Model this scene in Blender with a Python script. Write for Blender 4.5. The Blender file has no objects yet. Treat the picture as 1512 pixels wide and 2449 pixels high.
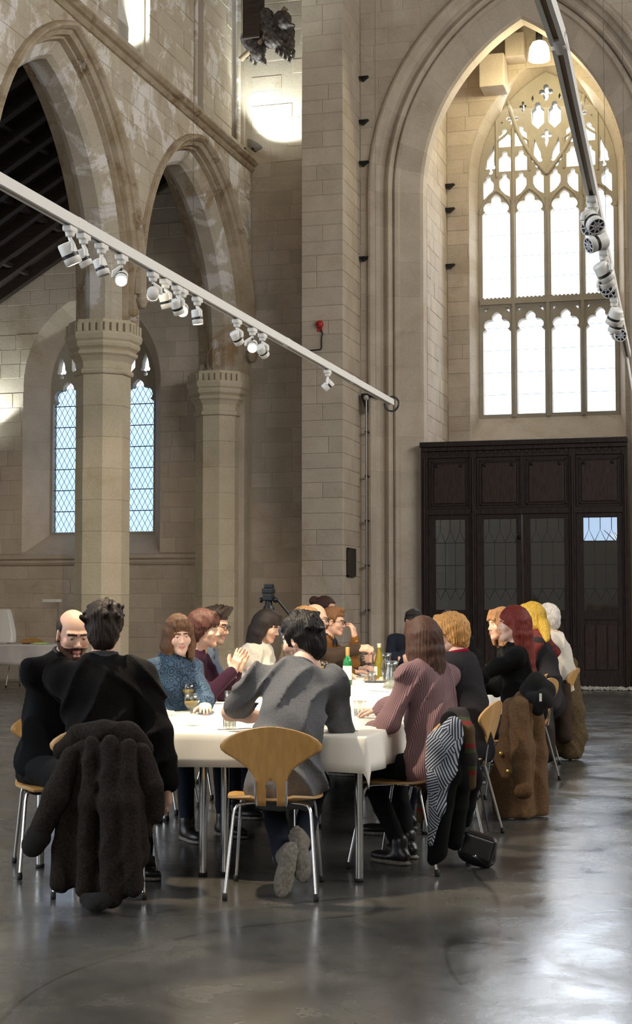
import bpy, bmesh, math, random
import numpy as np
from mathutils import Vector, Matrix

PI = math.pi
SC = bpy.context.scene
COL = SC.collection
rnd = random.Random(7)

# ------------------------------------------------------------------ camera, sky, lights, exposure
cam_d = bpy.data.cameras.new('camera')
cam = bpy.data.objects.new('camera', cam_d)
COL.objects.link(cam)
cam.location = (0, 0, 1.37)
cam.rotation_euler = (math.radians(90 + 3.43), 0, math.radians(15.7))
cam_d.sensor_fit = 'VERTICAL'
cam_d.sensor_height = 36.0
cam_d.lens = 3668.0 / 2449.0 * 36.0
cam_d.clip_end = 500
SC.camera = cam

world = bpy.data.worlds.new('overcast_sky')
SC.world = world
world.use_nodes = True
wn = world.node_tree.nodes
wl = world.node_tree.links
bg = wn['Background']
wtc = wn.new('ShaderNodeTexCoord')
wno = wn.new('ShaderNodeTexNoise'); wno.inputs['Scale'].default_value = 2.2; wno.inputs['Detail'].default_value = 6
wr = wn.new('ShaderNodeValToRGB')
wr.color_ramp.elements[0].position = 0.38; wr.color_ramp.elements[0].color = (0.62, 0.80, 1.0, 1)
wr.color_ramp.elements[1].position = 0.62; wr.color_ramp.elements[1].color = (1.0, 1.0, 1.0, 1)
wl.new(wtc.outputs['Generated'], wno.inputs['Vector']); wl.new(wno.outputs['Fac'], wr.inputs['Fac'])
wl.new(wr.outputs['Color'], bg.inputs['Color'])
bg.inputs['Strength'].default_value = 2.8

SC.view_settings.view_transform = 'Standard'
SC.view_settings.look = 'None'
SC.view_settings.gamma = 1.0
SC.view_settings.use_curve_mapping = False
SC.view_settings.exposure = 0.0

def lamp(kind, name, loc, target, power, color, size=0.1, angle=60, blend=0.3):
    d = bpy.data.lights.new(name, kind)
    d.energy = power; d.color = color
    if kind == 'AREA':
        d.shape = 'RECTANGLE'; d.size, d.size_y = size
    else:
        d.shadow_soft_size = size
    if kind == 'SPOT':
        d.spot_size = math.radians(angle); d.spot_blend = blend
    o = bpy.data.objects.new(name, d); COL.objects.link(o)
    o.location = loc
    v = Vector(target) - Vector(loc)
    o.rotation_euler = v.to_track_quat('-Z', 'Y').to_euler()
    return o

# area lamps added as daylight stand-ins; walls at south and east are solid
lamp('AREA', 'daylight_standin_south', (8.0, 13, 8.5), (-4, 15, 4.5), 1650, (1.0, 0.97, 0.93), size=(16, 4))
lamp('AREA', 'window_daylight_boost', (-3.445, 29.2, 8.2), (-3.6, 20, 3.5), 420, (0.93, 0.97, 1.0), size=(2.4, 6.0))  # added lamp behind the glass, strengthens the window's own daylight
lamp('AREA', 'daylight_standin_east', (0.0, -9.0, 8.0), (-4, 16, 4.0), 480, (1.0, 0.95, 0.88), size=(9, 7))

# ------------------------------------------------------------------ materials
def new_mat(name):
    m = bpy.data.materials.new(name); m.use_nodes = True
    nt = m.node_tree
    return m, nt, nt.nodes['Principled BSDF']

def mat(name, color, rough=0.6, metal=0.0, noise=0.0, scale=20, bump=0.0, spec=0.5, sheen=0.0, coat=0.0, stretch=(1,1,1), color2=None, alpha=None):
    m, nt, b = new_mat(name)
    N, L = nt.nodes, nt.links
    b.inputs['Roughness'].default_value = rough
    b.inputs['Metallic'].default_value = metal
    b.inputs['Specular IOR Level'].default_value = spec
    if sheen: b.inputs['Sheen Weight'].default_value = sheen
    if coat: b.inputs['Coat Weight'].default_value = coat
    c = (*color, 1)
    if noise or bump or color2:
        tc = N.new('ShaderNodeTexCoord'); mp = N.new('ShaderNodeMapping'); mp.inputs['Scale'].default_value = stretch
        no = N.new('ShaderNodeTexNoise'); no.inputs['Scale'].default_value = scale; no.inputs['Detail'].default_value = 5
        L.new(tc.outputs['Object'], mp.inputs['Vector']); L.new(mp.outputs['Vector'], no.inputs['Vector'])
        r = N.new('ShaderNodeValToRGB')
        c1 = [max(0, x * (1 - noise)) for x in color]; c2 = color2 or [min(1, x * (1 + noise)) for x in color]
        r.color_ramp.elements[0].position = 0.35; r.color_ramp.elements[1].position = 0.65
        r.color_ramp.elements[0].color = (*c1, 1); r.color_ramp.elements[1].color = (*c2, 1)
        L.new(no.outputs['Fac'], r.inputs['Fac']); L.new(r.outputs['Color'], b.inputs['Base Color'])
        if bump:
            bp = N.new('ShaderNodeBump'); bp.inputs['Strength'].default_value = bump; bp.inputs['Distance'].default_value = 0.01
            L.new(no.outputs['Fac'], bp.inputs['Height']); L.new(bp.outputs['Normal'], b.inputs['Normal'])
    else:
        b.inputs['Base Color'].default_value = c
    if alpha is not None: b.inputs['Alpha'].default_value = alpha
    return m

def stone_mat(name, ca, cb, stain=None, stain_lo=0.5, white=None, white_lo=0.55, var=0.10, sscale=0.9):
    m, nt, b = new_mat(name)
    N, L = nt.nodes, nt.links
    b.inputs['Roughness'].default_value = 0.88
    b.inputs['Specular IOR Level'].default_value = 0.2
    geo = N.new('ShaderNodeNewGeometry')
    def noise(scale, detail=6, dist=0.0, rough=0.6):
        n = N.new('ShaderNodeTexNoise'); n.inputs['Scale'].default_value = scale; n.inputs['Detail'].default_value = detail
        n.inputs['Distortion'].default_value = dist; n.inputs['Roughness'].default_value = rough
        L.new(geo.outputs['Position'], n.inputs['Vector']); return n
    def mix(a, bb, f, blend='MIX'):
        x = N.new('ShaderNodeMix'); x.data_type = 'RGBA'; x.blend_type = blend
        for sock, v in ((x.inputs[6], a), (x.inputs[7], bb)):
            if isinstance(v, tuple): sock.default_value = (*v, 1)
            else: L.new(v, sock)
        if isinstance(f, float): x.inputs[0].default_value = f
        else: L.new(f, x.inputs[0])
        return x.outputs[2]
    def ramp(src, lo, hi):
        r = N.new('ShaderNodeMapRange'); r.inputs[1].default_value = lo; r.inputs[2].default_value = hi; r.clamp = True
        L.new(src, r.inputs[0]); return r.outputs[0]
    n1 = noise(2.5)
    col = mix(ca, cb, ramp(n1.outputs['Fac'], 0.3, 0.7))
    if stain:
        n2 = noise(sscale, 8, 0.6, 0.65); col = mix(col, stain, ramp(n2.outputs['Fac'], stain_lo, stain_lo + 0.12))
    if white:
        n3 = noise(1.6, 8, 0.8, 0.7); col = mix(col, white, ramp(n3.outputs['Fac'], white_lo, white_lo + 0.06))
    n4 = noise(45, 4)
    oi = N.new('ShaderNodeObjectInfo')
    ma = N.new('ShaderNodeMapRange'); ma.inputs[3].default_value = 1 - var; ma.inputs[4].default_value = 1 + var
    L.new(oi.outputs['Random'], ma.inputs[0])
    mb = N.new('ShaderNodeMapRange'); mb.inputs[1].default_value = 0.3; mb.inputs[2].default_value = 0.7; mb.inputs[3].default_value = 0.9; mb.inputs[4].default_value = 1.08
    L.new(n4.outputs['Fac'], mb.inputs[0])
    mm = N.new('ShaderNodeMath'); mm.operation = 'MULTIPLY'; L.new(ma.outputs[0], mm.inputs[0]); L.new(mb.outputs[0], mm.inputs[1])
    hs = N.new('ShaderNodeHueSaturation'); L.new(mm.outputs[0], hs.inputs['Value']); L.new(col, hs.inputs['Color'])
    L.new(hs.outputs['Color'], b.inputs['Base Color'])
    bp = N.new('ShaderNodeBump'); bp.inputs['Strength'].default_value = 0.35; bp.inputs['Distance'].default_value = 0.012
    n5 = noise(18, 6); L.new(n5.outputs['Fac'], bp.inputs['Height']); L.new(bp.outputs['Normal'], b.inputs['Normal'])
    return m

M = {}
M['stone'] = stone_mat('ashlar_stone', (0.455, 0.385, 0.305), (0.555, 0.48, 0.39), stain=(0.42, 0.345, 0.26), stain_lo=0.56, var=0.075)
M['mortar'] = stone_mat('lime_mortar', (0.42, 0.36, 0.285), (0.48, 0.415, 0.33))
M['stone_wash'] = stone_mat('limewashed_stone', (0.46, 0.40, 0.31), (0.54, 0.475, 0.375), stain=(0.33, 0.225, 0.125), stain_lo=0.54, white=(0.72, 0.68, 0.64), white_lo=0.51, var=0.06)
M['stone_gold'] = stone_mat('pillar_stone', (0.50, 0.425, 0.30), (0.58, 0.50, 0.37), stain=(0.43, 0.35, 0.23), stain_lo=0.58, var=0.07)
M['stone_brown'] = stone_mat('brown_stained_moulding', (0.34, 0.255, 0.16), (0.50, 0.42, 0.315), stain=(0.22, 0.14, 0.075), stain_lo=0.52, white=(0.6, 0.56, 0.5), white_lo=0.60, var=0.06, sscale=1.6)
M['tracery'] = stone_mat('tracery_stone', (0.34, 0.305, 0.25), (0.42, 0.38, 0.31), var=0.03)
M['oak'] = mat('dark_oak', (0.026, 0.016, 0.0125), 0.5, noise=0.45, scale=6, stretch=(12, 12, 1), bump=0.1, spec=0.2)
M['oak_panel'] = mat('dark_oak_panel', (0.036, 0.022, 0.017), 0.48, noise=0.4, scale=6, stretch=(14, 14, 1), bump=0.1, spec=0.2)
M['roof_wood'] = mat('roof_timber', (0.030, 0.018, 0.012), 0.7, noise=0.4, scale=4, stretch=(1, 12, 12))
M['lead'] = mat('window_lead', (0.05, 0.05, 0.055), 0.5, metal=0.6)
M['iron'] = mat('black_iron', (0.015, 0.015, 0.016), 0.45, metal=0.5)
M['white_paint'] = mat('white_enamel', (0.78, 0.76, 0.72), 0.4)
M['black_plastic'] = mat('black_plastic', (0.012, 0.012, 0.013), 0.4)
M['chrome'] = mat('chrome', (0.75, 0.76, 0.78), 0.18, metal=1.0)
M['rubber'] = mat('black_rubber', (0.012, 0.012, 0.012), 0.7)
M['red_paint'] = mat('red_enamel', (0.42, 0.02, 0.02), 0.35)
M['plaque'] = mat('dark_bronze', (0.05, 0.038, 0.03), 0.5, metal=0.4, noise=0.3, scale=30)
M['gravel'] = mat('pale_gravel', (0.42, 0.39, 0.34), 0.9, noise=0.3, scale=8)

def glass_mat(name, tint, gloss=0.06, rough=0.05):
    m = bpy.data.materials.new(name); m.use_nodes = True
    nt = m.node_tree; N, L = nt.nodes, nt.links
    N.remove(N['Principled BSDF'])
    t = N.new('ShaderNodeBsdfTransparent'); t.inputs[0].default_value = (*tint, 1)
    g = N.new('ShaderNodeBsdfGlossy'); g.inputs['Roughness'].default_value = rough
    x = N.new('ShaderNodeMixShader'); x.inputs[0].default_value = gloss
    L.new(t.outputs[0], x.inputs[1]); L.new(g.outputs[0], x.inputs[2]); L.new(x.outputs[0], N['Material Output'].inputs[0])
    return m
M['glass_clear'] = glass_mat('clear_window_glass', (0.97, 0.98, 1.0), 0.03)
M['glass_sky_blue'] = glass_mat('sky_tinted_quarry_glass', (0.60, 0.68, 0.80), 0.04)  # blue of the lower sky put into the pane tint
M['glass_dark'] = glass_mat('dark_screen_glass', (0.55, 0.57, 0.6), 0.08)

def floor_mat():
    m, nt, b = new_mat('polished_concrete')
    N, L = nt.nodes, nt.links
    geo = N.new('ShaderNodeNewGeometry')
    def noise(sc, det=8, dist=0.5, st=(1, 1, 1)):
        mp = N.new('ShaderNodeMapping'); mp.inputs['Scale'].default_value = st
        L.new(geo.outputs['Position'], mp.inputs['Vector'])
        n = N.new('ShaderNodeTexNoise'); n.inputs['Scale'].default_value = sc; n.inputs['Detail'].default_value = det
        n.inputs['Distortion'].default_value = dist; n.inputs['Roughness'].default_value = 0.65
        L.new(mp.outputs['Vector'], n.inputs['Vector']); return n.outputs['Fac']
    r = N.new('ShaderNodeValToRGB'); L.new(noise(1.1), r.inputs['Fac'])
    e = r.color_ramp.elements
    e[0].position = 0.3; e[0].color = (0.045, 0.043, 0.038, 1); e[1].position = 0.72; e[1].color = (0.112, 0.107, 0.097, 1)
    r2 = N.new('ShaderNodeValToRGB'); L.new(noise(7.0, 6, 1.2), r2.inputs['Fac'])
    r2.color_ramp.elements[0].position = 0.33; r2.color_ramp.elements[0].color = (0.87, 0.87, 0.87, 1)
    r2.color_ramp.elements[1].position = 0.58; r2.color_ramp.elements[1].color = (1.05, 1.05, 1.05, 1)
    x = N.new('ShaderNodeMix'); x.data_type = 'RGBA'; x.blend_type = 'MULTIPLY'; x.inputs[0].default_value = 1
    L.new(r.outputs[0], x.inputs[6]); L.new(r2.outputs[0], x.inputs[7])
    # long curved scuffs: thin level lines of a slow noise
    sc = N.new('ShaderNodeMath'); sc.operation = 'SUBTRACT'; sc.inputs[1].default_value = 0.5; L.new(noise(0.42, 1, 1.5, (1.0, 0.45, 1)), sc.inputs[0])
    ab = N.new('ShaderNodeMath'); ab.operation = 'ABSOLUTE'; L.new(sc.outputs[0], ab.inputs[0])
    sm = N.new('ShaderNodeMapRange'); sm.inputs[1].default_value = 0.001; sm.inputs[2].default_value = 0.0035; sm.inputs[3].default_value = 0.55; sm.inputs[4].default_value = 1.0; L.new(ab.outputs[0], sm.inputs[0])
    x2 = N.new('ShaderNodeMix'); x2.data_type = 'RGBA'; x2.blend_type = 'MULTIPLY'; x2.inputs[0].default_value = 1
    L.new(x.outputs[2], x2.inputs[6]); L.new(sm.outputs[0], x2.inputs[7]); L.new(x2.outputs[2], b.inputs['Base Color'])
    mr = N.new('ShaderNodeMapRange'); mr.inputs[1].default_value = 0.3; mr.inputs[2].default_value = 0.7
    mr.inputs[3].default_value = 0.13; mr.inputs[4].default_value = 0.34
    L.new(noise(2.3), mr.inputs[0]); L.new(mr.outputs[0], b.inputs['Roughness'])
    bp = N.new('ShaderNodeBump'); bp.inputs['Strength'].default_value = 0.12; bp.inputs['Distance'].default_value = 0.01
    L.new(noise(5.0), bp.inputs['Height']); L.new(bp.outputs['Normal'], b.inputs['Normal'])
    b.inputs['Specular IOR Level'].default_value = 0.6
    return m
M['floor'] = floor_mat()

# ------------------------------------------------------------------ mesh helpers
class MB:
    """collects shapes and links them as ONE mesh object"""
    def __init__(s): s.v = []; s.f = []; s.m = []; s.sm = []
    def add(s, vs, fs, mi=0, smooth=False):
        o = len(s.v); s.v.extend([tuple(v) for v in vs])
        for f in fs: s.f.append([i + o for i in f]); s.m.append(mi); s.sm.append(smooth)
        return s
    def box(s, x0, x1, y0, y1, z0, z1, mi=0, bev=0.0):
        if bev <= 0:
            vs = [(x, y, z) for z in (z0, z1) for y in (y0, y1) for x in (x0, x1)]
            return s.add(vs, [(0,2,3,1),(4,5,7,6),(0,1,5,4),(2,6,7,3),(0,4,6,2),(1,3,7,5)], mi)
        bm = bmesh.new(); bmesh.ops.create_cube(bm, size=1)
        for v in bm.verts: v.co = Vector(((x0+x1)/2 + v.co.x*(x1-x0), (y0+y1)/2 + v.co.y*(y1-y0), (z0+z1)/2 + v.co.z*(z1-z0)))
        bmesh.ops.bevel(bm, geom=bm.edges[:], offset=bev, segments=2, affect='EDGES', profile=0.6)
        s.bm(bm, mi); return s
    def bm(s, bm, mi=0, smooth=False):
        bm.verts.index_update()
        s.add([v.co[:] for v in bm.verts], [[v.index for v in f.verts] for f in bm.faces], mi, smooth); bm.free(); return s
    def tube(s, pts, r, n=8, mi=0, caps=True, smooth=True):
        pts = [Vector(p) for p in pts]; rs = r if isinstance(r, (list, tuple)) else [r] * len(pts)
        vs = []; prev = None
        for i, p in enumerate(pts):
            t = (pts[min(i+1, len(pts)-1)] - pts[max(i-1, 0)]).normalized()
            if prev is None:
                a = Vector((0, 0, 1)) if abs(t.z) < 0.9 else Vector((1, 0, 0)); prev = t.cross(a).normalized()
            prev = (prev - t * prev.dot(t)).normalized(); q = t.cross(prev)
            for k in range(n):
                an = 2*PI*k/n; vs.append(p + (prev*math.cos(an) + q*math.sin(an)) * rs[i])
        fs = [(i*n+k, i*n+(k+1) % n, (i+1)*n+(k+1) % n, (i+1)*n+k) for i in range(len(pts)-1) for k in range(n)]
        s.add(vs, fs, mi, smooth)
        if caps: s.add(vs[:n], [list(range(n))[::-1]], mi); s.add(vs[-n:], [list(range(n))], mi)
        return s
    def lathe(s, prof, n=24, c=(0, 0, 0), mi=0, smooth=True, axis=None, rot0=0.0, caps=True):
        R = Matrix.Identity(3)
        if axis is not None: R = Vector(axis).to_track_quat('Z', 'Y').to_matrix()
        c = Vector(c); vs = []
        for (r, z) in prof:
            for k in range(n):
                an = 2*PI*k/n + rot0; vs.append(c + R @ Vector((r*math.cos(an), r*math.sin(an), z)))
        fs = [(i*n+k, i*n+(k+1) % n, (i+1)*n+(k+1) % n, (i+1)*n+k) for i in range(len(prof)-1) for k in range(n)]
        s.add(vs, fs, mi, smooth)
        if caps and prof[0][0] > 1e-5: s.add(vs[:n], [list(range(n))[::-1]], mi)
        if caps and prof[-1][0] > 1e-5: s.add(vs[-n:], [list(range(n))], mi)
        return s
    def prism(s, poly, fn, d0, d1, mi=0):
        """closed polygon (u, v) mapped by fn(u, v, d), from depth d0 to d1"""
        n = len(poly); vs = [fn(u, v, d) for d in (d0, d1) for (u, v) in poly]
        fs = [list(range(n))[::-1], [n+i for i in range(n)]] + [(i, (i+1) % n, n+(i+1) % n, n+i) for i in range(n)]
        return s.add(vs, fs, mi)
    def build(s, name, mats, parent=None, fix=True):
        me = bpy.data.meshes.new(name)
        me.from_pydata(s.v, [], s.f)
        for m in (mats if isinstance(mats, (list, tuple)) else [mats]): me.materials.append(m)
        me.polygons.foreach_set('material_index', s.m); me.polygons.foreach_set('use_smooth', s.sm)
        if fix:
            bm = bmesh.new(); bm.from_mesh(me); bmesh.ops.recalc_face_normals(bm, faces=bm.faces[:]); bm.to_mesh(me); bm.free()
        me.update()
        o = bpy.data.objects.new(name, me); COL.objects.link(o)
        if parent: o.parent = parent
        return o

def tag(o, label=None, cat=None, group=None, kind=None):
    if label: o['label'] = label
    if cat: o['category'] = cat
    if group: o['group'] = group
    if kind: o['kind'] = kind
    return o
def thing(name, label, cat, loc=(0, 0, 0), rz=0.0, group=None, kind=None):
    o = bpy.data.objects.new(name, None); COL.objects.link(o); o.empty_display_size = 0.1
    o.location = loc; o.rotation_euler = (0, 0, rz)
    return tag(o, label, cat, group, kind)
def struct(o): o['kind'] = 'structure'; return o
def inst(name, me, parent, loc=(0, 0, 0), rot=(0, 0, 0), scale=(1, 1, 1)):
    o = bpy.data.objects.new(name, me); COL.objects.link(o); o.parent = parent
    o.location = loc; o.rotation_euler = rot; o.scale = scale; return o
def copy_tree(o, parent=None):
    c = o.copy(); COL.objects.link(c)
    if parent: c.parent = parent
    for ch in list(o.children): copy_tree(ch, c)
    return c

# ------------------------------------------------------------------ masonry
_stone_cache = {}
def block_mesh(w, h, proud, m):
    k = (round(w, 3), round(h, 3), round(proud, 3), m.name)
    if k not in _stone_cache:
        b = 0.007; d0 = -0.03; a, c = w/2, h/2
        vs = [(-a,-c,d0),(a,-c,d0),(a,c,d0),(-a,c,d0),(-a,-c,proud-b),(a,-c,proud-b),(a,c,proud-b),(-a,c,proud-b),(-a+b,-c+b,proud),(a-b,-c+b,proud),(a-b,c-b,proud),(-a+b,c-b,proud)]
        fs = [(i, (i+1) % 4, 4+(i+1) % 4, 4+i) for i in range(4)] + [(4+i, 4+(i+1) % 4, 8+(i+1) % 4, 8+i) for i in range(4)] + [(8, 9, 10, 11)]
        me = bpy.data.meshes.new('stone'); me.from_pydata(vs, [], fs); me.materials.append(m); _stone_cache[k] = me
    return _stone_cache[k]

def lay(parent, m, O, U, V, u0, u1, v0, v1, allow=None, course=0.25, lens=(0.38, 0.46, 0.55, 0.64, 0.74), seed=1, proud=0.014, gap=0.007, edge_f=None):
    """coursed ashlar on the plane O + u U + v V (normal U x V); allow(u, v) > 0 where there is wall"""
    rg = random.Random(seed)
    O, U, V = Vector(O), Vector(U), Vector(V); Nn = U.cross(V)
    rotm = Matrix((U, V, Nn)).transposed()
    nr = max(1, round((v1 - v0) / course)); ch = (v1 - v0) / nr
    for r in range(nr):
        va = v0 + r*ch; u = u0; first = True
        while u < u1 - 0.02:
            L = rg.choice(lens)
            if first: L *= rg.choice((0.5, 0.75, 1.0)); first = False
            ub = u + L
            if u1 - ub < 0.16: ub = u1
            a, b = u + gap/2, ub - gap/2; c, d = va + gap/2, va + ch - gap/2
            pr = proud + rg.choice((-0.005, -0.002, 0, 0.002, 0.004))
            full = True; poly = None
            if allow:
                pts = []
                for (p, q) in (((a,c),(b,c)), ((b,c),(b,d)), ((b,d),(a,d)), ((a,d),(a,c))):
                    for i in range(6):
                        t = i/6; pts.append((p[0]+(q[0]-p[0])*t, p[1]+(q[1]-p[1])*t))
                ok = [allow(*p) > 0 for p in pts]
                if not any(ok): u = ub; continue
                if not all(ok):
                    full = False; poly = []
                    for i in range(24):
                        p, q = pts[i], pts[(i+1) % 24]
                        if ok[i] and (i % 6 == 0 or not ok[i-1]): poly.append(p)
                        if ok[i] != ok[(i+1) % 24]:
                            lo, hi = (p, q) if ok[i] else (q, p)
                            for _ in range(14):
                                mid = ((lo[0]+hi[0])/2, (lo[1]+hi[1])/2)
                                if allow(*mid) > 0: lo = mid
                                else: hi = mid
                            poly.append(lo)
            if full:
                o = bpy.data.objects.new('stone', block_mesh(b-a, d-c, pr, m)); COL.objects.link(o)
                o.matrix_world = Matrix.Translation(O + U*((a+b)/2) + V*((c+d)/2)) @ rotm.to_4x4()
                o.parent = parent
            elif poly and len(poly) >= 3:
                ar = abs(sum(poly[i][0]*poly[(i+1) % len(poly)][1] - poly[(i+1) % len(poly)][0]*poly[i][1] for i in range(len(poly)))) / 2
                if ar > 0.006:
                    cu = sum(p[0] for p in poly)/len(poly); cv = sum(p[1] for p in poly)/len(poly)
                    n = len(poly); s = 1 - 0.012/max(0.08, math.sqrt(ar))
                    vs = [(x-cu, y-cv, -0.03) for x, y in poly] + [(x-cu, y-cv, pr-0.007) for x, y in poly] + [((x-cu)*s, (y-cv)*s, pr) for x, y in poly]
                    fs = [(i, (i+1) % n, n+(i+1) % n, n+i) for i in range(n)] + [(n+i, n+(i+1) % n, 2*n+(i+1) % n, 2*n+i) for i in range(n)] + [[2*n+i for i in range(n)]]
                    me = bpy.data.meshes.new('stone'); me.from_pydata(vs, [], fs); me.materials.append(m)
                    o = bpy.data.objects.new('stone', me); COL.objects.link(o)
                    o.matrix_world = Matrix.Translation(O + U*cu + V*cv) @ rotm.to_4x4(); o.parent = parent
            u = ub

def arch_f(uc, w, R, zs, e=0.0, base=-1e9):
    """> 0 outside a pointed arch opening (half width w, arc radius R, springing zs) grown by e"""
    def f(u, z):
        if z < base: return 1.0
        d = abs(u - uc)
        if z <= zs: return d - (w + e)
        return math.hypot(d + (R - w), z - zs) - (R + e)
    return f
def arch_pts(uc, w, R, zs, e, n=14, z0=None):
    """outline left foot -> apex -> right foot"""
    out = []
    amax = math.acos((R - w) / (R + e))
    L = [(uc - w + R - (R+e)*math.cos(amax*i/n), zs + (R+e)*math.sin(amax*i/n)) for i in range(n+1)]
    if z0 is not None: L = [(uc - w - e, z0)] + L
    return L + [(2*uc - u, z) for (u, z) in L[-2::-1]]
def arch_ring(parent, name, m, fn, uc, w, R, zs, prof, z0=None, npc=9, jamb=0.5, gap=0.0018, sides=(-1, 1)):
    """voussoirs: the closed profile (offset e, depth d) swept up the jambs and round the arch, one object a stone"""
    for sd in sides:
        segs = []
        if z0 is not None and zs - z0 > 0.05:
            k = max(1, round((zs - z0)/jamb))
            segs += [('j', z0 + (zs-z0)*i/k + gap/2, z0 + (zs-z0)*(i+1)/k - gap/2) for i in range(k)]
        g = gap / (R*1.2)
        segs += [('a', i/npc + g/2, (i+1)/npc - (g/2 if i < npc-1 else 0)) for i in range(npc)]
        for kind, s0, s1 in segs:
            st = [s0, s1] if kind == 'j' else [s0 + (s1-s0)*i/3 for i in range(4)]
            vs = []
            for s in st:
                for (e, d) in prof:
                    if kind == 'j': u, z = -(w+e), s
                    else:
                        am = math.acos((R - w)/(R + e)) * s
                        u, z = -w + R - (R+e)*math.cos(am), zs + (R+e)*math.sin(am)
                    vs.append(fn(uc + (u if sd < 0 else -u), z, d))
            n = len(prof)
            fs = [(i*n+k, i*n+(k+1) % n, (i+1)*n+(k+1) % n, (i+1)*n+k) for i in range(len(st)-1) for k in range(n)]
            fs += [list(range(n))[::-1], [(len(st)-1)*n+k for k in range(n)]]
            mb = MB(); mb.add(vs, fs); mb.build(name, m, parent)

# ================================================================== THE SETTING
floor = MB().box(-15, 10, -10, 30, -0.12, 0.0).build('floor', M['floor']); struct(floor)
cl = MB().box(-9.0, 9, -10, 30, 15.0, 15.2).build('ceiling', M['roof_wood']); struct(cl)
wr_ = MB().box(9, 9.3, -10, 30, 0, 15.2).build('wall_right', M['mortar']); struct(wr_)
wb_ = MB().box(-15, 9.3, -10.3, -10, 0, 15.2).build('wall_back', M['mortar']); struct(wb_)

# ---- nave arcade (wall_left)
XA, XB = -8.195, -9.145
ARCS = ((22.48, 2.2, 2.63, 5.72), (17.64, 1.93, 2.76, 5.72))
outl = [(25.15, 5.2)]
for A_ in ARCS: outl += [p for p in arch_pts(*A_, 0.33, 14, 5.2)[::-1]]
outl += [(13.6, 5.2), (13.6, 9.0), (25.15, 9.0)]
wall_left = MB().prism(outl, lambda u, z, d: (d, u, z), XA - 0.002, XB).build('wall_left', M['mortar']); struct(wall_left)
fa = [arch_f(*A_, 0.40) for A_ in ARCS]
lay(wall_left, M['stone_wash'], (XA, 0, 0), (0, 1, 0), (0, 0, 1), 13.65, 24.98, 5.3, 8.86, allow=lambda u, v: min(f(u, v) for f in fa), course=0.255, seed=3, proud=0.004, gap=0.005)
fnA = lambda u, z, d: (XA - d, u, z)
for A_ in ARCS:
    arch_ring(wall_left, 'inner_voussoir', M['stone_wash'], fnA, *A_, [(0, 0.36), (0.05, 0.285), (0.20, 0.19), (0.22, 0.25), (0.22, 0.70), (0.20, 0.76), (0.05, 0.665), (0, 0.59)], z0=5.27, npc=9)
    arch_ring(wall_left, 'outer_voussoir', M['stone_brown'], fnA, *A_, [(0.20, 0.20), (0.225, 0.12), (0.255, 0.115), (0.27, 0.035), (0.335, -0.003), (0.345, 0.953), (0.27, 0.915), (0.225, 0.83), (0.20, 0.70)], z0=5.27, npc=9)
    arch_ring(wall_left, 'hood_stone', M['stone_brown'], fnA, *A_, [(0.325, 0.02), (0.335, -0.035), (0.37, -0.085), (0.405, -0.095), (0.43, -0.06), (0.445, 0.02)], z0=None, npc=6)
for yy in (19.93, 24.9):
    MB().lathe([(0.0, -0.10), (0.04, -0.095), (0.065, -0.05), (0.07, -0.02), (0.085, 0.0), (0.09, 0.04), (0.06, 0.06), (0.075, 0.09), (0.06, 0.13), (0, 0.14)], 10, (XA + 0.05, yy, 5.62)).build('label_stop', M['stone_brown'], wall_left)

def pillar(name, label, x, y, m):
    t = thing(name, label, 'pillar', (x, y, 0))
    r0 = PI/8
    shaft = MB()
    zs_ = [0.62 + i*(4.55-0.62)/9 for i in range(10)]
    for i in range(9):
        c = (i*7 % 3 - 1)*0.002
        MB().lathe([(0.375 + c, zs_[i]), (0.38 + c, zs_[i]+0.008), (0.38 + c, zs_[i+1]-0.010), (0.375 + c, zs_[i+1]-0.002)], 8, rot0=r0, smooth=False).build('drum', m, t)
    MB().lathe([(0.372, 0.6), (0.368, 4.6)], 8, rot0=r0, smooth=False).build('core', M['mortar'], t)
    cap = MB().lathe([(0.37, 4.54), (0.415, 4.56), (0.425, 4.59), (0.415, 4.62), (0.385, 4.64), (0.395, 4.73), (0.44, 4.80), (0.475, 4.83), (0.48, 4.87), (0.45, 4.89), (0.50, 4.93), (0.515, 4.97), (0.50, 5.00), (0.53, 5.03), (0.545, 5.09), (0.53, 5.13), (0.40, 5.13)], 8, rot0=r0, smooth=False).build('capital', m, t)
    for k in range(8):
        an = r0 + PI/8 + k*PI/4
        for j in (-1.5, -0.5, 0.5, 1.5):
            mb = MB().box(-0.022, 0.022, -0.032, 0.032, 0, 0.13, bev=0.006)
            o = mb.build('merlon', m, cap)
            o.location = (0.475*math.cos(an) - j*0.1*math.sin(an), 0.475*math.sin(an) + j*0.1*math.cos(an), 5.125); o.rotation_euler = (0, 0, an)
    MB().lathe([(0.49, 5.12), (0.49, 5.30)], 8, rot0=r0, smooth=False).build('impost', m, t)
    MB().lathe([(0.62, 0.0), (0.62, 0.22), (0.56, 0.28), (0.56, 0.42), (0.50, 0.47), (0.51, 0.52), (0.46, 0.56), (0.43, 0.60), (0.38, 0.64)], 8, rot0=r0, smooth=False).build('base', m, t)
    return t
pillar('stone_pillar', 'octagonal freestanding stone pillar with battlemented capital in front of the aisle window', -8.67, 19.8, M['stone_gold'])
pillar('stone_pillar', 'octagonal stone half pillar against the end wall, right of the aisle window', -8.67, 24.66, M['stone_gold'])
pillar('stone_pillar', 'octagonal stone pillar nearest the camera, outside the left edge of the picture', -8.67, 15.25, M['stone_gold'])
strip = MB().box(-8.97, -8.22, 24.72, 25.0, 0, 5.3).build('trim_1', M['stone']); struct(strip)

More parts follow.
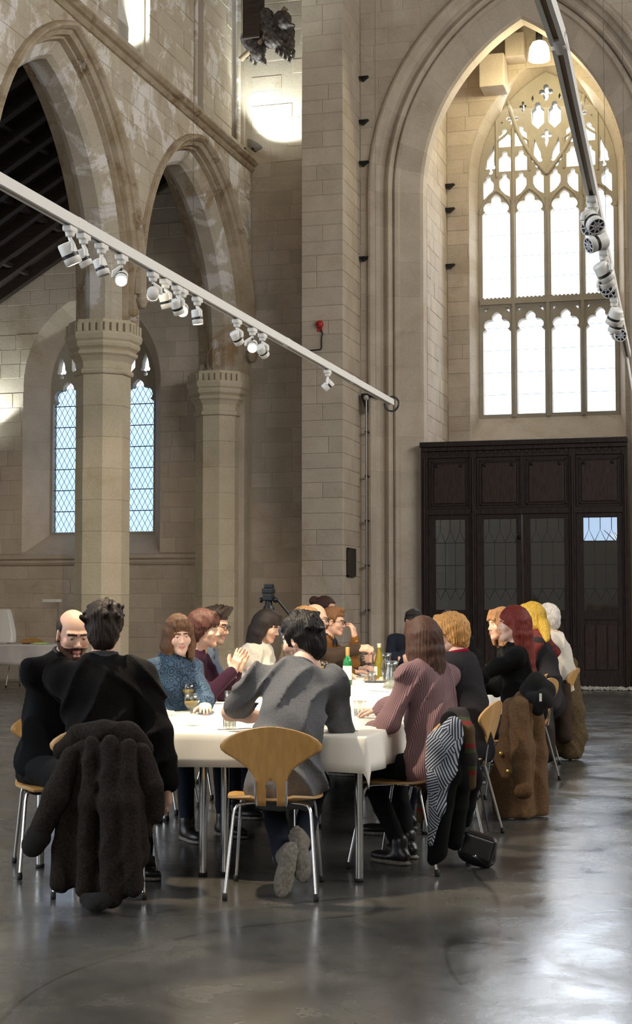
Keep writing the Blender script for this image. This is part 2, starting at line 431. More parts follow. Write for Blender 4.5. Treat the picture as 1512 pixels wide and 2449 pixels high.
# string course below the clerestory
st = MB()
st.prism([(-8.25, 8.84), (-8.16, 8.86), (-8.12, 8.90), (-8.15, 8.945), (-8.10, 8.96), (-8.05, 9.0), (-8.05, 9.03), (-8.28, 9.10), (-8.28, 8.84)], lambda u, v, d: (u, d, v), 13.6, 25.0)
st = st.build('trim_2', M['stone_brown']); struct(st)

# clerestory
XC = -8.30
wall_cl = MB()
segs = [(13.6, 16.2), (17.1, 19.35), (20.5, 22.38), (22.82, 24.22)]
for a, b in segs: wall_cl.prism([(XC-0.002, a), (XC-0.002, b), (-9.0, b + 0.25 if b not in (16.2,) else b), (-9.0, a - 0.12)], lambda u, v, d: (u, v, d), 9.0, 15)
wall_cl.box(-9.0, XC-0.002, 13.6, 25.0, 8.9, 9.30)
wall_cl.box(-9.0, XC-0.002, 24.9, 25.2, 9.0, 15)
wall_clerestory = wall_cl.build('wall_clerestory', M['mortar']); struct(wall_clerestory)
for i, (a, b) in enumerate(segs):
    lay(wall_clerestory, M['stone_wash'], (XC, 0, 0), (0, 1, 0), (0, 0, 1), a, b, 9.12, 13.4, course=0.29, seed=11+i, proud=0.008, lens=(0.45, 0.55, 0.7))
for i, (a, b) in enumerate(((16.2, 17.1), (19.35, 20.5), (22.38, 22.82), (24.22, 24.9))):
    w = struct(MB().box(-8.92, -8.90, a - 0.1, b + 0.2, 9.3, 15).build('window_%d' % (i+3), M['glass_clear']))
    for k in range(2 if b - a > 0.6 else 1):
        yy = b - 0.02 + k*0.10 if b - a > 0.6 else (a+b)/2 + 0.12
        MB().tube([(XC - 0.10 - k*0.12, yy, 9.3), (XC - 0.10 - k*0.12, yy, 14.9)], 0.045, 8).build('shaft', M['stone_wash'], w)

# ---- end wall of the nave: plain strip, pilaster, great arch
wall_end = MB().box(-9.15, -6.9, 25.0, 25.6, 0, 15).build('wall_end', M['mortar']); struct(wall_end)
lay(wall_end, M['stone'], (0, 25.0, 0), (1, 0, 0), (0, 0, 1), -8.19, -6.99, 0.02, 12.6, course=0.255, seed=21, proud=0.004, gap=0.005)
pil = thing('stone_pilaster', 'tall square stone pilaster between the arcade and the great arch', 'pilaster', (-6.64, 24.6, 0))
PX0, PX1, PY0 = -6.99, -6.29, 24.0
core = MB().box(-0.345, 0.345, -0.595, 0.39, 0, 14.98).build('core', M['mortar'], pil)
rgp = random.Random(5)
z = 0.01
while z < 12.4:
    hgt = rgp.choice((0.23, 0.25, 0.27, 0.30)); s = rgp.random()
    cuts = [-0.355, 0.355] if s < 0.45 else [-0.355, rgp.choice((-0.1, 0.0, 0.1)), 0.355]
    for a, b in zip(cuts, cuts[1:]):
        o = bpy.data.objects.new('stone', block_mesh(b-a-0.006, hgt-0.007, 0.010, M['stone'])); COL.objects.link(o); o.parent = pil
        o.location = ((a+b)/2, -0.595, z + hgt/2); o.rotation_euler = (PI/2, 0, 0)
    cy = rgp.choice((-0.1, 0.0, 0.12))
    for a, b in ((-0.60, cy), (cy, 0.54)):
        o = bpy.data.objects.new('stone', block_mesh(round(b-a, 2)-0.006, hgt-0.007, 0.008, M['stone'])); COL.objects.link(o); o.parent = pil
        o.location = (0.345, (a+b)/2, z + hgt/2); o.rotation_euler = (PI/2, 0, PI/2)
    z += hgt

TA = dict(uc=-3.55, w=1.72, R=3.3, zs=8.41)
fnT = lambda u, z, d: (u, 25.15 + d, z)
tout = [(-6.35, 0)] + arch_pts(TA['uc'], TA['w'], TA['R'], TA['zs'], 0.85, 16, 0.0) + [(6.0, 0), (6.0, 15), (-6.35, 15)]
tback = [(-6.35, 0)] + arch_pts(TA['uc'], TA['w'], TA['R'], TA['zs'], 0.22, 16, 0.0) + [(6.0, 0), (6.0, 15), (-6.35, 15)]
wall_tower = MB().prism(tout, fnT, 0.002, 0.45).prism(tback, fnT, 0.295, 0.69).build('wall_front', M['mortar']); struct(wall_tower)
ft = arch_f(TA['uc'], TA['w'], TA['R'], TA['zs'], 0.90)
lay(wall_tower, M['stone'], (0, 25.15, 0), (1, 0, 0), (0, 0, 1), -6.28, 0.4, 0.02, 12.4, allow=ft, course=0.29, seed=31, proud=0.004, gap=0.005)
T = (TA['uc'], TA['w'], TA['R'], TA['zs'])
arch_ring(wall_tower, 'hood_stone', M['stone'], fnT, *T, [(0.74, 0.05), (0.745, 0.0), (0.78, -0.06), (0.82, -0.075), (0.86, -0.06), (0.885, 0.0), (0.90, 0.05)], z0=0.0, npc=10, jamb=0.62)
arch_ring(wall_tower, 'outer_voussoir', M['stone'], fnT, *T, [(0.48, 0.12), (0.50, 0.06), (0.53, 0.035), (0.565, 0.06), (0.585, 0.13), (0.625, 0.145), (0.665, 0.11), (0.68, 0.05), (0.745, -0.002), (0.76, 0.3), (0.48, 0.3)], z0=0.0, npc=10, jamb=0.62)
arch_ring(wall_tower, 'inner_voussoir', M['stone'], fnT, *T, [(0.0, 0.62), (0.0, 0.40), (0.04, 0.34), (0.36, 0.20), (0.38, 0.14), (0.43, 0.12), (0.47, 0.155), (0.485, 0.30), (0.485, 0.70), (0.0, 0.70)], z0=0.0, npc=10, jamb=0.62)

# the tower chamber behind the arch
XL, XR, YB = -5.27, -1.83, 27.7
wl_ = MB().box(XL-0.5, XL-0.002, 25.7, 28.6, 0, 12.4).build('wall_chamber_left', M['mortar']); struct(wl_)
lay(wl_, M['stone'], (XL, 0, 0), (0, 1, 0), (0, 0, 1), 25.86, 27.7, 0.02, 12.2, course=0.27, seed=41, proud=0.004, gap=0.005)
wr2 = MB().box(XR+0.002, XR+0.5, 25.7, 28.6, 0, 12.4).build('wall_chamber_right', M['stone']); struct(wr2)
WF = (-3.445, 1.40, 2.40, 9.2)       # opening in the wall face
WG = (-3.445, 1.257, 2.22, 9.2)      # the stone frame of the glass
bw = [(XL-0.1, 3.9)] + [(XL-0.1, 12.4), (XR+0.1, 12.4), (XR+0.1, 3.9)]
bo = [(XL-0.1, 4.25)] + arch_pts(*WF, 0.0, 14, 4.25) + [(XR+0.1, 4.25), (XR+0.1, 12.4), (XL-0.1, 12.4)]
fnB = lambda u, z, d: (u, YB + d, z)
mbb = MB().prism(bo, fnB, 0.002, 0.55)
mbb.box(XL-0.1, XR+0.1, YB+0.002, YB+0.55, 3.3, 4.25)
mbb.box(XL-0.1, -3.05, YB+0.002, YB+0.55, 0, 3.3); mbb.box(-2.05, XR+0.1, YB+0.002, YB+0.55, 0, 3.3); mbb.box(-3.05, -2.05, YB+0.002, YB+0.55, 0, 2.5)
wall_window = mbb.build('wall_chamber_back', M['mortar']); struct(wall_window)
lay(wall_window, M['stone'], (0, YB, 0), (1, 0, 0), (0, 0, 1), XL+0.01, XR-0.01, 4.27, 12.0, allow=arch_f(*WF, 0.0, base=4.2), course=0.27, seed=51, proud=0.004, gap=0.005)
arch_ring(wall_window, 'splay_stone', M['stone'], fnB, *WF, [(0.0, 0.0), (-0.14, 0.36), (-0.14, 0.55), (0.03, 0.55), (0.03, 0.0)], z0=4.3, npc=9, jamb=0.55)
sill = MB().prism([(27.7, 4.2), (27.7, 4.36), (27.98, 4.78), (28.25, 4.80), (28.25, 4.2)], lambda u, v, d: (d, u, v), -4.85, -2.04).build('window_sill', M['stone'], wall_window)
struct(MB().box(XL-0.5, XR+0.5, 25.7, 28.6, 12.1, 12.4).build('ceiling_chamber', M['roof_wood']))
# broken corbels and old beam ends up in the chamber
for i, (x0, x1, z0, z1, d) in enumerate(((-4.55, -4.10, 10.75, 11.35, 0.55), (-4.10, -3.75, 11.30, 11.75, 0.42), (-3.30, -3.05, 11.45, 11.72, 0.35))):
    tag(MB().box(x0, x1, YB-d, YB+0.01, z0, z1, bev=0.02).build('stone_corbel', M['stone']), ('largest square stone corbel high in the chamber, lowest of three', 'middle stone corbel high in the chamber, left of the pendant lamp', 'small stone corbel under the chamber roof above the pendant lamp')[i], 'corbel')

# ---- tracery: outlines with holes, filled and given depth
def lobes(cx, cz, circles, a0, a1, n):
    out = []
    for i in range(n+1):
        a = a0 + (a1-a0)*i/n; dx, dz = math.cos(a), math.sin(a); best = 0.01
        for (px, pz, r) in circles:
            qx, qz = px-cx, pz-cz; b = qx*dx + qz*dz; c = qx*qx + qz*qz - r*r; D = b*b - c
            if D >= 0: best = max(best, b + math.sqrt(D))
        out.append((cx + dx*best, cz + dz*best))
    return out
def light_head(cx, hw, z0, zsp, top=1.35, n=30):
    cz = zsp + 0.25*hw
    cs = [(cx+0.50*hw, zsp+0.38*hw, 0.42*hw), (cx-0.50*hw, zsp+0.38*hw, 0.42*hw), (cx, zsp+(top-0.42)*hw, 0.36*hw), (cx, zsp+(top-0.2)*hw, 0.2*hw), (cx, cz, 0.45*hw)]
    return [(cx-hw, z0), (cx+hw, z0), (cx+hw, zsp-0.02), (cx+0.78*hw, zsp+0.03)] + lobes(cx, cz, cs, -0.05, PI+0.05, n) + [(cx-0.78*hw, zsp+0.03), (cx-hw, zsp-0.02)]
def quatre(cx, cz, sx, sz, tail=0.0, n=36):
    r = 0.36
    cs = [(cx+0.6*sx, cz, r*sx), (cx-0.6*sx, cz, r*sx), (cx, cz+0.6*sz, r*sx), (cx, cz-0.6*sz, r*sx), (cx, cz, 0.42*sx)]
    p = lobes(cx, cz, cs, 0, 2*PI, n)[:-1]
    if tail: p = [(x, z - tail*max(0, 1-abs(x-cx)/(0.4*sx)) if z < cz - 0.5*sz else z) for x, z in p]
    return p
def shield(cx, hw, z0, z1, tip, n=10):
    """small tracery light: round lobe on shoulders, foot drawn to a point at tip (-1 left, 0 middle, 1 right)"""
    zt = z1 - 1.25*hw; H = zt - z0
    p = []
    for i in range(n+1):
        t = i/n; p.append((cx + hw, zt - (H*(1-t)**0.7 if tip == 1 else H*0.55*(1-t))))
    head = [(cx+0.8*hw, zt+0.1*hw)] + lobes(cx, zt+0.75*hw, [(cx, zt+0.75*hw, 0.46*hw), (cx, zt+0.2*hw, 0.3*hw)], -0.6, PI+0.6, 14) + [(cx-0.8*hw, zt+0.1*hw)]
    if tip == 0: return [(cx, z0), (cx+hw, z0+0.3*H), (cx+hw, zt)] + head + [(cx-hw, zt), (cx-hw, z0+0.3*H)]
    if tip == 2: return [(cx-hw, z0), (cx+hw, z0), (cx+hw, zt)] + head + [(cx-hw, zt)]
    a, b = (cx+hw, cx-hw) if tip == 1 else (cx-hw, cx+hw)
    q = [(a, z0), ((a*0.55+b*0.45), z0+0.16*H), (a*0.2+b*0.8, z0+0.38*H), (b, z0+0.6*H)]
    if tip == 1: return [(cx+hw, zt)] + head + [(cx-hw, zt)] + q[::-1]
    return [(cx-hw, zt)] + head[::-1] + [(cx+hw, zt)] + q[::-1]
def dagger(cx, hw, z0, z1, lean=0.0):
    zm = z0 + 3.0*hw
    low = lobes(cx, z0+1.3*hw, [(cx, z0+0.5*hw, 0.5*hw), (cx+0.62*hw, z0+1.5*hw, 0.45*hw), (cx-0.62*hw, z0+1.5*hw, 0.45*hw), (cx, z0+1.6*hw, 0.5*hw)], PI*0.80, PI*2.2, 20)
    return low + [(cx+0.72*hw, zm), (cx+0.35*hw+lean*0.6, zm+0.5*(z1-zm)), (cx+lean, z1), (cx-0.35*hw+lean*0.6, zm+0.5*(z1-zm)), (cx-0.72*hw, zm)]
def inside(p, poly):
    c = False; n = len(poly); x, y = p
    for i in range(n):
        (x0, y0), (x1, y1) = poly[i], poly[i-1]
        if (y0 > y) != (y1 > y) and x < (x1-x0)*(y-y0)/(y1-y0) + x0: c = not c
    return c
def tracery(name, m, outline, holes, loc, rot, depth, bev, parent=None):
    """stone plate with open lights: constrained triangulation of the outlines, given thickness"""
    from mathutils.geometry import delaunay_2d_cdt
    pts, eds = [], []
    for poly in [outline] + holes:
        o = len(pts); n = len(poly); pts += [Vector(p) for p in poly]; eds += [(o+i, o+(i+1) % n) for i in range(n)]
    vs, _, fs, *_r = delaunay_2d_cdt(pts, eds, [], 0, 1e-5)
    boxes = [(min(p[0] for p in h), max(p[0] for p in h), min(p[1] for p in h), max(p[1] for p in h), h) for h in holes]
    keep = []
    for f in fs:
        c = (sum(vs[i].x for i in f)/len(f), sum(vs[i].y for i in f)/len(f))
        if inside(c, outline) and not any(b[0] < c[0] < b[1] and b[2] < c[1] < b[3] and inside(c, b[4]) for b in boxes): keep.append(list(f))
    n = len(vs); V3 = [(v.x, v.y, depth/2) for v in vs] + [(v.x, v.y, -depth/2) for v in vs]
    ec = {}
    for f in keep:
        for i in range(len(f)):
            e = (f[i], f[(i+1) % len(f)]); ec[e] = ec.get(e, 0) + 1
    F = keep + [[i+n for i in f[::-1]] for f in keep] + [[b, a, a+n, b+n] for (a, b) in ec if (b, a) not in ec]
    mb = MB(); mb.add(V3, F); o = mb.build(name, m, parent); o.location = loc; o.rotation_euler = rot
    return o

win = struct(MB().tube([(-4.75, 28.12, 4.82), (-2.14, 28.12, 4.82)], 0.02, 6).build('window_1', M['lead']))
H = []
for sx in (-1, 1):
    for c in (0.32, 0.945):
        H.append(light_head(sx*c, 0.258, 4.86, 6.42)); H.append(light_head(sx*c, 0.258, 7.02, 8.62))
        H.append([(sx*c-0.235, 6.76), (sx*c-0.235, 6.84), (sx*c-0.15, 6.84)]); H.append([(sx*c+0.235, 6.76), (sx*c+0.15, 6.84), (sx*c+0.235, 6.84)])
    for c, tp, zz in ((0.155, -1, 0.02), (0.475, 1, 0.0), (0.785, -1, 0.0), (1.085, 1, -0.03)): H.append(shield(sx*c, 0.098, 8.92+zz, 9.37+zz, tp*sx))
    for c in (0.475, 0.775):
        H.append(shield(sx*c, 0.112, 9.40, 9.79, 2)); H.append(shield(sx*c, 0.112, 9.86, 10.24 - (c > 0.7)*0.03, 2))
    H.append(dagger(sx*0.175, 0.092, 9.43, 9.98, -sx*-0.05)); H.append(dagger(sx*1.045, 0.09, 9.36, 9.92, -sx*0.07))
    H.append(quatre(sx*0.63, 10.39, 0.118, 0.145)); H.append(shield(sx*0.155, 0.115, 10.15, 10.66, 0))
    H.append(quatre(sx*0.43, 10.60, 0.07, 0.12)); H.append([(sx*0.25, 10.66), (sx*0.225, 10.73), (sx*0.25, 10.80), (sx*0.275, 10.73)][::sx])
    H.append([(sx*0.84, 10.28), (sx*0.80, 10.33), (sx*0.84, 10.35)][::sx])
H.append(quatre(0, 10.02, 0.112, 0.13, 0.10)); H.append(quatre(0, 10.84, 0.135, 0.155, 0.03))
ol = arch_pts(0, WG[1]+0.02, WG[2], WG[3], 0, 18, 4.76)
tracery('tracery', M['tracery'], ol, H, (WG[0], 28.1, 0), (PI/2, 0, 0), 0.20, 0.035, win)
# horizontal band of cresting on the transom, mullion rolls
tb = MB()
for k in range(34): tb.box(-4.66 + k*0.0745, -4.66 + k*0.0745 + 0.042, 27.97, 28.05, 6.86 + 0.135, 6.86 + 0.172)
tb.box(-4.70, -2.19, 27.95, 28.06, 6.90, 6.995)
tb.build('transom_cresting', M['tracery'], win)
for c in (-0.6325, 0.0, 0.6325):
    MB().tube([(WG[0]+c, 27.99, 4.8), (WG[0]+c, 27.99, 8.85)], 0.042, 8).build('mullion', M['tracery'], win)
def arc_pts(x0, z0, x1, z1, bulge, n=12):
    mx, mz = (x0+x1)/2, (z0+z1)/2; dx, dz = x1-x0, z1-z0
    return [((1-t)**2*x0 + 2*t*(1-t)*(mx - dz*bulge) + t*t*x1, (1-t)**2*z0 + 2*t*(1-t)*(mz + dx*bulge) + t*t*z1) for t in [i/n for i in range(n+1)]]
for sx in (-1, 1):
    MB().tube([(WG[0]+x, 28.0, z) for x, z in arc_pts(0, 9.3, sx*0.70, 10.72, -sx*0.14)], 0.040, 8).build('tracery_bar', M['tracery'], win)
    MB().tube([(WG[0]+sx*0.315, 28.0, 9.38), (WG[0]+sx*0.315, 28.0, 9.95)], 0.026, 6).build('tracery_bar', M['tracery'], win)
    MB().tube([(WG[0]+sx*0.93, 28.0, 9.3), (WG[0]+sx*0.93, 28.0, 10.36)], 0.026, 6).build('tracery_bar', M['tracery'], win)
    MB().tube([(WG[0]+sx*0.625, 28.0, 8.75), (WG[0]+sx*0.625, 28.0, 10.22)], 0.026, 6).build('tracery_bar', M['tracery'], win)
    MB().tube([(WG[0]+x, 28.0, z) for x, z in arc_pts(sx*0.315, 9.95, sx*0.63, 10.27, -sx*0.2, 8) + arc_pts(sx*0.63, 10.27, sx*0.93, 9.98, -sx*0.2, 8)[1:]], 0.024, 6).build('tracery_bar', M['tracery'], win)
    for c in (0.32, 0.945):
        MB().tube([(WG[0]+x, 28.0, z) for x, z in arc_pts(sx*c-0.31, 8.62, sx*c, 9.05, 0.22*1) + arc_pts(sx*c, 9.05, sx*c+0.31, 8.62, 0.22)[1:]], 0.026, 6).build('tracery_bar', M['tracery'], win)
        for a, b in ((4.82, 6.9), (7.0, 9.05)):
            gl = MB().box(WG[0]+sx*c-0.29, WG[0]+sx*c+0.29, 28.115, 28.121, a, b).build('pane', M['glass_clear'], win)
            ld = MB()
            for q in range(1, 5):
                zz = a + (b-a)*q/5; ld.tube([(WG[0]+sx*c-0.27, 28.125, zz), (WG[0]+sx*c+0.27, 28.125, zz)], 0.0035, 4)
            ld.build('saddle_bar', M['lead'], gl)
gout = arch_pts(0, WG[1]-0.02, WG[2], WG[3], 0, 12, 9.06)
MB().prism([(WG[0]+x, z) for x, z in gout], lambda u, z, d: (u, d, z), 28.115, 28.121).build('pane', M['glass_clear'], win)

# ---- aisle: end wall with its window, outer wall, sloping roof
AW = (-11.18, 1.32, 1.675, 5.30); AG = (-11.18, 1.03, 1.385, 5.30)
rz_ = lambda x: 6.94 + (x + 13)*0.6
ao = [(-14, 2.2)] + arch_pts(*AW, 0.0, 14, 2.2) + [(-8.9, 2.2), (-8.9, rz_(-8.9)), (-14, rz_(-14))]
fnS = lambda u, z, d: (u, 25.0 + d, z)
wa = MB().prism(ao, fnS, 0.002, 0.7); wa.box(-14, -8.9, 25.002, 25.7, 0, 2.2)
wall_aisle = wa.build('wall_aisle_end', M['mortar']); struct(wall_aisle)
fs_ = arch_f(*AW, 0.0)
lay(wall_aisle, M['stone'], (0, 25.0, 0), (1, 0, 0), (0, 0, 1), -13.68, -8.9, 2.26, 9.4, allow=lambda u, v: min(fs_(u, v), rz_(u) - v), course=0.265, seed=61, proud=0.004, gap=0.005)
lay(wall_aisle, M['stone'], (0, 25.0, 0), (1, 0, 0), (0, 0, 1), -13.68, -8.9, 0.02, 2.06, course=0.255, seed=62, proud=0.004, gap=0.005)
arch_ring(wall_aisle, 'splay_stone', M['stone'], fnS, *AW, [(0.0, 0.0), (-0.29, 0.5), (-0.29, 0.7), (0.03, 0.7), (0.03, 0.0)], z0=2.3, npc=7, jamb=0.5)
struct(MB().prism([(25.0, 2.04), (24.96, 2.06), (24.93, 2.10), (24.95, 2.14), (24.90, 2.17), (24.90, 2.23), (25.0, 2.26)], lambda u, v, d: (d, u, v), -13.7, -8.85).build('trim_3', M['stone']))
MB().prism([(24.98, 2.1), (24.98, 2.25), (25.55, 2.64), (25.75, 2.66), (25.75, 2.1)], lambda u, v, d: (d, u, v), -12.52, -9.86).build('window_sill', M['stone'], wall_aisle)
win2 = struct(MB().box(-12.2, -10.16, 25.58, 25.62, 2.60, 2.645).build('window_2', M['lead']))
H = []
for c in (-0.685, 0, 0.685):
    H.append(light_head(c, 0.30, 2.66, 5.02, 1.30))
for sx in (-1, 1):
    H.append(shield(sx*0.50, 0.12, 5.50, 6.05, 0)); H.append(dagger(sx*0.82, 0.085, 5.46, 5.92, 0.0)); H.append(shield(sx*0.19, 0.12, 5.60, 6.16, 0))
H.append(quatre(0, 6.30, 0.12, 0.13))
tracery('tracery', M['tracery'], arch_pts(0, AG[1]+0.05, AG[2]+0.05, AG[3], 0, 14, 2.6), H, (AG[0], 25.6, 0), (PI/2, 0, 0), 0.16, 0.03, win2)
for c in (-0.685, 0, 0.685):
    gl = MB().box(AG[0]+c-0.32, AG[0]+c+0.32, 25.615, 25.620, 2.62, 5.298).build('pane', M['glass_sky_blue'], win2)
    ld = MB(); x0, x1 = AG[0]+c-0.32, AG[0]+c+0.32
    st_ = 0.107
    for sgn in (-1, 1):
        k = -30
        while k < 40:
            # diagonal leads, steeper than 45 degrees
            xs = x0 + k*st_; p = []
            za, zb = 2.62, 5.44; xa = xs; xb = xs + sgn*(zb-za)*0.55
            lo, hi = 0.0, 1.0; dx = xb - xa
            for lim, s_ in ((x0, 1), (x1, -1)):
                ta = (lim - xa)/dx
                if (dx > 0) == (s_ > 0): lo = max(lo, ta)
                else: hi = min(hi, ta)
            if hi > lo + 0.005: ld.tube([(xa+dx*lo, 25.608, za+(zb-za)*lo), (xa+dx*hi, 25.608, za+(zb-za)*hi)], 0.0042, 4, caps=False)
            k += 1
    ld.build('lead_lattice', M['lead'], gl)['kind'] = 'stuff'
    for q in range(7): MB().tube([(x0, 25.60, 2.66 + q*0.385), (x1, 25.60, 2.66 + q*0.385)], 0.009, 6).build('saddle_bar', M['lead'], gl)
MB().prism([(AG[0]+x, z) for x, z in arch_pts(0, AG[1]-0.02, AG[2]-0.02, AG[3], 0, 10, 5.30)], lambda u, z, d: (u, d, z), 25.615, 25.620).build('pane', M['glass_clear'], win2)
struct(MB().box(-14.2, -13.7, 8, 25.5, 0, 6.7).build('wall_aisle_outer', M['mortar']))
roof = MB().prism([(-14.2, rz_(-14.2)+0.02), (-8.6, rz_(-8.6)+0.02), (-8.6, rz_(-8.6)+0.22), (-14.2, rz_(-14.2)+0.22)], lambda u, v, d: (u, d, v), 8, 25.6).build('ceiling_aisle', M['roof_wood']); struct(roof)
sl = Vector((1, 0, 0.6)).normalized()
for k in range(17):
    yy = 24.82 - k*0.62
    a, b = -13.8, -8.96
    MB().prism([(a, rz_(a)-0.20), (b, rz_(b)-0.20), (b, rz_(b)+0.02), (a, rz_(a)+0.02)], lambda u, v, d: (u, d, v), yy-0.07, yy+0.07).build('rafter', M['roof_wood'], roof)
for k in range(5):
    xx = -13.3 + k*0.95
    MB().box(xx-0.05, xx+0.05, 8.2, 25.0, rz_(xx)-0.08, rz_(xx)-0.005).build('batten', M['roof_wood'], roof)

# ---- dark oak screen closing the foot of the arch
scr = thing('wooden_screen', 'dark oak panelled screen with glazed doors filling the foot of the great arch', 'screen', (0, 25.35, 0))
sx_ = lambda p: -5.28 + (p - 1003)*0.00692
sz_ = lambda p: max(0.0, 4.05 - (p - 1061)*0.00705)
def sbox(n, p0, p1, q0, q1, y0, y1, m='oak', bev=0.008, par=None):
    return MB().box(sx_(p0), sx_(p1), y0, y1, sz_(q1), sz_(q0), bev=bev).build(n, M[m], par or scr)
sbox('cornice', 1003, 1499, 1056, 1068, -0.13, 0.10); sbox('cornice_moulding', 1005, 1498, 1068, 1078, -0.09, 0.10); sbox('top_rail', 1006, 1497, 1078, 1094, -0.04, 0.08)
for k in range(26): MB().box(sx_(1014 + k*18.8), sx_(1022 + k*18.8), -0.065, -0.03, sz_(1086), sz_(1079)).build('dentil', M['oak'], scr)
posts = ((1004, 1021), (1124, 1139), (1362, 1377), (1486, 1499))
for a, b in posts:
    sbox('post', a, b, 1078, 1645, -0.06, 0.07); MB().tube([(sx_((a+b)/2), -0.065, 0.02), (sx_((a+b)/2), -0.065, sz_(1096))], 0.022, 8).build('post_roll', M['oak'], scr)
sbox('middle_rail', 1004, 1499, 1216, 1230, -0.055, 0.07); sbox('plinth', 1004, 1499, 1612, 1645, -0.05, 0.07)
bays = ((1021, 1124), (1139, 1248), (1252, 1362), (1377, 1486))
sbox('stile', 1246, 1254, 1094, 1216, -0.045, 0.06)
for i, (a, b) in enumerate(bays):
    pn = sbox('panel_frame', a, b, 1094, 1216, -0.012, 0.03, 'oak'); 
    sbox('panel', a+14, b-12, 1108, 1203, -0.034, -0.005, 'oak_panel', 0.014, scr)
    fr = MB()
    x0, x1, z0, z1 = sx_(a+8), sx_(b-7), sz_(1209), sz_(1101)
    for (xa, xb, za, zb) in ((x0, x1, z0, z0+0.03), (x0, x1, z1-0.03, z1), (x0, x0+0.03, z0, z1), (x1-0.03, x1, z0, z1)): fr.box(xa, xb, -0.028, 0.0, za, zb, bev=0.006)
    fr.build('panel_moulding', M['oak'], scr)
    for px in (a+21, b-22):
        MB().lathe([(0, -0.014), (0.022, -0.01), (0.03, 0.0), (0.022, 0.014), (0, 0.016)], 10, (sx_(px), -0.045, sz_(1113)), axis=(0, -1, 0)).build('knob', M['iron'], scr)
    leaf = MB()
    xa, xb = sx_(a), sx_(b); za, zb = sz_(1474 if i == 3 else 1470), sz_(1230); st = sx_(1010) - sx_(1000)
    gx0, gx1, gz0, gz1 = sx_(a+17), sx_(b-13), sz_(1455), sz_(1241)
    leaf.box(xa, gx0, -0.03, 0.035, 0.1, zb, bev=0.006).box(gx1, xb, -0.03, 0.035, 0.1, zb, bev=0.006)
    leaf.box(gx0, gx1, -0.03, 0.035, gz1, zb, bev=0.006).box(gx0, gx1, -0.03, 0.035, sz_(1478), gz0, bev=0.006).box(gx0, gx1, -0.015, 0.02, 0.1, sz_(1478), bev=0.004)
    lf = leaf.build('door' if i in (1, 2) else 'side_light', M['oak'], scr)
    gp = MB().box(gx0, gx1, 0.0, 0.005, gz0, gz1).build('pane', M['glass_dark'], lf)
    ld = MB()
    w3 = (gx1-gx0)/3; rows = [gz0, gz0+(gz1-gz0)*0.23, gz0+(gz1-gz0)*0.49, gz0+(gz1-gz0)*0.74, gz1]
    for q in (1, 2): ld.tube([(gx0+w3*q, -0.003, gz0+0.3), (gx0+w3*q, -0.003, rows[3])], 0.006, 5)
    for q in rows[1:4]: ld.tube([(gx0, -0.003, q), (gx1, -0.003, q)], 0.006, 5)
    for q in (0.5, 1.5, 2.5):
        ld.tube([(gx0+w3*q, -0.003, gz1), (gx0+w3*q, -0.003, rows[3]+0.2)], 0.006, 5)
        ld.tube([(gx0+w3*(q-0.5), -0.003, rows[3]), (gx0+w3*q, -0.003, rows[3]+0.2), (gx0+w3*(q+0.5), -0.003, rows[3])], 0.006, 5)
        ld.tube([(gx0+w3*(q-0.5), -0.003, rows[1]), (gx0+w3*q, -0.003, rows[1]-0.18), (gx0+w3*(q+0.5), -0.003, rows[1])], 0.006, 5)
    ld.build('pane_leading', M['lead'], lf)
    # linenfold boards below the glass
    nb = 3
    for q in range(nb):
        fx0, fx1 = gx0 + (gx1-gx0)*q/nb, gx0 + (gx1-gx0)*(q+1)/nb
        MB().box(fx0+0.012, fx1-0.012, -0.032, -0.012, 0.30, sz_(1490), bev=0.009).build('linenfold_board', M['oak_panel'], lf)
    if i == 1:
        MB().lathe([(0, 0), (0.03, 0.002), (0.034, 0.014), (0.02, 0.03), (0.024, 0.05), (0, 0.055)], 10, (sx_(1243), -0.03, sz_(1285)), axis=(0, -1, 0)).build('door_knob', M['iron'], lf)
        MB().box(sx_(1241), sx_(1246), -0.045, -0.03, sz_(1275), sz_(1238), bev=0.003).build('lock_plate', M['iron'], lf)
# pale gravel swept against the foot of the screen
gr = MB(); rg = random.Random(9)
ico = bmesh.new(); bmesh.ops.create_icosphere(ico, subdivisions=1, radius=1.0); iv = [v.co.copy() for v in ico.verts]; iff = [[v.index for v in f.verts] for f in ico.faces]; ico.free()
for k in range(260):
    r = rg.uniform(0.018, 0.05); x = rg.uniform(-2.75, -0.9); y = 25.05 - abs(rg.gauss(0, 0.14)) - 0.05; sc = (r*rg.uniform(0.8, 1.3), r*rg.uniform(0.8, 1.3), r*0.7)
    gr.add([(x+v.x*sc[0], y+v.y*sc[1], sc[2]*0.8+v.z*sc[2]) for v in iv], iff)
tag(gr.build('gravel', M['gravel']), 'strip of pale gravel along the foot of the oak screen', 'gravel', kind='stuff')
# bare branches outside, seen through the small window behind the right-hand glazed panel
br = MB(); rg = random.Random(4)
def branch(p, d, L, r, n):
    q = p + d*L; br.tube([p, p.lerp(q, 0.5) + Vector((rg.uniform(-.1, .1)*L, 0, rg.uniform(-.05, .05)*L)), q], [r, r*0.85, r*0.6], 5)
    if n:
        for _ in range(3): branch(p.lerp(q, rg.uniform(0.4, 1)), (d + Vector((rg.uniform(-.9, .9), rg.uniform(-.3, .3), rg.uniform(-.2, .6)))).normalized(), L*0.62, r*0.55, n-1)
branch(Vector((-1.2, 34, 0.0)), Vector((-0.1, 0, 1)), 2.0, 0.12, 4)
tag(br.build('bare_tree', mat('tree_bark', (0.06, 0.05, 0.045), 0.9)), 'bare tree outside, seen through the glazed panel at the right of the screen', 'tree')

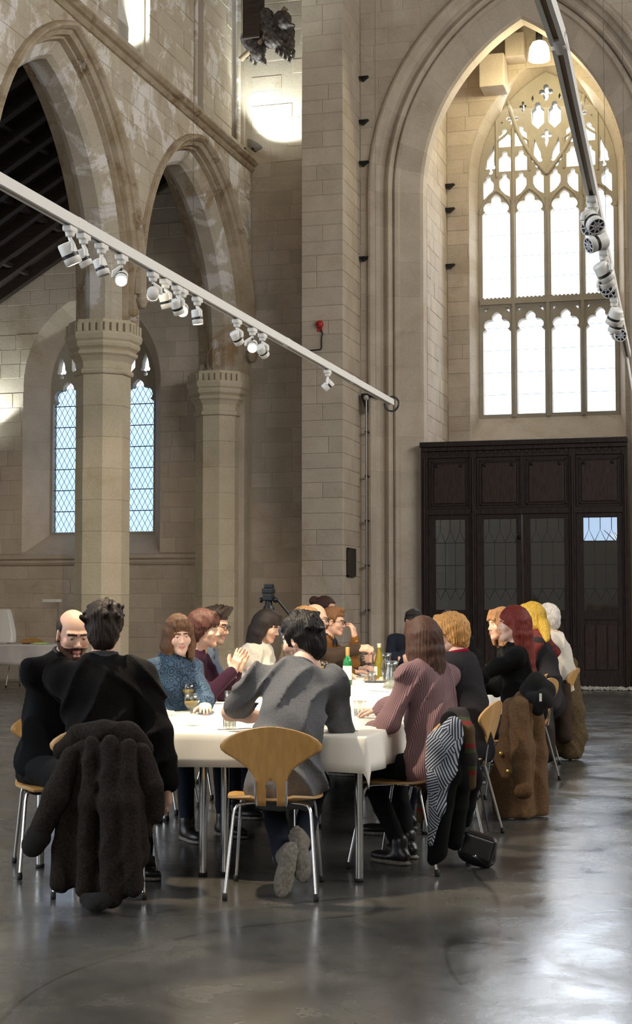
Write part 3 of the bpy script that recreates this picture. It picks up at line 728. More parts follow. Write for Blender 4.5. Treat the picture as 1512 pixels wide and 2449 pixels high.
# ================================================================== LIGHT FITTINGS AND SMALL FIXTURES
def emis(name, c, s):
    m = bpy.data.materials.new(name); m.use_nodes = True; b = m.node_tree.nodes['Principled BSDF']
    b.inputs['Base Color'].default_value = (*c, 1); b.inputs['Emission Color'].default_value = (*c, 1); b.inputs['Emission Strength'].default_value = s
    return m
M['lamp_on'] = emis('lit_lamp_lens', (1.0, 0.88, 0.66), 14.0)
M['dome_on'] = emis('lit_opal_glass', (1.0, 0.93, 0.74), 4.0)
M['flood_on'] = emis('lit_flood_glass', (0.92, 1.0, 0.98), 8.0)
M['lens_dark'] = mat('dark_lamp_grille', (0.035, 0.035, 0.045), 0.35)
M['lens_grey'] = mat('unlit_lens', (0.55, 0.56, 0.62), 0.15, metal=0.3)
WARM = (1.0, 0.83, 0.58)
TX, TZ = -3.30, 3.30
trk = thing('lighting_track', 'long white lighting track hung above the table, running to the great arch', 'track', (TX, 0, TZ))
tb = MB(); Y0, Y1 = 3.0, 14.45
tb.box(-0.026, 0.026, Y0, Y1, 0.010, 0.052).box(-0.026, -0.010, Y0, Y1, -0.004, 0.010).box(0.010, 0.026, Y0, Y1, -0.004, 0.010)
tb.build('rail', M['white_paint'], trk)
MB().box(-0.010, 0.010, Y0, Y1, 0.006, 0.012).build('groove', mat('track_groove', (0.30, 0.21, 0.10), 0.5, metal=0.5), trk)
for yy in (7.2, 10.9, 12.9): MB().box(-0.028, 0.028, yy-0.05, yy+0.05, -0.005, 0.054, bev=0.003).build('joiner', M['white_paint'], trk)
MB().tube([(0.03*math.cos(a), 14.5, 0.02 + 0.055*math.sin(a)) if False else (0.07*math.cos(a), 14.46 + 0.01*math.sin(3*a), 0.01 + 0.07*math.sin(a)) for a in [2*PI*i/26 for i in range(40)]], 0.010, 6).build('cable_coil', M['black_plastic'], trk)
for yy in (4.2, 8.9, 13.8): MB().tube([(0, yy, 0.05), (0, yy, 15.0-TZ)], 0.0012, 4).build('hanging_wire', M['iron'], trk)

def spot(label, loc, aim, on, power=0, ang=40, group=None, r=0.035, L=0.092, drop=0.125, off_face='grille'):
    """track spotlight: adapter, arm, can with a black band, lens; aim is the direction it points"""
    t = thing('track_spotlight', label, 'spotlight', loc, 0, group)
    MB().box(-0.024, 0.024, -0.045, 0.045, -0.03, 0.0, bev=0.008).lathe([(0.022, -0.05), (0.026, -0.03)], 12).build('adapter', M['white_paint'], t)
    a = Vector(aim).normalized(); piv = Vector((0, 0, -drop))
    sdv = a.cross(Vector((0, 0, 1))); sdv = sdv.normalized() if sdv.length > 0.05 else Vector((1, 0, 0))
    arm = MB(); arm.tube([(0, 0, -0.04), sdv*0.0 + Vector((0, 0, -0.062)), sdv*(r+0.01) + piv*0.75, sdv*(r+0.012) + piv], [0.010, 0.011, 0.012, 0.010], 8)
    arm.build('arm', M['white_paint'], t)
    MB().box(-0.004, 0.004, -0.009, 0.009, -0.095, -0.055).build('arm_slot', M['black_plastic'], t)
    s0 = piv - a*(L*0.5)
    can = MB(); can.lathe([(0.0, 0), (r*0.92, 0), (r, 0.008), (r, L*0.52)], 20, s0, axis=a, caps=False); can.build('can', M['white_paint'], t)
    MB().lathe([(r*0.97, L*0.50), (r*0.97, L*0.70)], 20, s0, axis=a).build('black_band', M['black_plastic'], t)
    MB().lathe([(r, L*0.68), (r, L*0.995), (r*0.9, L), (r*0.86, L*0.95)], 20, s0, axis=a, caps=False).build('front_ring', M['white_paint'], t)
    ln = MB().lathe([(0.0, L*0.965), (r*0.88, L*0.965)], 20, s0, axis=a)
    lo = ln.build('lens', M['lamp_on'] if on else (M['lens_dark'] if off_face == 'grille' else M['lens_grey']), t)
    if not on and off_face == 'grille':
        R = a.to_track_quat('Z', 'Y').to_matrix(); g = MB()
        for k in range(4):
            an = PI*k/4; d = R @ Vector((math.cos(an), math.sin(an), 0)); c = s0 + a*(L*0.985)
            g.tube([c - d*r*0.85, c + d*r*0.85], 0.0035, 5)
        g.tube([s0 + a*(L*0.985) + R @ Vector((r*0.45*math.cos(q), r*0.45*math.sin(q), 0)) for q in [2*PI*i/12 for i in range(13)]], 0.003, 5)
        g.build('grille_spokes', M['lens_grey'], lo)
    if on and power:
        p = Vector(loc) + s0 + a*(L + 0.02)
        lamp('SPOT', 'spotlight_beam', p, p + a, power, WARM, size=0.03, angle=ang, blend=0.55)
    return t
def at_aim(Y, target): return Vector(target) - Vector((TX, Y, TZ-0.16))
spot_list = [  # Y along the track, aim, lit, power
    (7.10, at_aim(7.10, (-2.45, 7.9, 0.73)), True, 480, 'first spotlight at the left of the long track, large, lit and tilted towards the table'),
    (7.266, at_aim(7.266, (-2.2, 8.2, 0.4)), False, 0, 'second spotlight from the left on the long track, unlit, tilted right'),
    (7.497, at_aim(7.497, (-2.4, 7.9, 0.4)), False, 0, 'third spotlight from the left on the long track, unlit, tilted right'),
    (7.771, Vector((0.38, -1.0, -0.75)), True, 60, 'fourth spotlight from the left on the long track, glaring at the camera'),
    (8.235, at_aim(8.235, (-8.4, 19.8, 1.3)), True, 950, 'fifth spotlight from the left on the long track, turned away towards the pillar'),
    (8.435, at_aim(8.435, (-2.9, 9.2, 0.7)), False, 0, 'sixth spotlight from the left on the long track, unlit, pointing down'),
    (8.63, at_aim(8.63, (-2.9, 10.2, 0.73)), True, 520, 'seventh spotlight from the left on the long track, lit, back turned to the glaring one'),
    (8.723, Vector((0.36, -1.0, -0.55)), True, 90, 'eighth spotlight from the left on the long track, glaring brightest in the middle'),
    (8.982, at_aim(8.982, (-3.1, 9.2, 0.73)), True, 480, 'ninth spotlight from the left on the long track, lit, turned back to the left'),
    (9.762, at_aim(9.762, (-2.5, 11.7, 0.73)), True, 560, 'tenth spotlight from the left on the long track, small, lit and tilted right'),
    (10.10, Vector((0.30, -1.0, -0.65)), True, 110, 'eleventh spotlight from the left on the long track, glaring, in the far group of three'),
    (10.33, at_aim(10.33, (-2.4, 13.4, 0.73)), True, 560, 'twelfth spotlight from the left on the long track, right of the far glare'),
    (12.096, Vector((0.6, 0.1, 0.55)), False, 0, 'last spotlight near the right end of the long track, tilted upwards'),
]
for i, (yy, aim, on, pw, lb) in enumerate(spot_list):
    spot(lb, (TX, yy, TZ-0.008), aim, on, pw, 26 if i == 4 else 62 if i in (0, 3, 7) else 50, 'spotlights on the long track', off_face='lens', r=0.044 if i == 0 else 0.035, L=0.115 if i == 0 else 0.092, drop=0.14 if i == 0 else 0.125)

# second track on the right, in two lengths
RX = -0.60
trk2 = thing('lighting_track', 'white lighting track at the right, crossing the tall window with unlit spotlights', 'track', (RX, 5.25, TZ))
for nm, y0, y1, yaw in (('rail', -4.4, -0.02, 0.0), ('rail', 0.02, 6.9, math.radians(2.3))):
    o = MB().box(-0.026, 0.026, y0, y1, 0.010, 0.052).box(-0.026, -0.010, y0, y1, -0.004, 0.010).box(0.010, 0.026, y0, y1, -0.004, 0.010).build(nm, M['white_paint'], trk2); o.rotation_euler = (0, 0, yaw)
    o2 = MB().box(-0.010, 0.010, y0, y1, 0.006, 0.012).build('groove', mat('track_groove', (0.16, 0.10, 0.05), 0.5, metal=0.5), trk2); o2.rotation_euler = (0, 0, yaw)
MB().tube([(0, 0.0, 0.02), (0, 0.06, 0.02)], 0.030, 10).tube([(0, -0.06, 0.02), (0, 0, 0.02)], 0.030, 10).build('joiner', M['white_paint'], trk2)
MB().tube([(-0.275, 6.85, 0.0), (-0.24, 6.86, -0.25), (-0.14, 6.9, -0.7), (-0.05, 7.0, -1.5), (0.0, 7.05, -3.3)], 0.009, 6).build('cable', M['white_paint'], trk2)
for yy in (-1.0, 3.4, 6.6): MB().tube([(-max(0, yy)*0.040, yy, 0.05), (-max(0, yy)*0.040, yy, 15.0-TZ)], 0.0012, 4).build('hanging_wire', M['iron'], trk2)
rl = [(7.25, (0.45, -0.55, -0.6), 'topmost spotlight of the right track, large, tilted down to the right'), (7.36, (-0.35, -0.9, -0.25), 'second spotlight down the right track, its dark front facing the camera'),
      (7.69, (-0.75, -0.5, -0.35), 'third spotlight down the right track, alone, pointing left'), (8.39, (0.45, 0.5, -0.75), 'fourth spotlight down the right track, large, tilted away'),
      (8.55, (0.3, 0.4, -0.85), 'fifth spotlight down the right track, tucked under the fourth'), (8.78, (-0.1, -0.95, -0.3), 'sixth spotlight down the right track, round dark front facing the camera'),
      (8.90, (0.15, -0.95, -0.3), 'seventh spotlight down the right track, dark front beside the sixth'), (9.72, (-0.4, 0.5, -0.8), 'eighth spotlight down the right track, tilted down left'),
      (10.0, (-0.35, 0.45, -0.85), 'ninth spotlight down the right track, below the eighth'), (10.4, (0.35, -0.9, -0.25), 'lowest spotlight of the right track, dark front facing the camera')]
for yy, aim, lb in rl:
    spot(lb, (RX - (yy-5.25)*0.0402, yy, TZ-0.008), aim, False, 0, group='spotlights on the right track', r=0.042, L=0.105, drop=0.115)

# pendant in the chamber
pd = thing('pendant_lamp', 'lit white dome pendant lamp hanging before the tall window', 'lamp', (-3.36, 26.4, 10.88))
MB().lathe([(0.0, 0.34), (0.05, 0.335), (0.12, 0.30), (0.165, 0.22), (0.185, 0.10), (0.19, 0.0), (0.18, -0.008), (0.17, 0.0), (0.165, 0.10), (0.14, 0.21), (0.0, 0.30)], 28).build('shade', M['dome_on'], pd)
MB().lathe([(0.05, 0.33), (0.058, 0.36), (0.058, 0.50), (0.03, 0.53), (0.0, 0.535)], 14).build('lamp_holder', mat('dark_grey_metal', (0.05, 0.05, 0.05), 0.4, metal=0.5), pd)
for s in (-1, 1): MB().tube([(s*0.03, 0, 0.52), (s*0.022, 0, 1.22)], 0.008, 6).build('cord', M['iron'], pd)
lamp('POINT', 'pendant_light', (-3.36, 26.4, 10.76), (0, 0, 0), 120, (1.0, 0.86, 0.50), size=0.12)

# floodlights washing the walls
def flood(label, loc, aim, power, ang, col, dark=False):
    t = thing('floodlight', label, 'floodlight', loc)
    a = Vector(aim).normalized(); p = Vector((0, 0, 0.10))
    MB().lathe([(0.0, -0.10), (0.09, -0.07), (0.14, 0.0), (0.15, 0.03)], 16, p, axis=a, caps=False).build('bowl', mat('grey_lamp_bowl', (0.32, 0.30, 0.27), 0.5), t)
    MB().lathe([(0.0, 0.018), (0.14, 0.018)], 16, p, axis=a).build('lens', M['flood_on'], t)
    MB().box(-0.02, 0.02, -0.09, 0.09, 0.0, 0.03, bev=0.004).tube([(0, 0.05, 0.02), (0, 0.08, 0.08)], 0.008, 6).build('bracket', M['iron'], t)
    q = Vector(loc) + p + a*0.06
    lamp('SPOT', 'floodlight_beam', q, q + a, power, col, size=0.05, angle=ang, blend=0.45)
    return t
COOL = (0.90, 1.0, 0.97)
flood('round floodlight on the ledge in the corner, washing the end wall', (-8.0, 24.55, 9.10), (0.42, 0.12, 0.80), 300, 118, COOL)
flood('round floodlight on the ledge below the left clerestory window', (-8.55, 19.6, 9.32), (-0.1, 0.62, 0.7), 260, 95, COOL)
flood('floodlight in the aisle, outside the left edge, washing the wall left of the window', (-13.3, 24.55, 4.2), (0.22, 0.30, 0.85), 170, 82, COOL)
flood('floodlight high on the pilaster, only its white rim in view at the top', (-6.83, 23.82, 11.40), (0.0, 0.1, 1.0), 40, 90, COOL)

# track stub in the aisle
ak = thing('lighting_track', 'short white lighting track crossing the aisle at the left edge', 'track', (-12.35, 0, 5.02))
MB().box(-0.03, 0.03, 16, 23.6, 0, 0.09, bev=0.004).build('rail', M['white_paint'], ak); MB().box(-0.012, 0.012, 16, 23.6, -0.006, 0.003).build('groove', M['iron'], ak)
MB().tube([(0, 20, 0.08), (0, 20, 2.25)], 0.006, 5).build('hanging_wire', M['iron'], ak)

# fire bell with its conduit, plaque, drain pipe, iron pegs
fb = thing('fire_bell', 'round red fire bell on the pilaster', 'bell', (-6.68, 23.99, 5.94))
MB().lathe([(0.064, 0.0), (0.064, 0.025), (0.058, 0.046), (0.038, 0.06), (0.0, 0.068)], 20, axis=(0, -1, 0)).build('gong', M['red_paint'], fb)
MB().box(-0.045, 0.045, -0.004, 0.0, -0.12, 0.06).lathe([(0.02, 0.066), (0.016, 0.077), (0, 0.079)], 10, axis=(0, -1, 0)).build('back_box', M['red_paint'], fb)
MB().tube([(0.01, -0.012, -0.08), (0.055, -0.012, -0.15), (0.035, -0.012, -0.22), (0.035, -0.012, -0.40), (0.015, -0.012, -0.415), (-0.30, -0.012, -0.43)], 0.010, 6).build('conduit', M['iron'], fb)
pq = thing('wall_plaque', 'dark rectangular plaque on the side of the pilaster', 'plaque', (-6.275, 24.43, 2.05))
MB().box(0, 0.022, -0.24, 0.24, -0.22, 0.22, bev=0.006).build('plate', M['plaque'], pq)
fr = MB()
for (a, b, c, d) in ((-0.25, 0.25, 0.21, 0.235), (-0.25, 0.25, -0.235, -0.21), (-0.25, -0.225, -0.235, 0.235), (0.225, 0.25, -0.235, 0.235)): fr.box(0, 0.032, a, b, c, d, bev=0.004)
fr.build('rim', M['plaque'], pq)
pp = thing('wall_pipe', 'thin vertical steel pipe with a ball top in the corner by the arch', 'pipe', (-6.14, 24.98, 0))
MB().tube([(0, 0, 0.0), (0, 0, 4.80)], 0.017, 8).build('tube', mat('grey_steel', (0.28, 0.27, 0.27), 0.35, metal=0.7), pp)
MB().lathe([(0, -0.05), (0.035, -0.035), (0.05, 0.0), (0.035, 0.035), (0, 0.05)], 14, (0, -0.01, 4.84)).build('ball', mat('grey_knob', (0.42, 0.40, 0.38), 0.4), pp)
MB().box(-0.10, 0.28, 0.02, 0.14, 4.86, 4.92, bev=0.01).prism([(-0.10, 4.86), (0.0, 4.60), (0.0, 4.86)], lambda u, v, d: (u, d, v), 0.03, 0.14).build('bracket', M['iron'], pp)
for k in range(6): MB().box(-0.028, 0.028, -0.01, 0.12, 0.5 + k*0.75, 0.53 + k*0.75).build('clip', M['iron'], pp)
for k, (x, y, z) in enumerate(((-6.22, 25.15, 10.38), (-6.22, 25.15, 9.62), (-6.22, 25.15, 8.90), (-6.22, 25.15, 7.25))):
    t = thing('iron_peg', ('topmost', 'second', 'third', 'lowest')[k] + ' of four iron pegs in the corner right of the pilaster', 'peg', (x, y, z), 0, 'pegs beside the pilaster')
    MB().prism([(-0.075, 0.03), (0.10, 0.03), (0.085, 0.012), (0.0, -0.055), (-0.045, -0.02)], lambda u, v, d: (u, d, v), -0.09, 0.0).build('wedge', M['iron'], t)
    MB().lathe([(0.0, 0), (0.012, 0.002), (0.0, 0.014)], 8, (0.0, -0.095, 0.0), axis=(0, -1, 0)).build('tip', M['iron'], t)
for k, (y, z) in enumerate(((27.63, 9.1), (27.63, 8.65), (27.63, 7.6))):
    t = thing('iron_peg', ('upper', 'middle', 'lower')[k] + ' of three iron pegs in the far left corner of the chamber', 'peg', (-5.20, y, z), 0, 'pegs in the chamber corner')
    MB().prism([(-0.07, 0.03), (0.10, 0.03), (0.0, -0.05), (-0.06, -0.03)], lambda u, v, d: (u, d, v), -0.06, 0.06).build('wedge', M['iron'], t)

# carved roof timber at the top of the corner
rt = thing('carved_roof_bracket', 'dark carved winged roof bracket high in the corner beside the clerestory', 'carving', (-7.95, 24.55, 0))
MB().box(-0.20, 0.10, -0.20, 0.12, 11.0, 14.9, bev=0.02).build('wall_post', M['roof_wood'], rt)
MB().tube([(-0.30, 0.0, 10.72), (0.1, -0.05, 11.0), (0.55, -0.1, 11.5)], 0.05, 8).build('brace', mat('pale_timber', (0.30, 0.22, 0.14), 0.8), rt)

# ================================================================== FIGURES AND SOFT SHAPES
# distance fields on a grid, joined smoothly, then skinned (surface nets)
A3 = lambda *v: np.array(v, dtype=np.float32)
class Field:
    def __init__(s, lo, hi, h):
        s.h = h; s.lo = np.array(lo, dtype=np.float32); n = np.ceil((np.array(hi) - s.lo)/h).astype(int) + 1
        s.n = n; s.D = np.full(n, 9.0, dtype=np.float32)
        s.ax = [s.lo[i] + h*np.arange(n[i], dtype=np.float32) for i in range(3)]
    def _win(s, lo, hi, pad):
        i0 = np.maximum(0, np.floor((np.array(lo) - pad - s.lo)/s.h).astype(int)); i1 = np.minimum(s.n, np.ceil((np.array(hi) + pad - s.lo)/s.h).astype(int) + 1)
        if (i1 <= i0).any(): return None
        sl = tuple(slice(a, b) for a, b in zip(i0, i1))
        return sl, s.ax[0][sl[0]][:, None, None], s.ax[1][sl[1]][None, :, None], s.ax[2][sl[2]][None, None, :]
    def _put(s, sl, d, k, sub):
        D = s.D[sl]
        if sub:
            if k > 0:
                hh = np.maximum(k - np.abs(D + d), 0)/k; s.D[sl] = np.maximum(D, -d) + hh*hh*k*0.25
            else: s.D[sl] = np.maximum(D, -d)
        elif k > 0:
            hh = np.maximum(k - np.abs(D - d), 0)/k; s.D[sl] = np.minimum(D, d) - hh*hh*k*0.25
        else: s.D[sl] = np.minimum(D, d)
    def cap(s, a, b, ra, rb=None, k=0.02, sub=False):
        rb = ra if rb is None else rb; a = np.array(a, dtype=np.float32); b = np.array(b, dtype=np.float32); r = max(ra, rb)
        w = s._win(np.minimum(a, b) - r, np.maximum(a, b) + r, k + 3*s.h)
        if w is None: return s
        sl, X, Y, Z = w; d = b - a; L2 = float(d @ d) + 1e-9
        t = np.clip(((X-a[0])*d[0] + (Y-a[1])*d[1] + (Z-a[2])*d[2])/L2, 0, 1)
        q = np.sqrt((X-a[0]-t*d[0])**2 + (Y-a[1]-t*d[1])**2 + (Z-a[2]-t*d[2])**2) - (ra + (rb-ra)*t)
        s._put(sl, q, k, sub); return s
    def chain(s, pts, rs, k=0.015):
        for i in range(len(pts)-1): s.cap(pts[i], pts[i+1], rs[i], rs[i+1], k)
        return s
    def ell(s, c, r, R=None, k=0.02, sub=False):
        c = np.array(c, dtype=np.float32); r = np.array(r, dtype=np.float32); m = float(r.max())
        ext = r if R is None else np.full(3, m)
        w = s._win(c - ext, c + ext, k + 3*s.h)
        if w is None: return s
        sl, X, Y, Z = w; x, y, z = X-c[0], Y-c[1], Z-c[2]
        if R is not None:
            R = np.array(R, dtype=np.float32); x, y, z = (x*R[0,0]+y*R[1,0]+z*R[2,0]), (x*R[0,1]+y*R[1,1]+z*R[2,1]), (x*R[0,2]+y*R[1,2]+z*R[2,2])
        k0 = np.sqrt((x/r[0])**2 + (y/r[1])**2 + (z/r[2])**2); k1 = np.sqrt((x/r[0]**2)**2 + (y/r[1]**2)**2 + (z/r[2]**2)**2)
        s._put(sl, k0*(k0-1)/(k1+1e-6), k, sub); return s
    def box(s, c, hf, R=None, rd=0.01, k=0.01, sub=False):
        c = np.array(c, dtype=np.float32); hf = np.array(hf, dtype=np.float32); ext = hf if R is None else np.full(3, float(np.linalg.norm(hf)))
        w = s._win(c - ext, c + ext, k + 3*s.h)
        if w is None: return s
        sl, X, Y, Z = w; x, y, z = X-c[0], Y-c[1], Z-c[2]
        if R is not None:
            R = np.array(R, dtype=np.float32); x, y, z = (x*R[0,0]+y*R[1,0]+z*R[2,0]), (x*R[0,1]+y*R[1,1]+z*R[2,1]), (x*R[0,2]+y*R[1,2]+z*R[2,2])
        qx, qy, qz = np.abs(x)-hf[0]+rd, np.abs(y)-hf[1]+rd, np.abs(z)-hf[2]+rd
        d = np.sqrt(np.maximum(qx, 0)**2 + np.maximum(qy, 0)**2 + np.maximum(qz, 0)**2) + np.minimum(np.maximum(np.maximum(qx, qy), qz), 0) - rd
        s._put(sl, d, k, sub); return s
    def plane_cut(s, p, n):
        """removes everything on the side of p that n points to"""
        d = (s.ax[0][:, None, None]-p[0])*n[0] + (s.ax[1][None, :, None]-p[1])*n[1] + (s.ax[2][None, None, :]-p[2])*n[2]
        s.D = np.maximum(s.D, d.astype(np.float32)); return s
    def warp(s, fn, amp):
        s.D += amp*fn(s.ax[0][:, None, None], s.ax[1][None, :, None], s.ax[2][None, None, :]).astype(np.float32); return s
    def mesh(s):
        D = s.D; I = D < 0; n = D.shape
        c = np.zeros(tuple(k-1 for k in n), dtype=np.uint8)
        for i in (0, 1):
            for j in (0, 1):
                for k in (0, 1): c += I[i:n[0]-1+i, j:n[1]-1+j, k:n[2]-1+k]
        act = np.argwhere((c > 0) & (c < 8))
        if len(act) == 0: return np.zeros((0, 3)), []
        idx = np.full(c.shape, -1, dtype=np.int64); idx[tuple(act.T)] = np.arange(len(act))
        acc = np.zeros((len(act), 3)); cnt = np.zeros(len(act))
        corners = [np.array((i, j, k)) for i in (0, 1) for j in (0, 1) for k in (0, 1)]
        for a in corners:
            for ax in range(3):
                if a[ax] == 0:
                    b = a.copy(); b[ax] = 1
                    da = D[tuple((act+a).T)].astype(np.float64); db = D[tuple((act+b).T)].astype(np.float64)
                    m = (da < 0) != (db < 0); t = np.where(m, da/(da-db+1e-12), 0)
                    p = act + a[None, :].astype(float); p[:, ax] += t
                    acc[m] += p[m]; cnt[m] += 1
        V = s.lo[None, :] + s.h*(acc/cnt[:, None])
        Q = []
        for ax in range(3):
            sa = [slice(None)]*3; sb = [slice(None)]*3; sa[ax] = slice(0, -1); sb[ax] = slice(1, None)
            A, B = I[tuple(sa)], I[tuple(sb)]
            e = np.argwhere(A != B); u, v = (ax+1) % 3, (ax+2) % 3
            ok = (e[:, u] > 0) & (e[:, v] > 0) & (e[:, u] < n[u]-1) & (e[:, v] < n[v]-1); e = e[ok]
            fl = A[tuple(e.T)]
            def cell(du, dv):
                q = e.copy(); q[:, u] += du; q[:, v] += dv; return idx[tuple(q.T)]
            q = np.stack([cell(-1, -1), cell(0, -1), cell(0, 0), cell(-1, 0)], 1)
            q = np.where(fl[:, None], q, q[:, ::-1]); Q.append(q)
        return V, np.concatenate(Q)

def fmesh(name, parts, mats, parent=None, mfun=None):
    """parts: list of (V, Q, material index or array); links them as one object"""
    VV, QQ, MM = [], [], []; o = 0
    for V, Q, mi in parts:
        if len(V) == 0: continue
        VV.append(V); QQ.append(np.asarray(Q) + o); MM.append(np.full(len(Q), mi) if np.isscalar(mi) else mi); o += len(V)
    V = np.concatenate(VV); Q = np.concatenate(QQ).astype(np.int32); mi = np.concatenate(MM).astype(np.int32)
    me = bpy.data.meshes.new(name); me.vertices.add(len(V)); me.vertices.foreach_set('co', V.astype(np.float32).ravel())
    me.loops.add(Q.size); me.loops.foreach_set('vertex_index', Q.ravel())
    me.polygons.add(len(Q)); me.polygons.foreach_set('loop_start', np.arange(0, Q.size, 4, dtype=np.int32)); 
    for m in (mats if isinstance(mats, (list, tuple)) else [mats]): me.materials.append(m)
    me.polygons.foreach_set('material_index', mi); me.polygons.foreach_set('use_smooth', np.ones(len(Q), dtype=bool))
    me.update(calc_edges=True); me.validate()
    ob = bpy.data.objects.new(name, me); COL.objects.link(ob)
    if parent: ob.parent = parent
    return ob

def nrm(v): v = np.array(v, dtype=float); return v/(np.linalg.norm(v)+1e-9)
def rotx(a): c, s = math.cos(a), math.sin(a); return np.array([[1,0,0],[0,c,-s],[0,s,c]])
def roty(a): c, s = math.cos(a), math.sin(a); return np.array([[c,0,s],[0,1,0],[-s,0,c]])
def rotz(a): c, s = math.cos(a), math.sin(a); return np.array([[c,-s,0],[s,c,0],[0,0,1]])
RAD = math.radians
def wrinkle(sd, f=30):
    """soft drapery: thin wandering ridges between flat cloth"""
    g = random.Random(sd); a, b, c, e = [g.uniform(0, 6) for _ in range(4)]
    def fn(X, Y, Z):
        wx = X + 0.05*np.sin(11*Z+a) + 0.03*np.sin(19*Y+b); wz = Z + 0.06*np.sin(9*X+c) + 0.035*np.sin(17*Y+e)
        u = 0.62*f*(0.75*wz + 0.75*wx*(1 if sd % 2 else -1) + 0.4*Y); v = 0.8*f*(0.55*wz - 0.8*wx*(1 if sd % 2 else -1) - 0.3*Y) + 1.3
        m = np.clip(0.5 + 0.8*np.sin(7*X+5*Y+6*Z+c), 0, 1)
        r1 = (1-np.abs(np.sin(u)))**1.5; r2 = (1-np.abs(np.sin(v)))**1.5
        return 0.45 - (m*r1*1.6 + (1-m)*r2*1.3)
    return fn
# ---- head, in its own frame: origin between the ears, +y the face, z up
def head_mesh(h, lk):
    f = Field((-0.105, -0.135, -0.175), (0.105, 0.15, 0.15), h)
    fem = lk.get('fem', False); jw = 0.90 if fem else 1.0
    f.ell((0, -0.014, 0.036), (0.074, 0.094, 0.088), k=0.02)
    f.ell((0, 0.026, -0.025), (0.060, 0.066, 0.086), k=0.03)
    f.cap((0.047*jw, 0.0, -0.055), (0.012, 0.066, -0.098), 0.020, 0.016, 0.03).cap((-0.047*jw, 0.0, -0.055), (-0.012, 0.066, -0.098), 0.020, 0.016, 0.03)
    f.ell((0, 0.072, -0.100), (0.019*jw, 0.019, 0.018), k=0.02)
    for s in (-1, 1):
        f.ell((s*0.041, 0.060, -0.026), (0.024, 0.024, 0.026), k=0.02)
        f.cap((s*0.012, 0.083, 0.026), (s*0.047, 0.070, 0.026), 0.011, 0.009, 0.012)
        f.ell((s*0.031, 0.098, 0.004), (0.017, 0.016, 0.0115), k=0.010, sub=True)
    f.cap((0, 0.082, 0.012), (0, 0.107, -0.029), 0.007, 0.0098, 0.010)
    for s in (-1, 1): f.ell((s*0.0115, 0.096, -0.033), (0.0075, 0.010, 0.007), k=0.006)
    sm = lk.get('smile', 0.0)
    f.cap((-0.024, 0.080, -0.062+sm*0.007), (0, 0.0905, -0.061-sm*0.003), 0.0045, 0.006, 0.006).cap((0.024, 0.080, -0.062+sm*0.007), (0, 0.0905, -0.061-sm*0.003), 0.0045, 0.006, 0.006)
    f.cap((-0.019, 0.081, -0.071+sm*0.004), (0, 0.0895, -0.072-sm*0.003), 0.0045, 0.0065, 0.006).cap((0.019, 0.081, -0.071+sm*0.004), (0, 0.0895, -0.072-sm*0.003), 0.0045, 0.0065, 0.006)
    for s in (-1, 1):
        f.ell((s*0.077, -0.006, -0.006), (0.009, 0.020, 0.033), R=rotz(s*-0.35), k=0.010)
        f.ell((s*0.086, 0.000, -0.004), (0.006, 0.010, 0.018), k=0.005, sub=True)
    f.cap((0, -0.025, -0.05), (0, -0.03, -0.17), 0.050, 0.052, 0.03)
    if lk.get('beard'):
        f.warp(lambda X, Y, Z: np.where((Z < -0.045) & (Z > -0.125) & (Y > -0.01) & ~((np.abs(X) < 0.026) & (Z > -0.08) & (Y > 0.06)), -0.005, 0.0) + 0*X, 1.0)
    V, Q = f.mesh()
    C = V[Q].mean(1); x, y, z = np.abs(C[:, 0]), C[:, 1], C[:, 2]
    mi = np.zeros(len(Q), dtype=int)
    zc = z - sm*0.007*(x/0.024)
    lips = (y > 0.074) & (x < 0.0215) & (zc < -0.0585) & (zc > -0.0755); mi[lips] = 1
    brow = (y > 0.055) & (x > 0.010) & (x < 0.052) & (z > 0.019 - 0.10*np.maximum(0, x-0.035)) & (z < 0.031 - 0.15*np.maximum(0, x-0.035)); mi[brow] = 2
    if lk.get('beard'):
        jl = -0.045 + 0.03*np.clip((0.03 - y)/0.05, 0, 1)
        bd = (z < jl) & (z > -0.128) & (y > -0.012) & ~lips & ~((x < 0.016) & (z > -0.088) & (z < -0.078)); bd |= (x < 0.034) & (z < -0.044) & (z > -0.056) & (y > 0.07)
        mi[bd] = 5
    if lk.get('stubble'):
        bd = (z < -0.045) & (z > -0.125) & (y > -0.01) & ~lips; mi[bd] = 5
    parts = [(V, Q, mi)]
    # eyeballs with iris, half covered by lids
    for s in (-1, 1):
        c = np.array((s*0.031, 0.0745, 0.004)); vs = []; fs = []; ms = []
        n1, n2, r = 8, 12, 0.0125; gz = lk.get('gaze', (0, 0))
        ax = nrm((gz[0], 1, gz[1])); e1 = nrm(np.cross(ax, (0, 0, 1))); e2 = np.cross(e1, ax)
        for i in range(n1+1):
            t = (PI*0.62)*i/n1
            for j in range(n2):
                a = 2*PI*j/n2; vs.append(c + r*(ax*math.cos(t) + math.sin(t)*(e1*math.cos(a) + e2*math.sin(a))))
        for i in range(n1):
            for j in range(n2): fs.append((i*n2+j, (i+1)*n2+j, (i+1)*n2+(j+1) % n2, i*n2+(j+1) % n2)); ms.append(4 if i < 2 else 3)
        parts.append((np.array(vs), np.array(fs), np.array(ms)))
        lid = Field((s*0.031-0.02, 0.055, -0.014), (s*0.031+0.02, 0.095, 0.024), h*0.7)
        op = lk.get('lids', 0.5)*0.85
        lid.ell(c, (0.0148, 0.0142, 0.0135), k=0).plane_cut(c + np.array((0, 0.012, 0.0085 - 0.012*op)), nrm((0, 0.35, -1)))
        v2, q2 = lid.mesh(); parts.append((v2, q2, 0))
    return parts

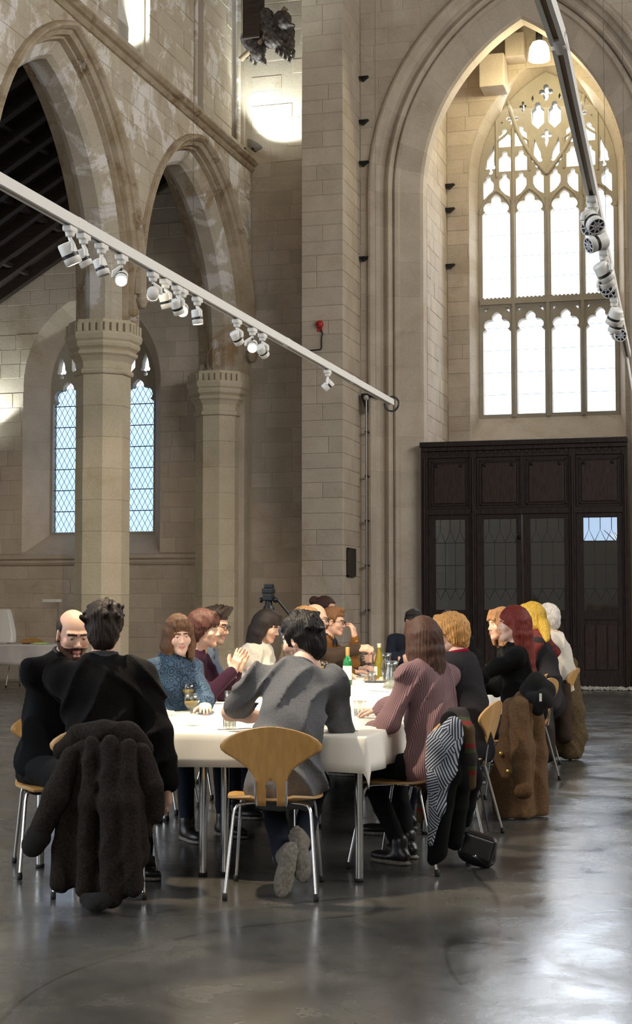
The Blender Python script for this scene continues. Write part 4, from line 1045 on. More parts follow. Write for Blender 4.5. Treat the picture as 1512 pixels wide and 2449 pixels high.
def strands(seed, f1=95, amp2=0.5):
    ph = random.Random(seed).uniform(0, 6)
    return lambda X, Y, Z: np.sin(f1*np.arctan2(X, Y+0.02)*0.35 + 3*np.sin(14*Z+ph) + ph) + amp2*np.sin(150*X + 40*Y + 6*np.sin(20*Z)) + 0.4*np.sin(90*Z+60*Y)
def hair_mesh(h, style, lk):
    big = style in ('bob', 'long', 'straight')
    f = Field((-0.15, -0.25 if style in ('long', 'straight') else -0.2, -0.40 if style in ('long', 'straight') else -0.20), (0.14, 0.14, 0.19), h)
    sd = lk.get('seed', 1)
    def scalp(t=0.012, front=0.078, z0=-0.03):
        f.ell((0, -0.016, 0.040), (0.075+t, 0.094+t, 0.088+t), k=0.01)
        return f
    if style == 'short' or style == 'crop':
        t = 0.014 if style == 'short' else 0.007
        scalp(t); f.ell((0, -0.06, -0.03), (0.066+t*0.6, 0.052+t, 0.075), k=0.02)
        if style == 'short': f.ell((0, 0.045, 0.115), (0.055, 0.045, 0.022), k=0.03)
        f.box((0, 0.09, -0.06), (0.12, 0.067, 0.115), R=rotx(-0.18), rd=0.03, k=0.01, sub=True)
        for s in (-1, 1): f.ell((s*0.086, 0.006, -0.02), (0.022, 0.024, 0.042), k=0.01, sub=True)
        f.plane_cut((0, -0.06, -0.088), nrm((0, 0.5, -1)))
        f.warp(strands(sd, 120), 0.0022 if style == 'short' else 0.001)
    elif style == 'messy':
        scalp(0.020); f.ell((0, -0.065, -0.03), (0.076, 0.062, 0.085), k=0.02)
        rg = random.Random(sd)
        for _ in range(34):
            a = rg.uniform(0, 2*PI); el = rg.uniform(0.05, 1.35)
            d = np.array((math.cos(a)*math.cos(el), math.sin(a)*math.cos(el), math.sin(el)))
            p = np.array((0, -0.02, 0.035)) + d*np.array((0.088, 0.105, 0.098))
            if p[1] > 0.075 and p[2] < 0.07: continue
            q = p + d*0.011 + np.array((rg.uniform(-.022, .022), rg.uniform(-.022, .022), rg.uniform(-.014, .010)))
            f.cap(p*0.97, q, 0.017, 0.010, 0.012)
        f.box((0, 0.105, -0.065), (0.12, 0.068, 0.115), R=rotx(-0.12), rd=0.03, k=0.01, sub=True)
        for s in (-1, 1): f.ell((s*0.092, 0.010, -0.03), (0.020, 0.022, 0.040), k=0.01, sub=True); f.cap((s*0.075, 0.034, 0.03), (s*0.072, 0.036, -0.02), 0.012, 0.007, 0.01)
        f.plane_cut((0, -0.06, -0.105), nrm((0, 0.4, -1)))
        f.warp(strands(sd, 120), 0.003)
    elif style == 'quiff':
        scalp(0.010); f.ell((0, -0.06, -0.03), (0.068, 0.055, 0.07), k=0.02)
        rg = random.Random(sd)
        for i in range(15):
            x = -0.05 + 0.1*(i % 5)/4; y = 0.06 - 0.035*(i//5)
            f.cap((x, y, 0.10), (x*1.1 + rg.uniform(-.008, .008), y + 0.022, 0.142 + rg.uniform(-.008, .012)), 0.022, 0.010, 0.014)
        f.box((0, 0.098, -0.07), (0.12, 0.06, 0.125), R=rotx(-0.12), rd=0.03, k=0.01, sub=True)
        for s in (-1, 1): f.ell((s*0.088, 0.008, -0.02), (0.022, 0.024, 0.042), k=0.01, sub=True)
        f.plane_cut((0, -0.06, -0.095), nrm((0, 0.5, -1))); f.warp(strands(sd, 120), 0.002)
    elif style == 'fringe_side':      # tonsure left on a bald head
        scalp(0.006); f.ell((0, -0.055, -0.02), (0.070, 0.055, 0.07), k=0.02)
        f.ell((0, 0.03, 0.12), (0.085, 0.135, 0.095), k=0.015, sub=True)
        f.box((0, 0.098, -0.04), (0.12, 0.075, 0.12), rd=0.03, k=0.01, sub=True)
        for s in (-1, 1): f.ell((s*0.086, 0.002, -0.02), (0.020, 0.022, 0.042), k=0.01, sub=True)
        f.plane_cut((0, -0.06, -0.085), nrm((0, 0.5, -1))); f.warp(strands(sd, 120), 0.0008)
    elif style == 'bun':
        scalp(0.014); f.ell((0, -0.055, -0.02), (0.070, 0.06, 0.075), k=0.02); f.ell((0, -0.125, 0.085), (0.055, 0.05, 0.05), k=0.02)
        f.box((0, 0.098, -0.06), (0.12, 0.066, 0.12), R=rotx(-0.15), rd=0.03, k=0.01, sub=True); f.plane_cut((0, -0.06, -0.09), nrm((0, 0.5, -1))); f.warp(strands(sd, 120), 0.002)
    elif style == 'pixie':
        scalp(0.024); f.ell((0, -0.05, -0.02), (0.085, 0.078, 0.10), k=0.03)
        for s in (-1, 1): f.cap((s*0.074, -0.012, 0.05), (s*0.084, -0.012, -0.045), 0.028, 0.014, 0.02)
        f.cap((0.02, 0.065, 0.105), (-0.058, 0.072, 0.052), 0.026, 0.014, 0.02); f.cap((0.02, 0.065, 0.105), (0.06, 0.066, 0.055), 0.024, 0.012, 0.02)
        f.ell((0, 0.110, -0.050), (0.120, 0.105, 0.085), k=0.012, sub=True); f.plane_cut((0, -0.06, -0.115), nrm((0, 0.15, -1))); f.warp(strands(sd, 110), 0.0035)
    else:
        L = {'bob': -0.135, 'straight': -0.24, 'long': -0.38}[style] if 'hl' not in lk else lk['hl']
        scalp(0.012 if style == 'straight' else 0.017)
        f.ell((0, -0.055, -0.01), (0.086, 0.072, 0.11), k=0.03)
        wd = 0.006 if style == 'straight' else 0.014
        for i in range(13):
            span = (190 if style == 'long' else 226) if L < -0.2 else 268; a = RAD(-span/2 + span*i/12) - PI/2; c, s_ = math.cos(a), math.sin(a)
            back = (s_ < 0.2)
            top = (0.076*c, -0.02+0.090*s_, 0.03); mid = ((0.080+wd)*c, -0.025+0.092*s_, -0.07); dn = 1.18 if L < -0.2 else 1.0; end = ((0.074+wd*1.4)*c*dn, -0.035+0.085*s_*dn - (0.035 if L < -0.2 else 0), L + (0.015 if not back else 0) + 0.012*math.sin(i*2.3))
            if not back and L < -0.2: end = (end[0]*0.98, end[1]-0.01, end[2])
            f.cap(top, mid, 0.026, 0.024, 0.02); f.cap(mid, end, 0.024, 0.013 if L < -0.2 else 0.017, 0.02)
        if lk.get('fringe', True):
            for i in range(7):
                x = -0.052 + 0.104*i/6; f.cap((x*0.8, 0.062, 0.105), (x*1.05, 0.092 - 2.5*x*x, 0.042 + lk.get('fr', 0.0)), 0.018, 0.008, 0.015)
        f.ell((0, 0.105, -0.045), (0.060, 0.080, 0.092), k=0.012, sub=True)
        f.cap((0, 0.02, -0.13), (0, 0.05, -0.42), 0.050, 0.055, 0.01, sub=True)
        f.warp(strands(sd, 110), 0.0016 if style != 'bob' else 0.0024)
    return f.mesh()

# ---- a hand: wrist at the origin, fingers along +y, back of the hand +z, thumb on +x
def hand_mesh(h, curl=0.35, spread=0.06, thumb=0.5, sc=1.0):
    f = Field((-0.075, -0.05, -0.13), (0.095, 0.215, 0.06), h)
    f.cap((0, -0.04, 0), (0, 0.015, 0), 0.027, 0.025, 0.015)
    f.box((0, 0.05, 0), (0.040, 0.050, 0.0145), rd=0.013, k=0.02)
    base = ((0.029, 0.095), (0.0095, 0.101), (-0.010, 0.098), (-0.029, 0.089)); ln = (0.074, 0.082, 0.077, 0.060)
    for i, ((x, y), L) in enumerate(zip(base, ln)):
        p = np.array((x, y-0.012, 0.0)); ang = 0; yaw = spread*(1.5-i)
        for j, (fr, r0, r1) in enumerate(((0.45, 0.0102, 0.0092), (0.30, 0.0092, 0.0085), (0.25, 0.0085, 0.0072))):
            ang += curl*(0.75, 1.25, 0.95)[j]*(1+0.08*i)
            d = np.array((math.sin(yaw)*math.cos(ang), math.cos(yaw)*math.cos(ang), -math.sin(ang)))
            q = p + d*(L*fr + (0.012 if j == 0 else 0)); f.cap(p, q, r0, r1, 0.004 if j else 0.012); p = q
    p = np.array((0.026, 0.018, -0.006)); 
    for j, (L, r0, r1) in enumerate(((0.046, 0.017, 0.0125), (0.034, 0.0125, 0.011), (0.028, 0.011, 0.0085))):
        an = (1.05, 0.62, 0.42)[j]*(1.15-thumb*0.8); dn = (0.28, 0.35, 0.45)[j]*(0.4+thumb)
        d = nrm((math.sin(an), math.cos(an), -dn)); q = p + d*L; f.cap(p, q, r0, r1, 0.012 if j == 0 else 0.005); p = q
    V, Q = f.mesh(); return V*sc, Q

_mesh_cache = {}
def cached(key, fn):
    if key not in _mesh_cache: _mesh_cache[key] = fn()
    return _mesh_cache[key]

def ik(S, W, l1, l2, hint):
    S, W = np.array(S, float), np.array(W, float); d = W - S; L = np.linalg.norm(d); mx = (l1+l2)*0.995
    if L > mx: W = S + d/L*mx; d = W - S; L = mx
    u = d/L; a = (l1*l1 - l2*l2 + L*L)/(2*L); hh = math.sqrt(max(0, l1*l1 - a*a))
    hv = np.array(hint, float); hv = hv - u*(hv@u); hv = nrm(hv)
    return S + u*a + hv*hh, W

def hmat(name, c, rough=0.58):
    m, nt, b = new_mat(name); N, L = nt.nodes, nt.links
    tc = N.new('ShaderNodeTexCoord'); mp = N.new('ShaderNodeMapping'); mp.inputs['Scale'].default_value = (1, 1, 0.12)
    no = N.new('ShaderNodeTexNoise'); no.inputs['Scale'].default_value = 170; no.inputs['Detail'].default_value = 3
    L.new(tc.outputs['Object'], mp.inputs['Vector']); L.new(mp.outputs['Vector'], no.inputs['Vector'])
    r = N.new('ShaderNodeValToRGB'); r.color_ramp.elements[0].position = 0.3; r.color_ramp.elements[1].position = 0.7
    r.color_ramp.elements[0].color = (*[x*0.55 for x in c], 1); r.color_ramp.elements[1].color = (*[min(1, x*1.5) for x in c], 1)
    L.new(no.outputs['Fac'], r.inputs['Fac']); L.new(r.outputs['Color'], b.inputs['Base Color'])
    b.inputs['Roughness'].default_value = rough; b.inputs['Specular IOR Level'].default_value = 0.25
    bp = N.new('ShaderNodeBump'); bp.inputs['Strength'].default_value = 0.5; bp.inputs['Distance'].default_value = 0.004
    L.new(no.outputs['Fac'], bp.inputs['Height']); L.new(bp.outputs['Normal'], b.inputs['Normal'])
    return m
def skin_mat(name, c):
    m, nt, b = new_mat(name); N, L = nt.nodes, nt.links
    tc = N.new('ShaderNodeTexCoord'); no = N.new('ShaderNodeTexNoise'); no.inputs['Scale'].default_value = 14; no.inputs['Detail'].default_value = 4
    L.new(tc.outputs['Object'], no.inputs['Vector'])
    r = N.new('ShaderNodeValToRGB'); r.color_ramp.elements[0].position = 0.35; r.color_ramp.elements[1].position = 0.65
    r.color_ramp.elements[0].color = (c[0]*0.95, c[1]*0.84, c[2]*0.80, 1); r.color_ramp.elements[1].color = (*c, 1)
    L.new(no.outputs['Fac'], r.inputs['Fac']); L.new(r.outputs['Color'], b.inputs['Base Color'])
    b.inputs['Roughness'].default_value = 0.5; b.inputs['Specular IOR Level'].default_value = 0.4
    b.inputs['Subsurface Weight'].default_value = 0.0
    return m
SKIN = skin_mat('fair_skin', (0.62, 0.39, 0.29)); SKIN2 = skin_mat('pale_skin', (0.68, 0.46, 0.37))
LIPS = mat('lips', (0.46, 0.16, 0.14), 0.45); EYE = mat('eye_white', (0.75, 0.73, 0.70), 0.2); IRIS = mat('iris', (0.05, 0.04, 0.035), 0.15)
_hm = {}
def hair_color(c):
    if c not in _hm: _hm[c] = hmat('hair', c)
    return _hm[c]
def cloth(name, c, noise=0.12, bump=0.25, scale=140, rough=0.9): return mat(name, c, rough, noise=noise, scale=scale, bump=bump, spec=0.08, sheen=0.02)

def person(label, x, y, rz, top, hair, style, lean=12, side=0, twist=0, head=(0, 0, 0), rh=None, lh=None, sc=1.0, bulk=1.0, fem=False, lk=None, sleeve='long',
           legs='sit', trousers=None, shoe=None, skin=None, near=True, group=None, topname='shirt', rhand=None, lhand=None, relb=None, lelb=None, collar=None, wr=0.013, hem=0.0, glasses=None, tint2=None, cup=0.008, headdrop=0.0, seat=0.45, stripes=False, shd=0.070):
    lk = dict(lk or {}); lk['fem'] = fem; skin = skin or SKIN
    t = thing('person', label, 'person', (x, y, 0), rz, group)
    hb = 0.0105 if near else 0.014; hc = 0.0105 if near else 0.014; hh = 0.0043 if near else 0.0065
    P = np.array((0, 0, seat + 0.105*sc))
    def dirv(l): a = RAD(l); b = RAD(side); return nrm((math.sin(b), math.sin(a)*math.cos(b), math.cos(a)*math.cos(b)))
    d1, d2, d3 = dirv(lean*0.6), dirv(lean*1.1), dirv(lean*1.45)
    waist = P + 0.20*sc*d1; chest = waist + 0.19*sc*d2; nb = chest + 0.15*sc*d3
    tw = RAD(twist); sx = np.array((math.cos(tw), math.sin(tw), 0)); sx = nrm(sx - d3*(sx@d3)); fw = np.cross(d3, sx)*1.0
    fwd = nrm(np.cross(d2, np.array((1, 0, 0)))); Rt = np.stack([sx, -np.cross(sx, d2)*-1 if False else np.cross(d2, sx), d2], 1)
    Rw = np.stack([np.array((1, 0, 0)), nrm(np.cross(d1, (1, 0, 0))), d1], 1)
    shw = (0.150 if fem else 0.172)*sc*(0.6+0.4*bulk)
    Sr, Sl = nb - shd*sc*d3 + shw*sx, nb - shd*sc*d3 - shw*sx
    up = nrm(d3*0.55 + np.array((0, 0, 0.45)))
    hcn = nb + up*(0.150*sc) + np.array((0, 0.028, 0)) - np.array((0, 0, headdrop))
    hs = (0.95 if fem else 1.0)*(0.5+0.5*sc)
    RH = rotz(RAD(head[0])) @ rotx(RAD(head[1])) @ roty(RAD(head[2]))
    l1, l2 = 0.285*sc, 0.250*sc
    ca, sa = math.cos(-rz), math.sin(-rz)
    def toloc(w): dx, dy = w[0]-x, w[1]-y; return np.array((dx*ca - dy*sa, dx*sa + dy*ca, w[2]))
    # default: forearms resting on the table edge in front
    Wr = toloc(rh) if rh is not None else np.array((0.13, 0.40*sc, 0.765)); Wl = toloc(lh) if lh is not None else np.array((-0.13, 0.40*sc, 0.765))
    Er, Wr = ik(Sr, Wr, l1, l2, relb if relb is not None else (0.55, -0.25, -0.8)); El, Wl = ik(Sl, Wl, l1, l2, lelb if lelb is not None else (-0.55, -0.25, -0.8))
    b = bulk
    def torso(f, g, lower=True):
        f.ell(chest - 0.02*d2, (0.150*b*sc*(0.93 if fem else 1)+g, 0.105*b*sc+g, 0.185*sc+g), Rt, k=0.03)
        f.ell(waist, ((0.125 if fem else 0.142)*b*sc+g, 0.100*b*sc+g, 0.16*sc+g), Rw, k=0.05)
        if lower: f.ell(P, (0.156*b*sc+g, 0.112*b*sc+g, 0.12*sc+g), k=0.05)
        for S in (Sr, Sl):
            f.cap(nb - 0.045*d3, S, 0.050*sc+g, 0.050*b*sc+g, 0.05)
            f.ell(S, (0.052*b*sc+g,)*3, k=0.04)
        f.cap(nb - 0.02*d3, nb + 0.02*up, 0.064*sc+g*0.6, 0.050*sc+g*0.3, 0.05)
        if fem:
            for s in (-1, 1): f.ell(chest + Rt @ np.array((s*0.065*sc, 0.085*sc, -0.015)), (0.055*sc+g, 0.050*sc+g, 0.055*sc+g), k=0.04)
    def bounds(pts, pad): pts = np.array(pts); return pts.min(0) - pad, pts.max(0) + pad
    # --- body
    lo, hi = bounds([P, waist, chest, nb, Sr, Sl, Er, El, Wr, Wl, hcn], 0.17)
    f = Field(lo, hi, hb)
    torso(f, -0.012)
    for S, E, W in ((Sr, Er, Wr), (Sl, El, Wl)):
        f.cap(S, E, 0.046*b*sc, 0.038*b*sc, 0.03); f.ell(E, (0.036*b*sc,)*3, k=0.02); f.cap(E, E + (W-E)*0.4, 0.038*b*sc, 0.036*b*sc, 0.02); f.cap(E + (W-E)*0.4, W, 0.036*b*sc, 0.026*sc, 0.02)
    f.cap(nb - 0.04*d3, hcn + RH @ np.array((0, -0.03, -0.06))*hs, (0.052 if fem else 0.060)*sc, (0.046 if fem else 0.054)*sc, 0.03)
    V, Q = f.mesh(); parts = [(V, Q, 0)]
    for V, Q, mi in cached(('head', hh, tuple(sorted((k, str(v)) for k, v in lk.items() if k in ('fem', 'smile', 'beard', 'stubble', 'gaze', 'lids')))), lambda: head_mesh(hh, lk)):
        parts.append(((V*hs) @ RH.T + hcn, Q, mi))
    hsz = (0.90 if fem else 1.0)*sc
    for S, E, W, hp, sg in ((Sr, Er, Wr, rhand, 1), (Sl, El, Wl, lhand, -1)):
        hp = dict(hp or {}); d = nrm(hp.get('dir', (W-E) * np.array((1, 1, 0.35)))); nn = np.array(hp.get('back', (0, 0, 1)), float)
        nn = nrm(nn - d*(nn@d)); xx = np.cross(d, nn)
        V, Q = cached(('hand', hh, hp.get('curl', 0.3), hp.get('thumb', 0.5), hp.get('spread', 0.06)), lambda: hand_mesh(0.0042 if near else 0.006, hp.get('curl', 0.3), hp.get('spread', 0.06), hp.get('thumb', 0.5)))
        # thumb of the right hand points to the person's left when the back is up
        Vh = V*hsz
        if sg > 0: Vh = Vh*np.array((-1, 1, 1)); Q = Q[:, ::-1]
        parts.append((Vh @ np.stack([xx, d, nn], 0) + W, Q, 0))
    hm = hair_color(hair) if hair else IRIS
    bm_ = hair_color(lk['beard']) if lk.get('beard') else (mat('stubble', (0.30, 0.19, 0.14), 0.6) if lk.get('stubble') else hm)
    fmesh('body', parts, [skin, LIPS, hm, EYE, IRIS, bm_], t)
    # --- hair
    if style:
        V, Q = cached(('hair', hh, style, tuple(sorted((k, str(v)) for k, v in lk.items() if k in ('seed', 'hl', 'fringe', 'fr')))), lambda: hair_mesh(0.006 if near else 0.0075, style, lk))
        Vw = (V*hs)
        if style in ('bob', 'straight', 'long') :
            # long hair hangs straight down below the ears
            z = np.clip((-0.05 - Vw[:, 2])/0.12, 0, 1)[:, None]; A = Vw @ RH.T
            piv = np.array((0, -0.03, -0.05))*hs; Rz = rotz(RAD(head[0])); B = (Vw - piv) @ Rz.T + RH @ piv
            Vw = A*(1-z) + B*z + hcn
        else: Vw = Vw @ RH.T + hcn
        fmesh('hair', [(Vw, Q, 0)], hair_color(hair), t)
    # --- top
    lo, hi = bounds([P, waist, chest, nb, Sr, Sl, Er, El, Wr, Wl], 0.21)
    f = Field(lo, hi, hc); g = cup
    torso(f, g, True)
    f.cap(P + np.array((0, -0.01, -0.03)), waist, 0.120*b*sc+g, 0.11*b*sc+g, 0.06)
    if hem: f.ell(P + np.array((0, -0.03, -0.05)), (0.175*b*sc+g, 0.135*b*sc+g, 0.10+hem), k=0.05)
    ends = []
    for S, E, W in ((Sr, Er, Wr), (Sl, El, Wl)):
        r0, r1, r2 = 0.050*b*sc+g, 0.043*b*sc+g, 0.034*b*sc+g
        if sleeve == 'cap': f.cap(S, S + (E-S)*0.22, r0+0.006, r0+0.008, 0.03); continue
        if sleeve == 'elbow':
            c = S + (E-S)*0.84; ed = nrm(E-S); f.cap(S, c, r0, r1+0.004, 0.03); f.cap(c - ed*0.035, c, r1+0.011, r1+0.011, 0.006); f.cap(c - ed*0.09, c - ed*0.07, r1+0.010, r1+0.010, 0.01); continue
        f.cap(S, E, r0, r1, 0.03)
        fr = {'long': 0.94, 'elbow': 0.10, 'rolled': 0.30}[sleeve]
        f.ell(E, (r1*0.98,)*3, k=0.02)
        f.cap(E, E + (W-E)*fr, r1, r1 + (r2-r1)*fr, 0.025)
        ed = nrm(W-E); c = E + (W-E)*fr
        if sleeve in ('rolled', 'elbow'): f.cap(c - ed*0.03, c, r1 + (r2-r1)*fr + 0.006, r1 + (r2-r1)*fr + 0.006, 0.006)
        else: f.cap(c - ed*0.025, c, r2+0.003, r2+0.003, 0.004)
    f.warp(wrinkle(int(abs(x*97+y*31)*10) % 1000), wr)
    f.cap(nb + 0.035*up, hcn + np.array((0, -0.03, 0.05)), 0.056*sc, 0.10, 0.01, sub=True)
    V, Q = f.mesh()
    to = fmesh(topname, [(V, Q, 0)], top, t)
    if stripes:
        bones = [(P, nb, 0.14, np.array((0, 1, 0))), (Sr, Er, 0.055, np.array((0, 0, 1))), (Sl, El, 0.055, np.array((0, 0, 1))), (Er, Wr, 0.05, np.array((0, 0, 1))), (El, Wl, 0.05, np.array((0, 0, 1)))]
        best = np.full(len(V), 9.0); val = np.zeros(len(V))
        for A, B, R_, ref in bones:
            d = B - A; tt = np.clip(((V-A) @ d)/(d @ d), 0, 1); q = V - A - tt[:, None]*d; dist = np.linalg.norm(q, axis=1) / (R_ + 0.02)
            e1 = nrm(ref - d*(ref @ d)/(d @ d)); e2 = nrm(np.cross(d, e1)); an = np.arctan2(q @ e2, q @ e1)*R_
            m = dist < best; best[m] = dist[m]; val[m] = an[m]
        at = to.data.attributes.new('stripe', 'FLOAT', 'POINT'); at.data.foreach_set('value', val.astype(np.float32))
    if collar:
        f = Field(nb - 0.16, nb + 0.18, 0.007); R3 = np.stack([sx, np.cross(d3, sx), d3], 1); kind, cm = collar
        n = 20
        ring = [nb + R3 @ np.array((0.068*sc*math.sin(a), 0.070*sc*math.cos(a)*-1 + 0.004, 0.012 - 0.035*max(0, -math.cos(a)*-1)*0 - 0.045*max(0, math.cos(a+PI)))) for a in [2*PI*i/n for i in range(n+1)]]
        if kind == 'crew':
            for i in range(n): f.cap(ring[i], ring[i+1], 0.013, 0.013, 0.005)
        else:
            for i in range(n):
                a = 2*PI*(i+0.5)/n
                if math.cos(a + PI) > 0.90: continue
                f.cap(ring[i] + d3*0.022, ring[i+1] + d3*0.022, 0.009, 0.009, 0.006); f.cap(ring[i], ring[i+1], 0.011, 0.011, 0.006)
            for s in (-1, 1):
                p = nb + R3 @ np.array((s*0.030, 0.072, 0.0)); f.cap(p, p + R3 @ np.array((s*0.028, 0.022, -0.05)), 0.013, 0.006, 0.008)
        V, Q = f.mesh(); fmesh('collar', [(V, Q, 0)], cm, t)
    # --- legs
    tm = trousers or M['jeans']; shm = shoe or M['shoe_black']
    L = []
    for s in (-1, 1):
        hip = np.array((s*0.088*sc, 0.02, P[2]-0.02))
        if legs == 'sit': kn = np.array((s*0.13, 0.43*sc, 0.475)); an = np.array((s*0.13, 0.46*sc, 0.10)); toe = np.array((s*0.15, 1.0, -0.0))
        elif legs == 'tuck': kn = np.array((s*0.12+0.0, 0.42*sc, 0.46)); an = np.array((s*0.045+0.04, -0.06 + 0.03*s, 0.165 + 0.06*(s > 0))); toe = np.array((0.18*s, -0.3, -0.95))
        elif legs == 'side': kn = np.array((s*0.10, 0.43*sc, 0.475)); an = np.array((s*0.09, 0.24*sc + s*0.06, 0.10)); toe = np.array((s*0.1, 1.0, 0.0))
        L.append((hip, kn, an, nrm(toe)))
    lo, hi = bounds([q for l in L for q in l[:3]] + [P], 0.16); lo[2] = max(lo[2], 0.0)
    f = Field(lo, hi, hc)
    f.ell(P + np.array((0, 0, -0.02)), (0.158*b*sc, 0.125*b*sc, 0.105*sc), k=0.04)
    for hip, kn, an, toe in L:
        f.cap(hip, kn, 0.082*b*sc, 0.064*b*sc, 0.03); f.cap(kn, an, 0.062*b*sc, 0.046*sc, 0.03)
    f.warp(wrinkle(int(abs(x*57+y*11)*10) % 1000, 30), 0.0035)
    V, Q = f.mesh(); fmesh('trousers', [(V, Q, 0)], tm, t)
    for hip, kn, an, toe in L:
        f = Field(an - 0.25, an + 0.25, 0.012)
        upv = nrm(kn - an); side_ = nrm(np.cross(toe, upv)); upv = np.cross(side_, toe); R = np.stack([side_, toe, upv], 1)
        f.cap(an + upv*0.02, an - upv*0.035, 0.046, 0.043, 0.02)
        f.ell(an + R @ np.array((0, -0.01, -0.052)), (0.041, 0.062, 0.040), R, k=0.02); f.ell(an + R @ np.array((0, 0.10, -0.064)), (0.046, 0.098, 0.030), R, k=0.03)
        f.plane_cut(an + R @ np.array((0, 0, -0.088)), -upv)
        V, Q = f.mesh(); so = fmesh('shoe', [(V, Q, 0)], shm, t)
        f = Field(an - 0.27, an + 0.27, 0.012)
        f.ell(an + R @ np.array((0, 0.10, -0.088)), (0.050, 0.102, 0.014), R, k=0.02); f.ell(an + R @ np.array((0, -0.015, -0.088)), (0.043, 0.062, 0.014), R, k=0.02); f.cap(an + R @ np.array((0, 0, -0.088)), an + R @ np.array((0, 0.10, -0.088)), 0.012, 0.012, 0.03)
        V, Q = f.mesh(); fmesh('sole', [(V, Q, 0)], M['sole'], so)
    if glasses:
        mb = MB()
        for s in (-1, 1):
            mb.tube([(s*0.032 + 0.023*math.cos(a), 0.104 - 0.006*abs(math.cos(a)), 0.004 + 0.018*math.sin(a)) for a in [2*PI*i/16 for i in range(17)]], 0.0024, 6)
            mb.tube([(s*0.055, 0.099, 0.008), (s*0.080, 0.06, 0.010), (s*0.083, -0.005, 0.008)], 0.0022, 6)
        mb.tube([(-0.009, 0.107, 0.006), (0.009, 0.107, 0.006)], 0.0022, 6)
        mb.v = [tuple((np.array(v)*hs) @ RH.T + hcn) for v in mb.v]
        gl = mb.build('glasses', glasses, t)
    return t, dict(nb=nb, hcn=hcn, RH=RH, P=P, Sr=Sr, Sl=Sl, Er=Er, El=El, Wr=Wr, Wl=Wl)
M['jeans'] = cloth('dark_denim', (0.018, 0.022, 0.035)); M['trousers_black'] = cloth('black_trousers', (0.010, 0.010, 0.011))
M['shoe_black'] = mat('black_leather', (0.012, 0.011, 0.011), 0.35); M['sole'] = mat('grey_rubber_sole', (0.17, 0.155, 0.13), 0.8, noise=0.3, scale=60); M['sole_dark'] = mat('dark_sole', (0.02, 0.02, 0.02), 0.8)

# carved drapery and wings under the roof post
f = Field((-0.5, -0.45, 10.0), (0.9, 0.45, 11.5), 0.02)
f.cap((0.0, 0, 10.95), (0.15, -0.05, 10.55), 0.16, 0.12, 0.05).cap((-0.2, 0, 10.65), (-0.05, -0.05, 10.35), 0.12, 0.08, 0.05).cap((-0.05, -0.05, 10.4), (0.05, -0.05, 10.2), 0.07, 0.03, 0.04)
f.ell((0.30, -0.08, 10.85), (0.13, 0.12, 0.15), k=0.05).cap((0.30, -0.1, 10.8), (0.50, -0.15, 10.72), 0.05, 0.02, 0.03)
for i in range(5):
    x = 0.18 + 0.06*i; f.cap((x, -0.03, 10.75), (x + 0.03, -0.03, 10.20 + 0.05*abs(i-3)), 0.045, 0.022, 0.02); f.cap((x-0.35, 0.02, 10.6), (x-0.42, 0.02, 10.22 + 0.06*abs(i-2)), 0.04, 0.02, 0.02)
f.warp(lambda X, Y, Z: np.sin(70*X+20*Z)*np.sin(60*Z+30*Y), 0.012)
V, Q = f.mesh(); V = (V - np.array((0, 0, 10.2)))*np.array((1.25, 1.1, 1.1)) + np.array((0.10, 0, 10.58)); fmesh('carved_figure', [(V, Q, 0)], mat('carved_oak', (0.035, 0.024, 0.022), 0.6, noise=0.5, scale=12, color2=(0.11, 0.09, 0.085)), rt)

# ================================================================== THE TABLE
TXL, TXM, TXR, TY0, TY1, TH = -3.62, -2.62, -1.82, 7.38, 14.36, 0.715
M['tabletop'] = mat('white_laminate', (0.70, 0.69, 0.66), 0.4)
M['cloth_white'] = mat('white_table_paper', (0.80, 0.765, 0.69), 0.75, noise=0.03, scale=3, bump=0.05)
def folding_table(x0, x1, y0, y1, label, group=None):
    t = thing('dining_table', label, 'table', ((x0+x1)/2, (y0+y1)/2, 0), 0, group)
    a, b = (x1-x0)/2-0.005, (y1-y0)/2-0.004
    MB().box(-a, a, -b, b, TH-0.028, TH, bev=0.006).build('tabletop', M['tabletop'], t)
    ap = MB().box(-a+0.08, a-0.08, -b+0.09, -b+0.115, TH-0.085, TH-0.028).box(-a+0.08, a-0.08, b-0.115, b-0.09, TH-0.085, TH-0.028); ap.build('apron', M['chrome'], t)
    for sx in (-1, 1):
        for sy in (-1, 1):
            lg = MB().lathe([(0.0, 0.004), (0.019, 0.006), (0.021, 0.02), (0.021, TH-0.03)], 16, (sx*(a-0.045), sy*(b-0.055), 0)).build('leg', M['chrome'], t)
            MB().lathe([(0, 0), (0.022, 0.001), (0.024, 0.018), (0.0, 0.02)], 14, (sx*(a-0.045), sy*(b-0.055), 0)).build('foot', M['rubber'], lg)
    return t
ny = 4; dy = (TY1-TY0)/ny
for i in range(ny):
    g = None if i == 0 else 'tables under the long cloth'
    folding_table(TXM, TXR, TY0+i*dy, TY0+(i+1)*dy, 'near right table on chrome legs under the cloth, in front of the man in grey' if i == 0 else ('second','third','far end')[i-1] + ' table of the right-hand row under the long cloth', g)
    folding_table(TXL, TXM, TY0+i*dy-0.05*(i == 0), TY0+(i+1)*dy, 'near left table on chrome legs under the cloth, beside the dark draped coat' if i == 0 else ('second','third','far end')[i-1] + ' table of the left-hand row under the long cloth', g)
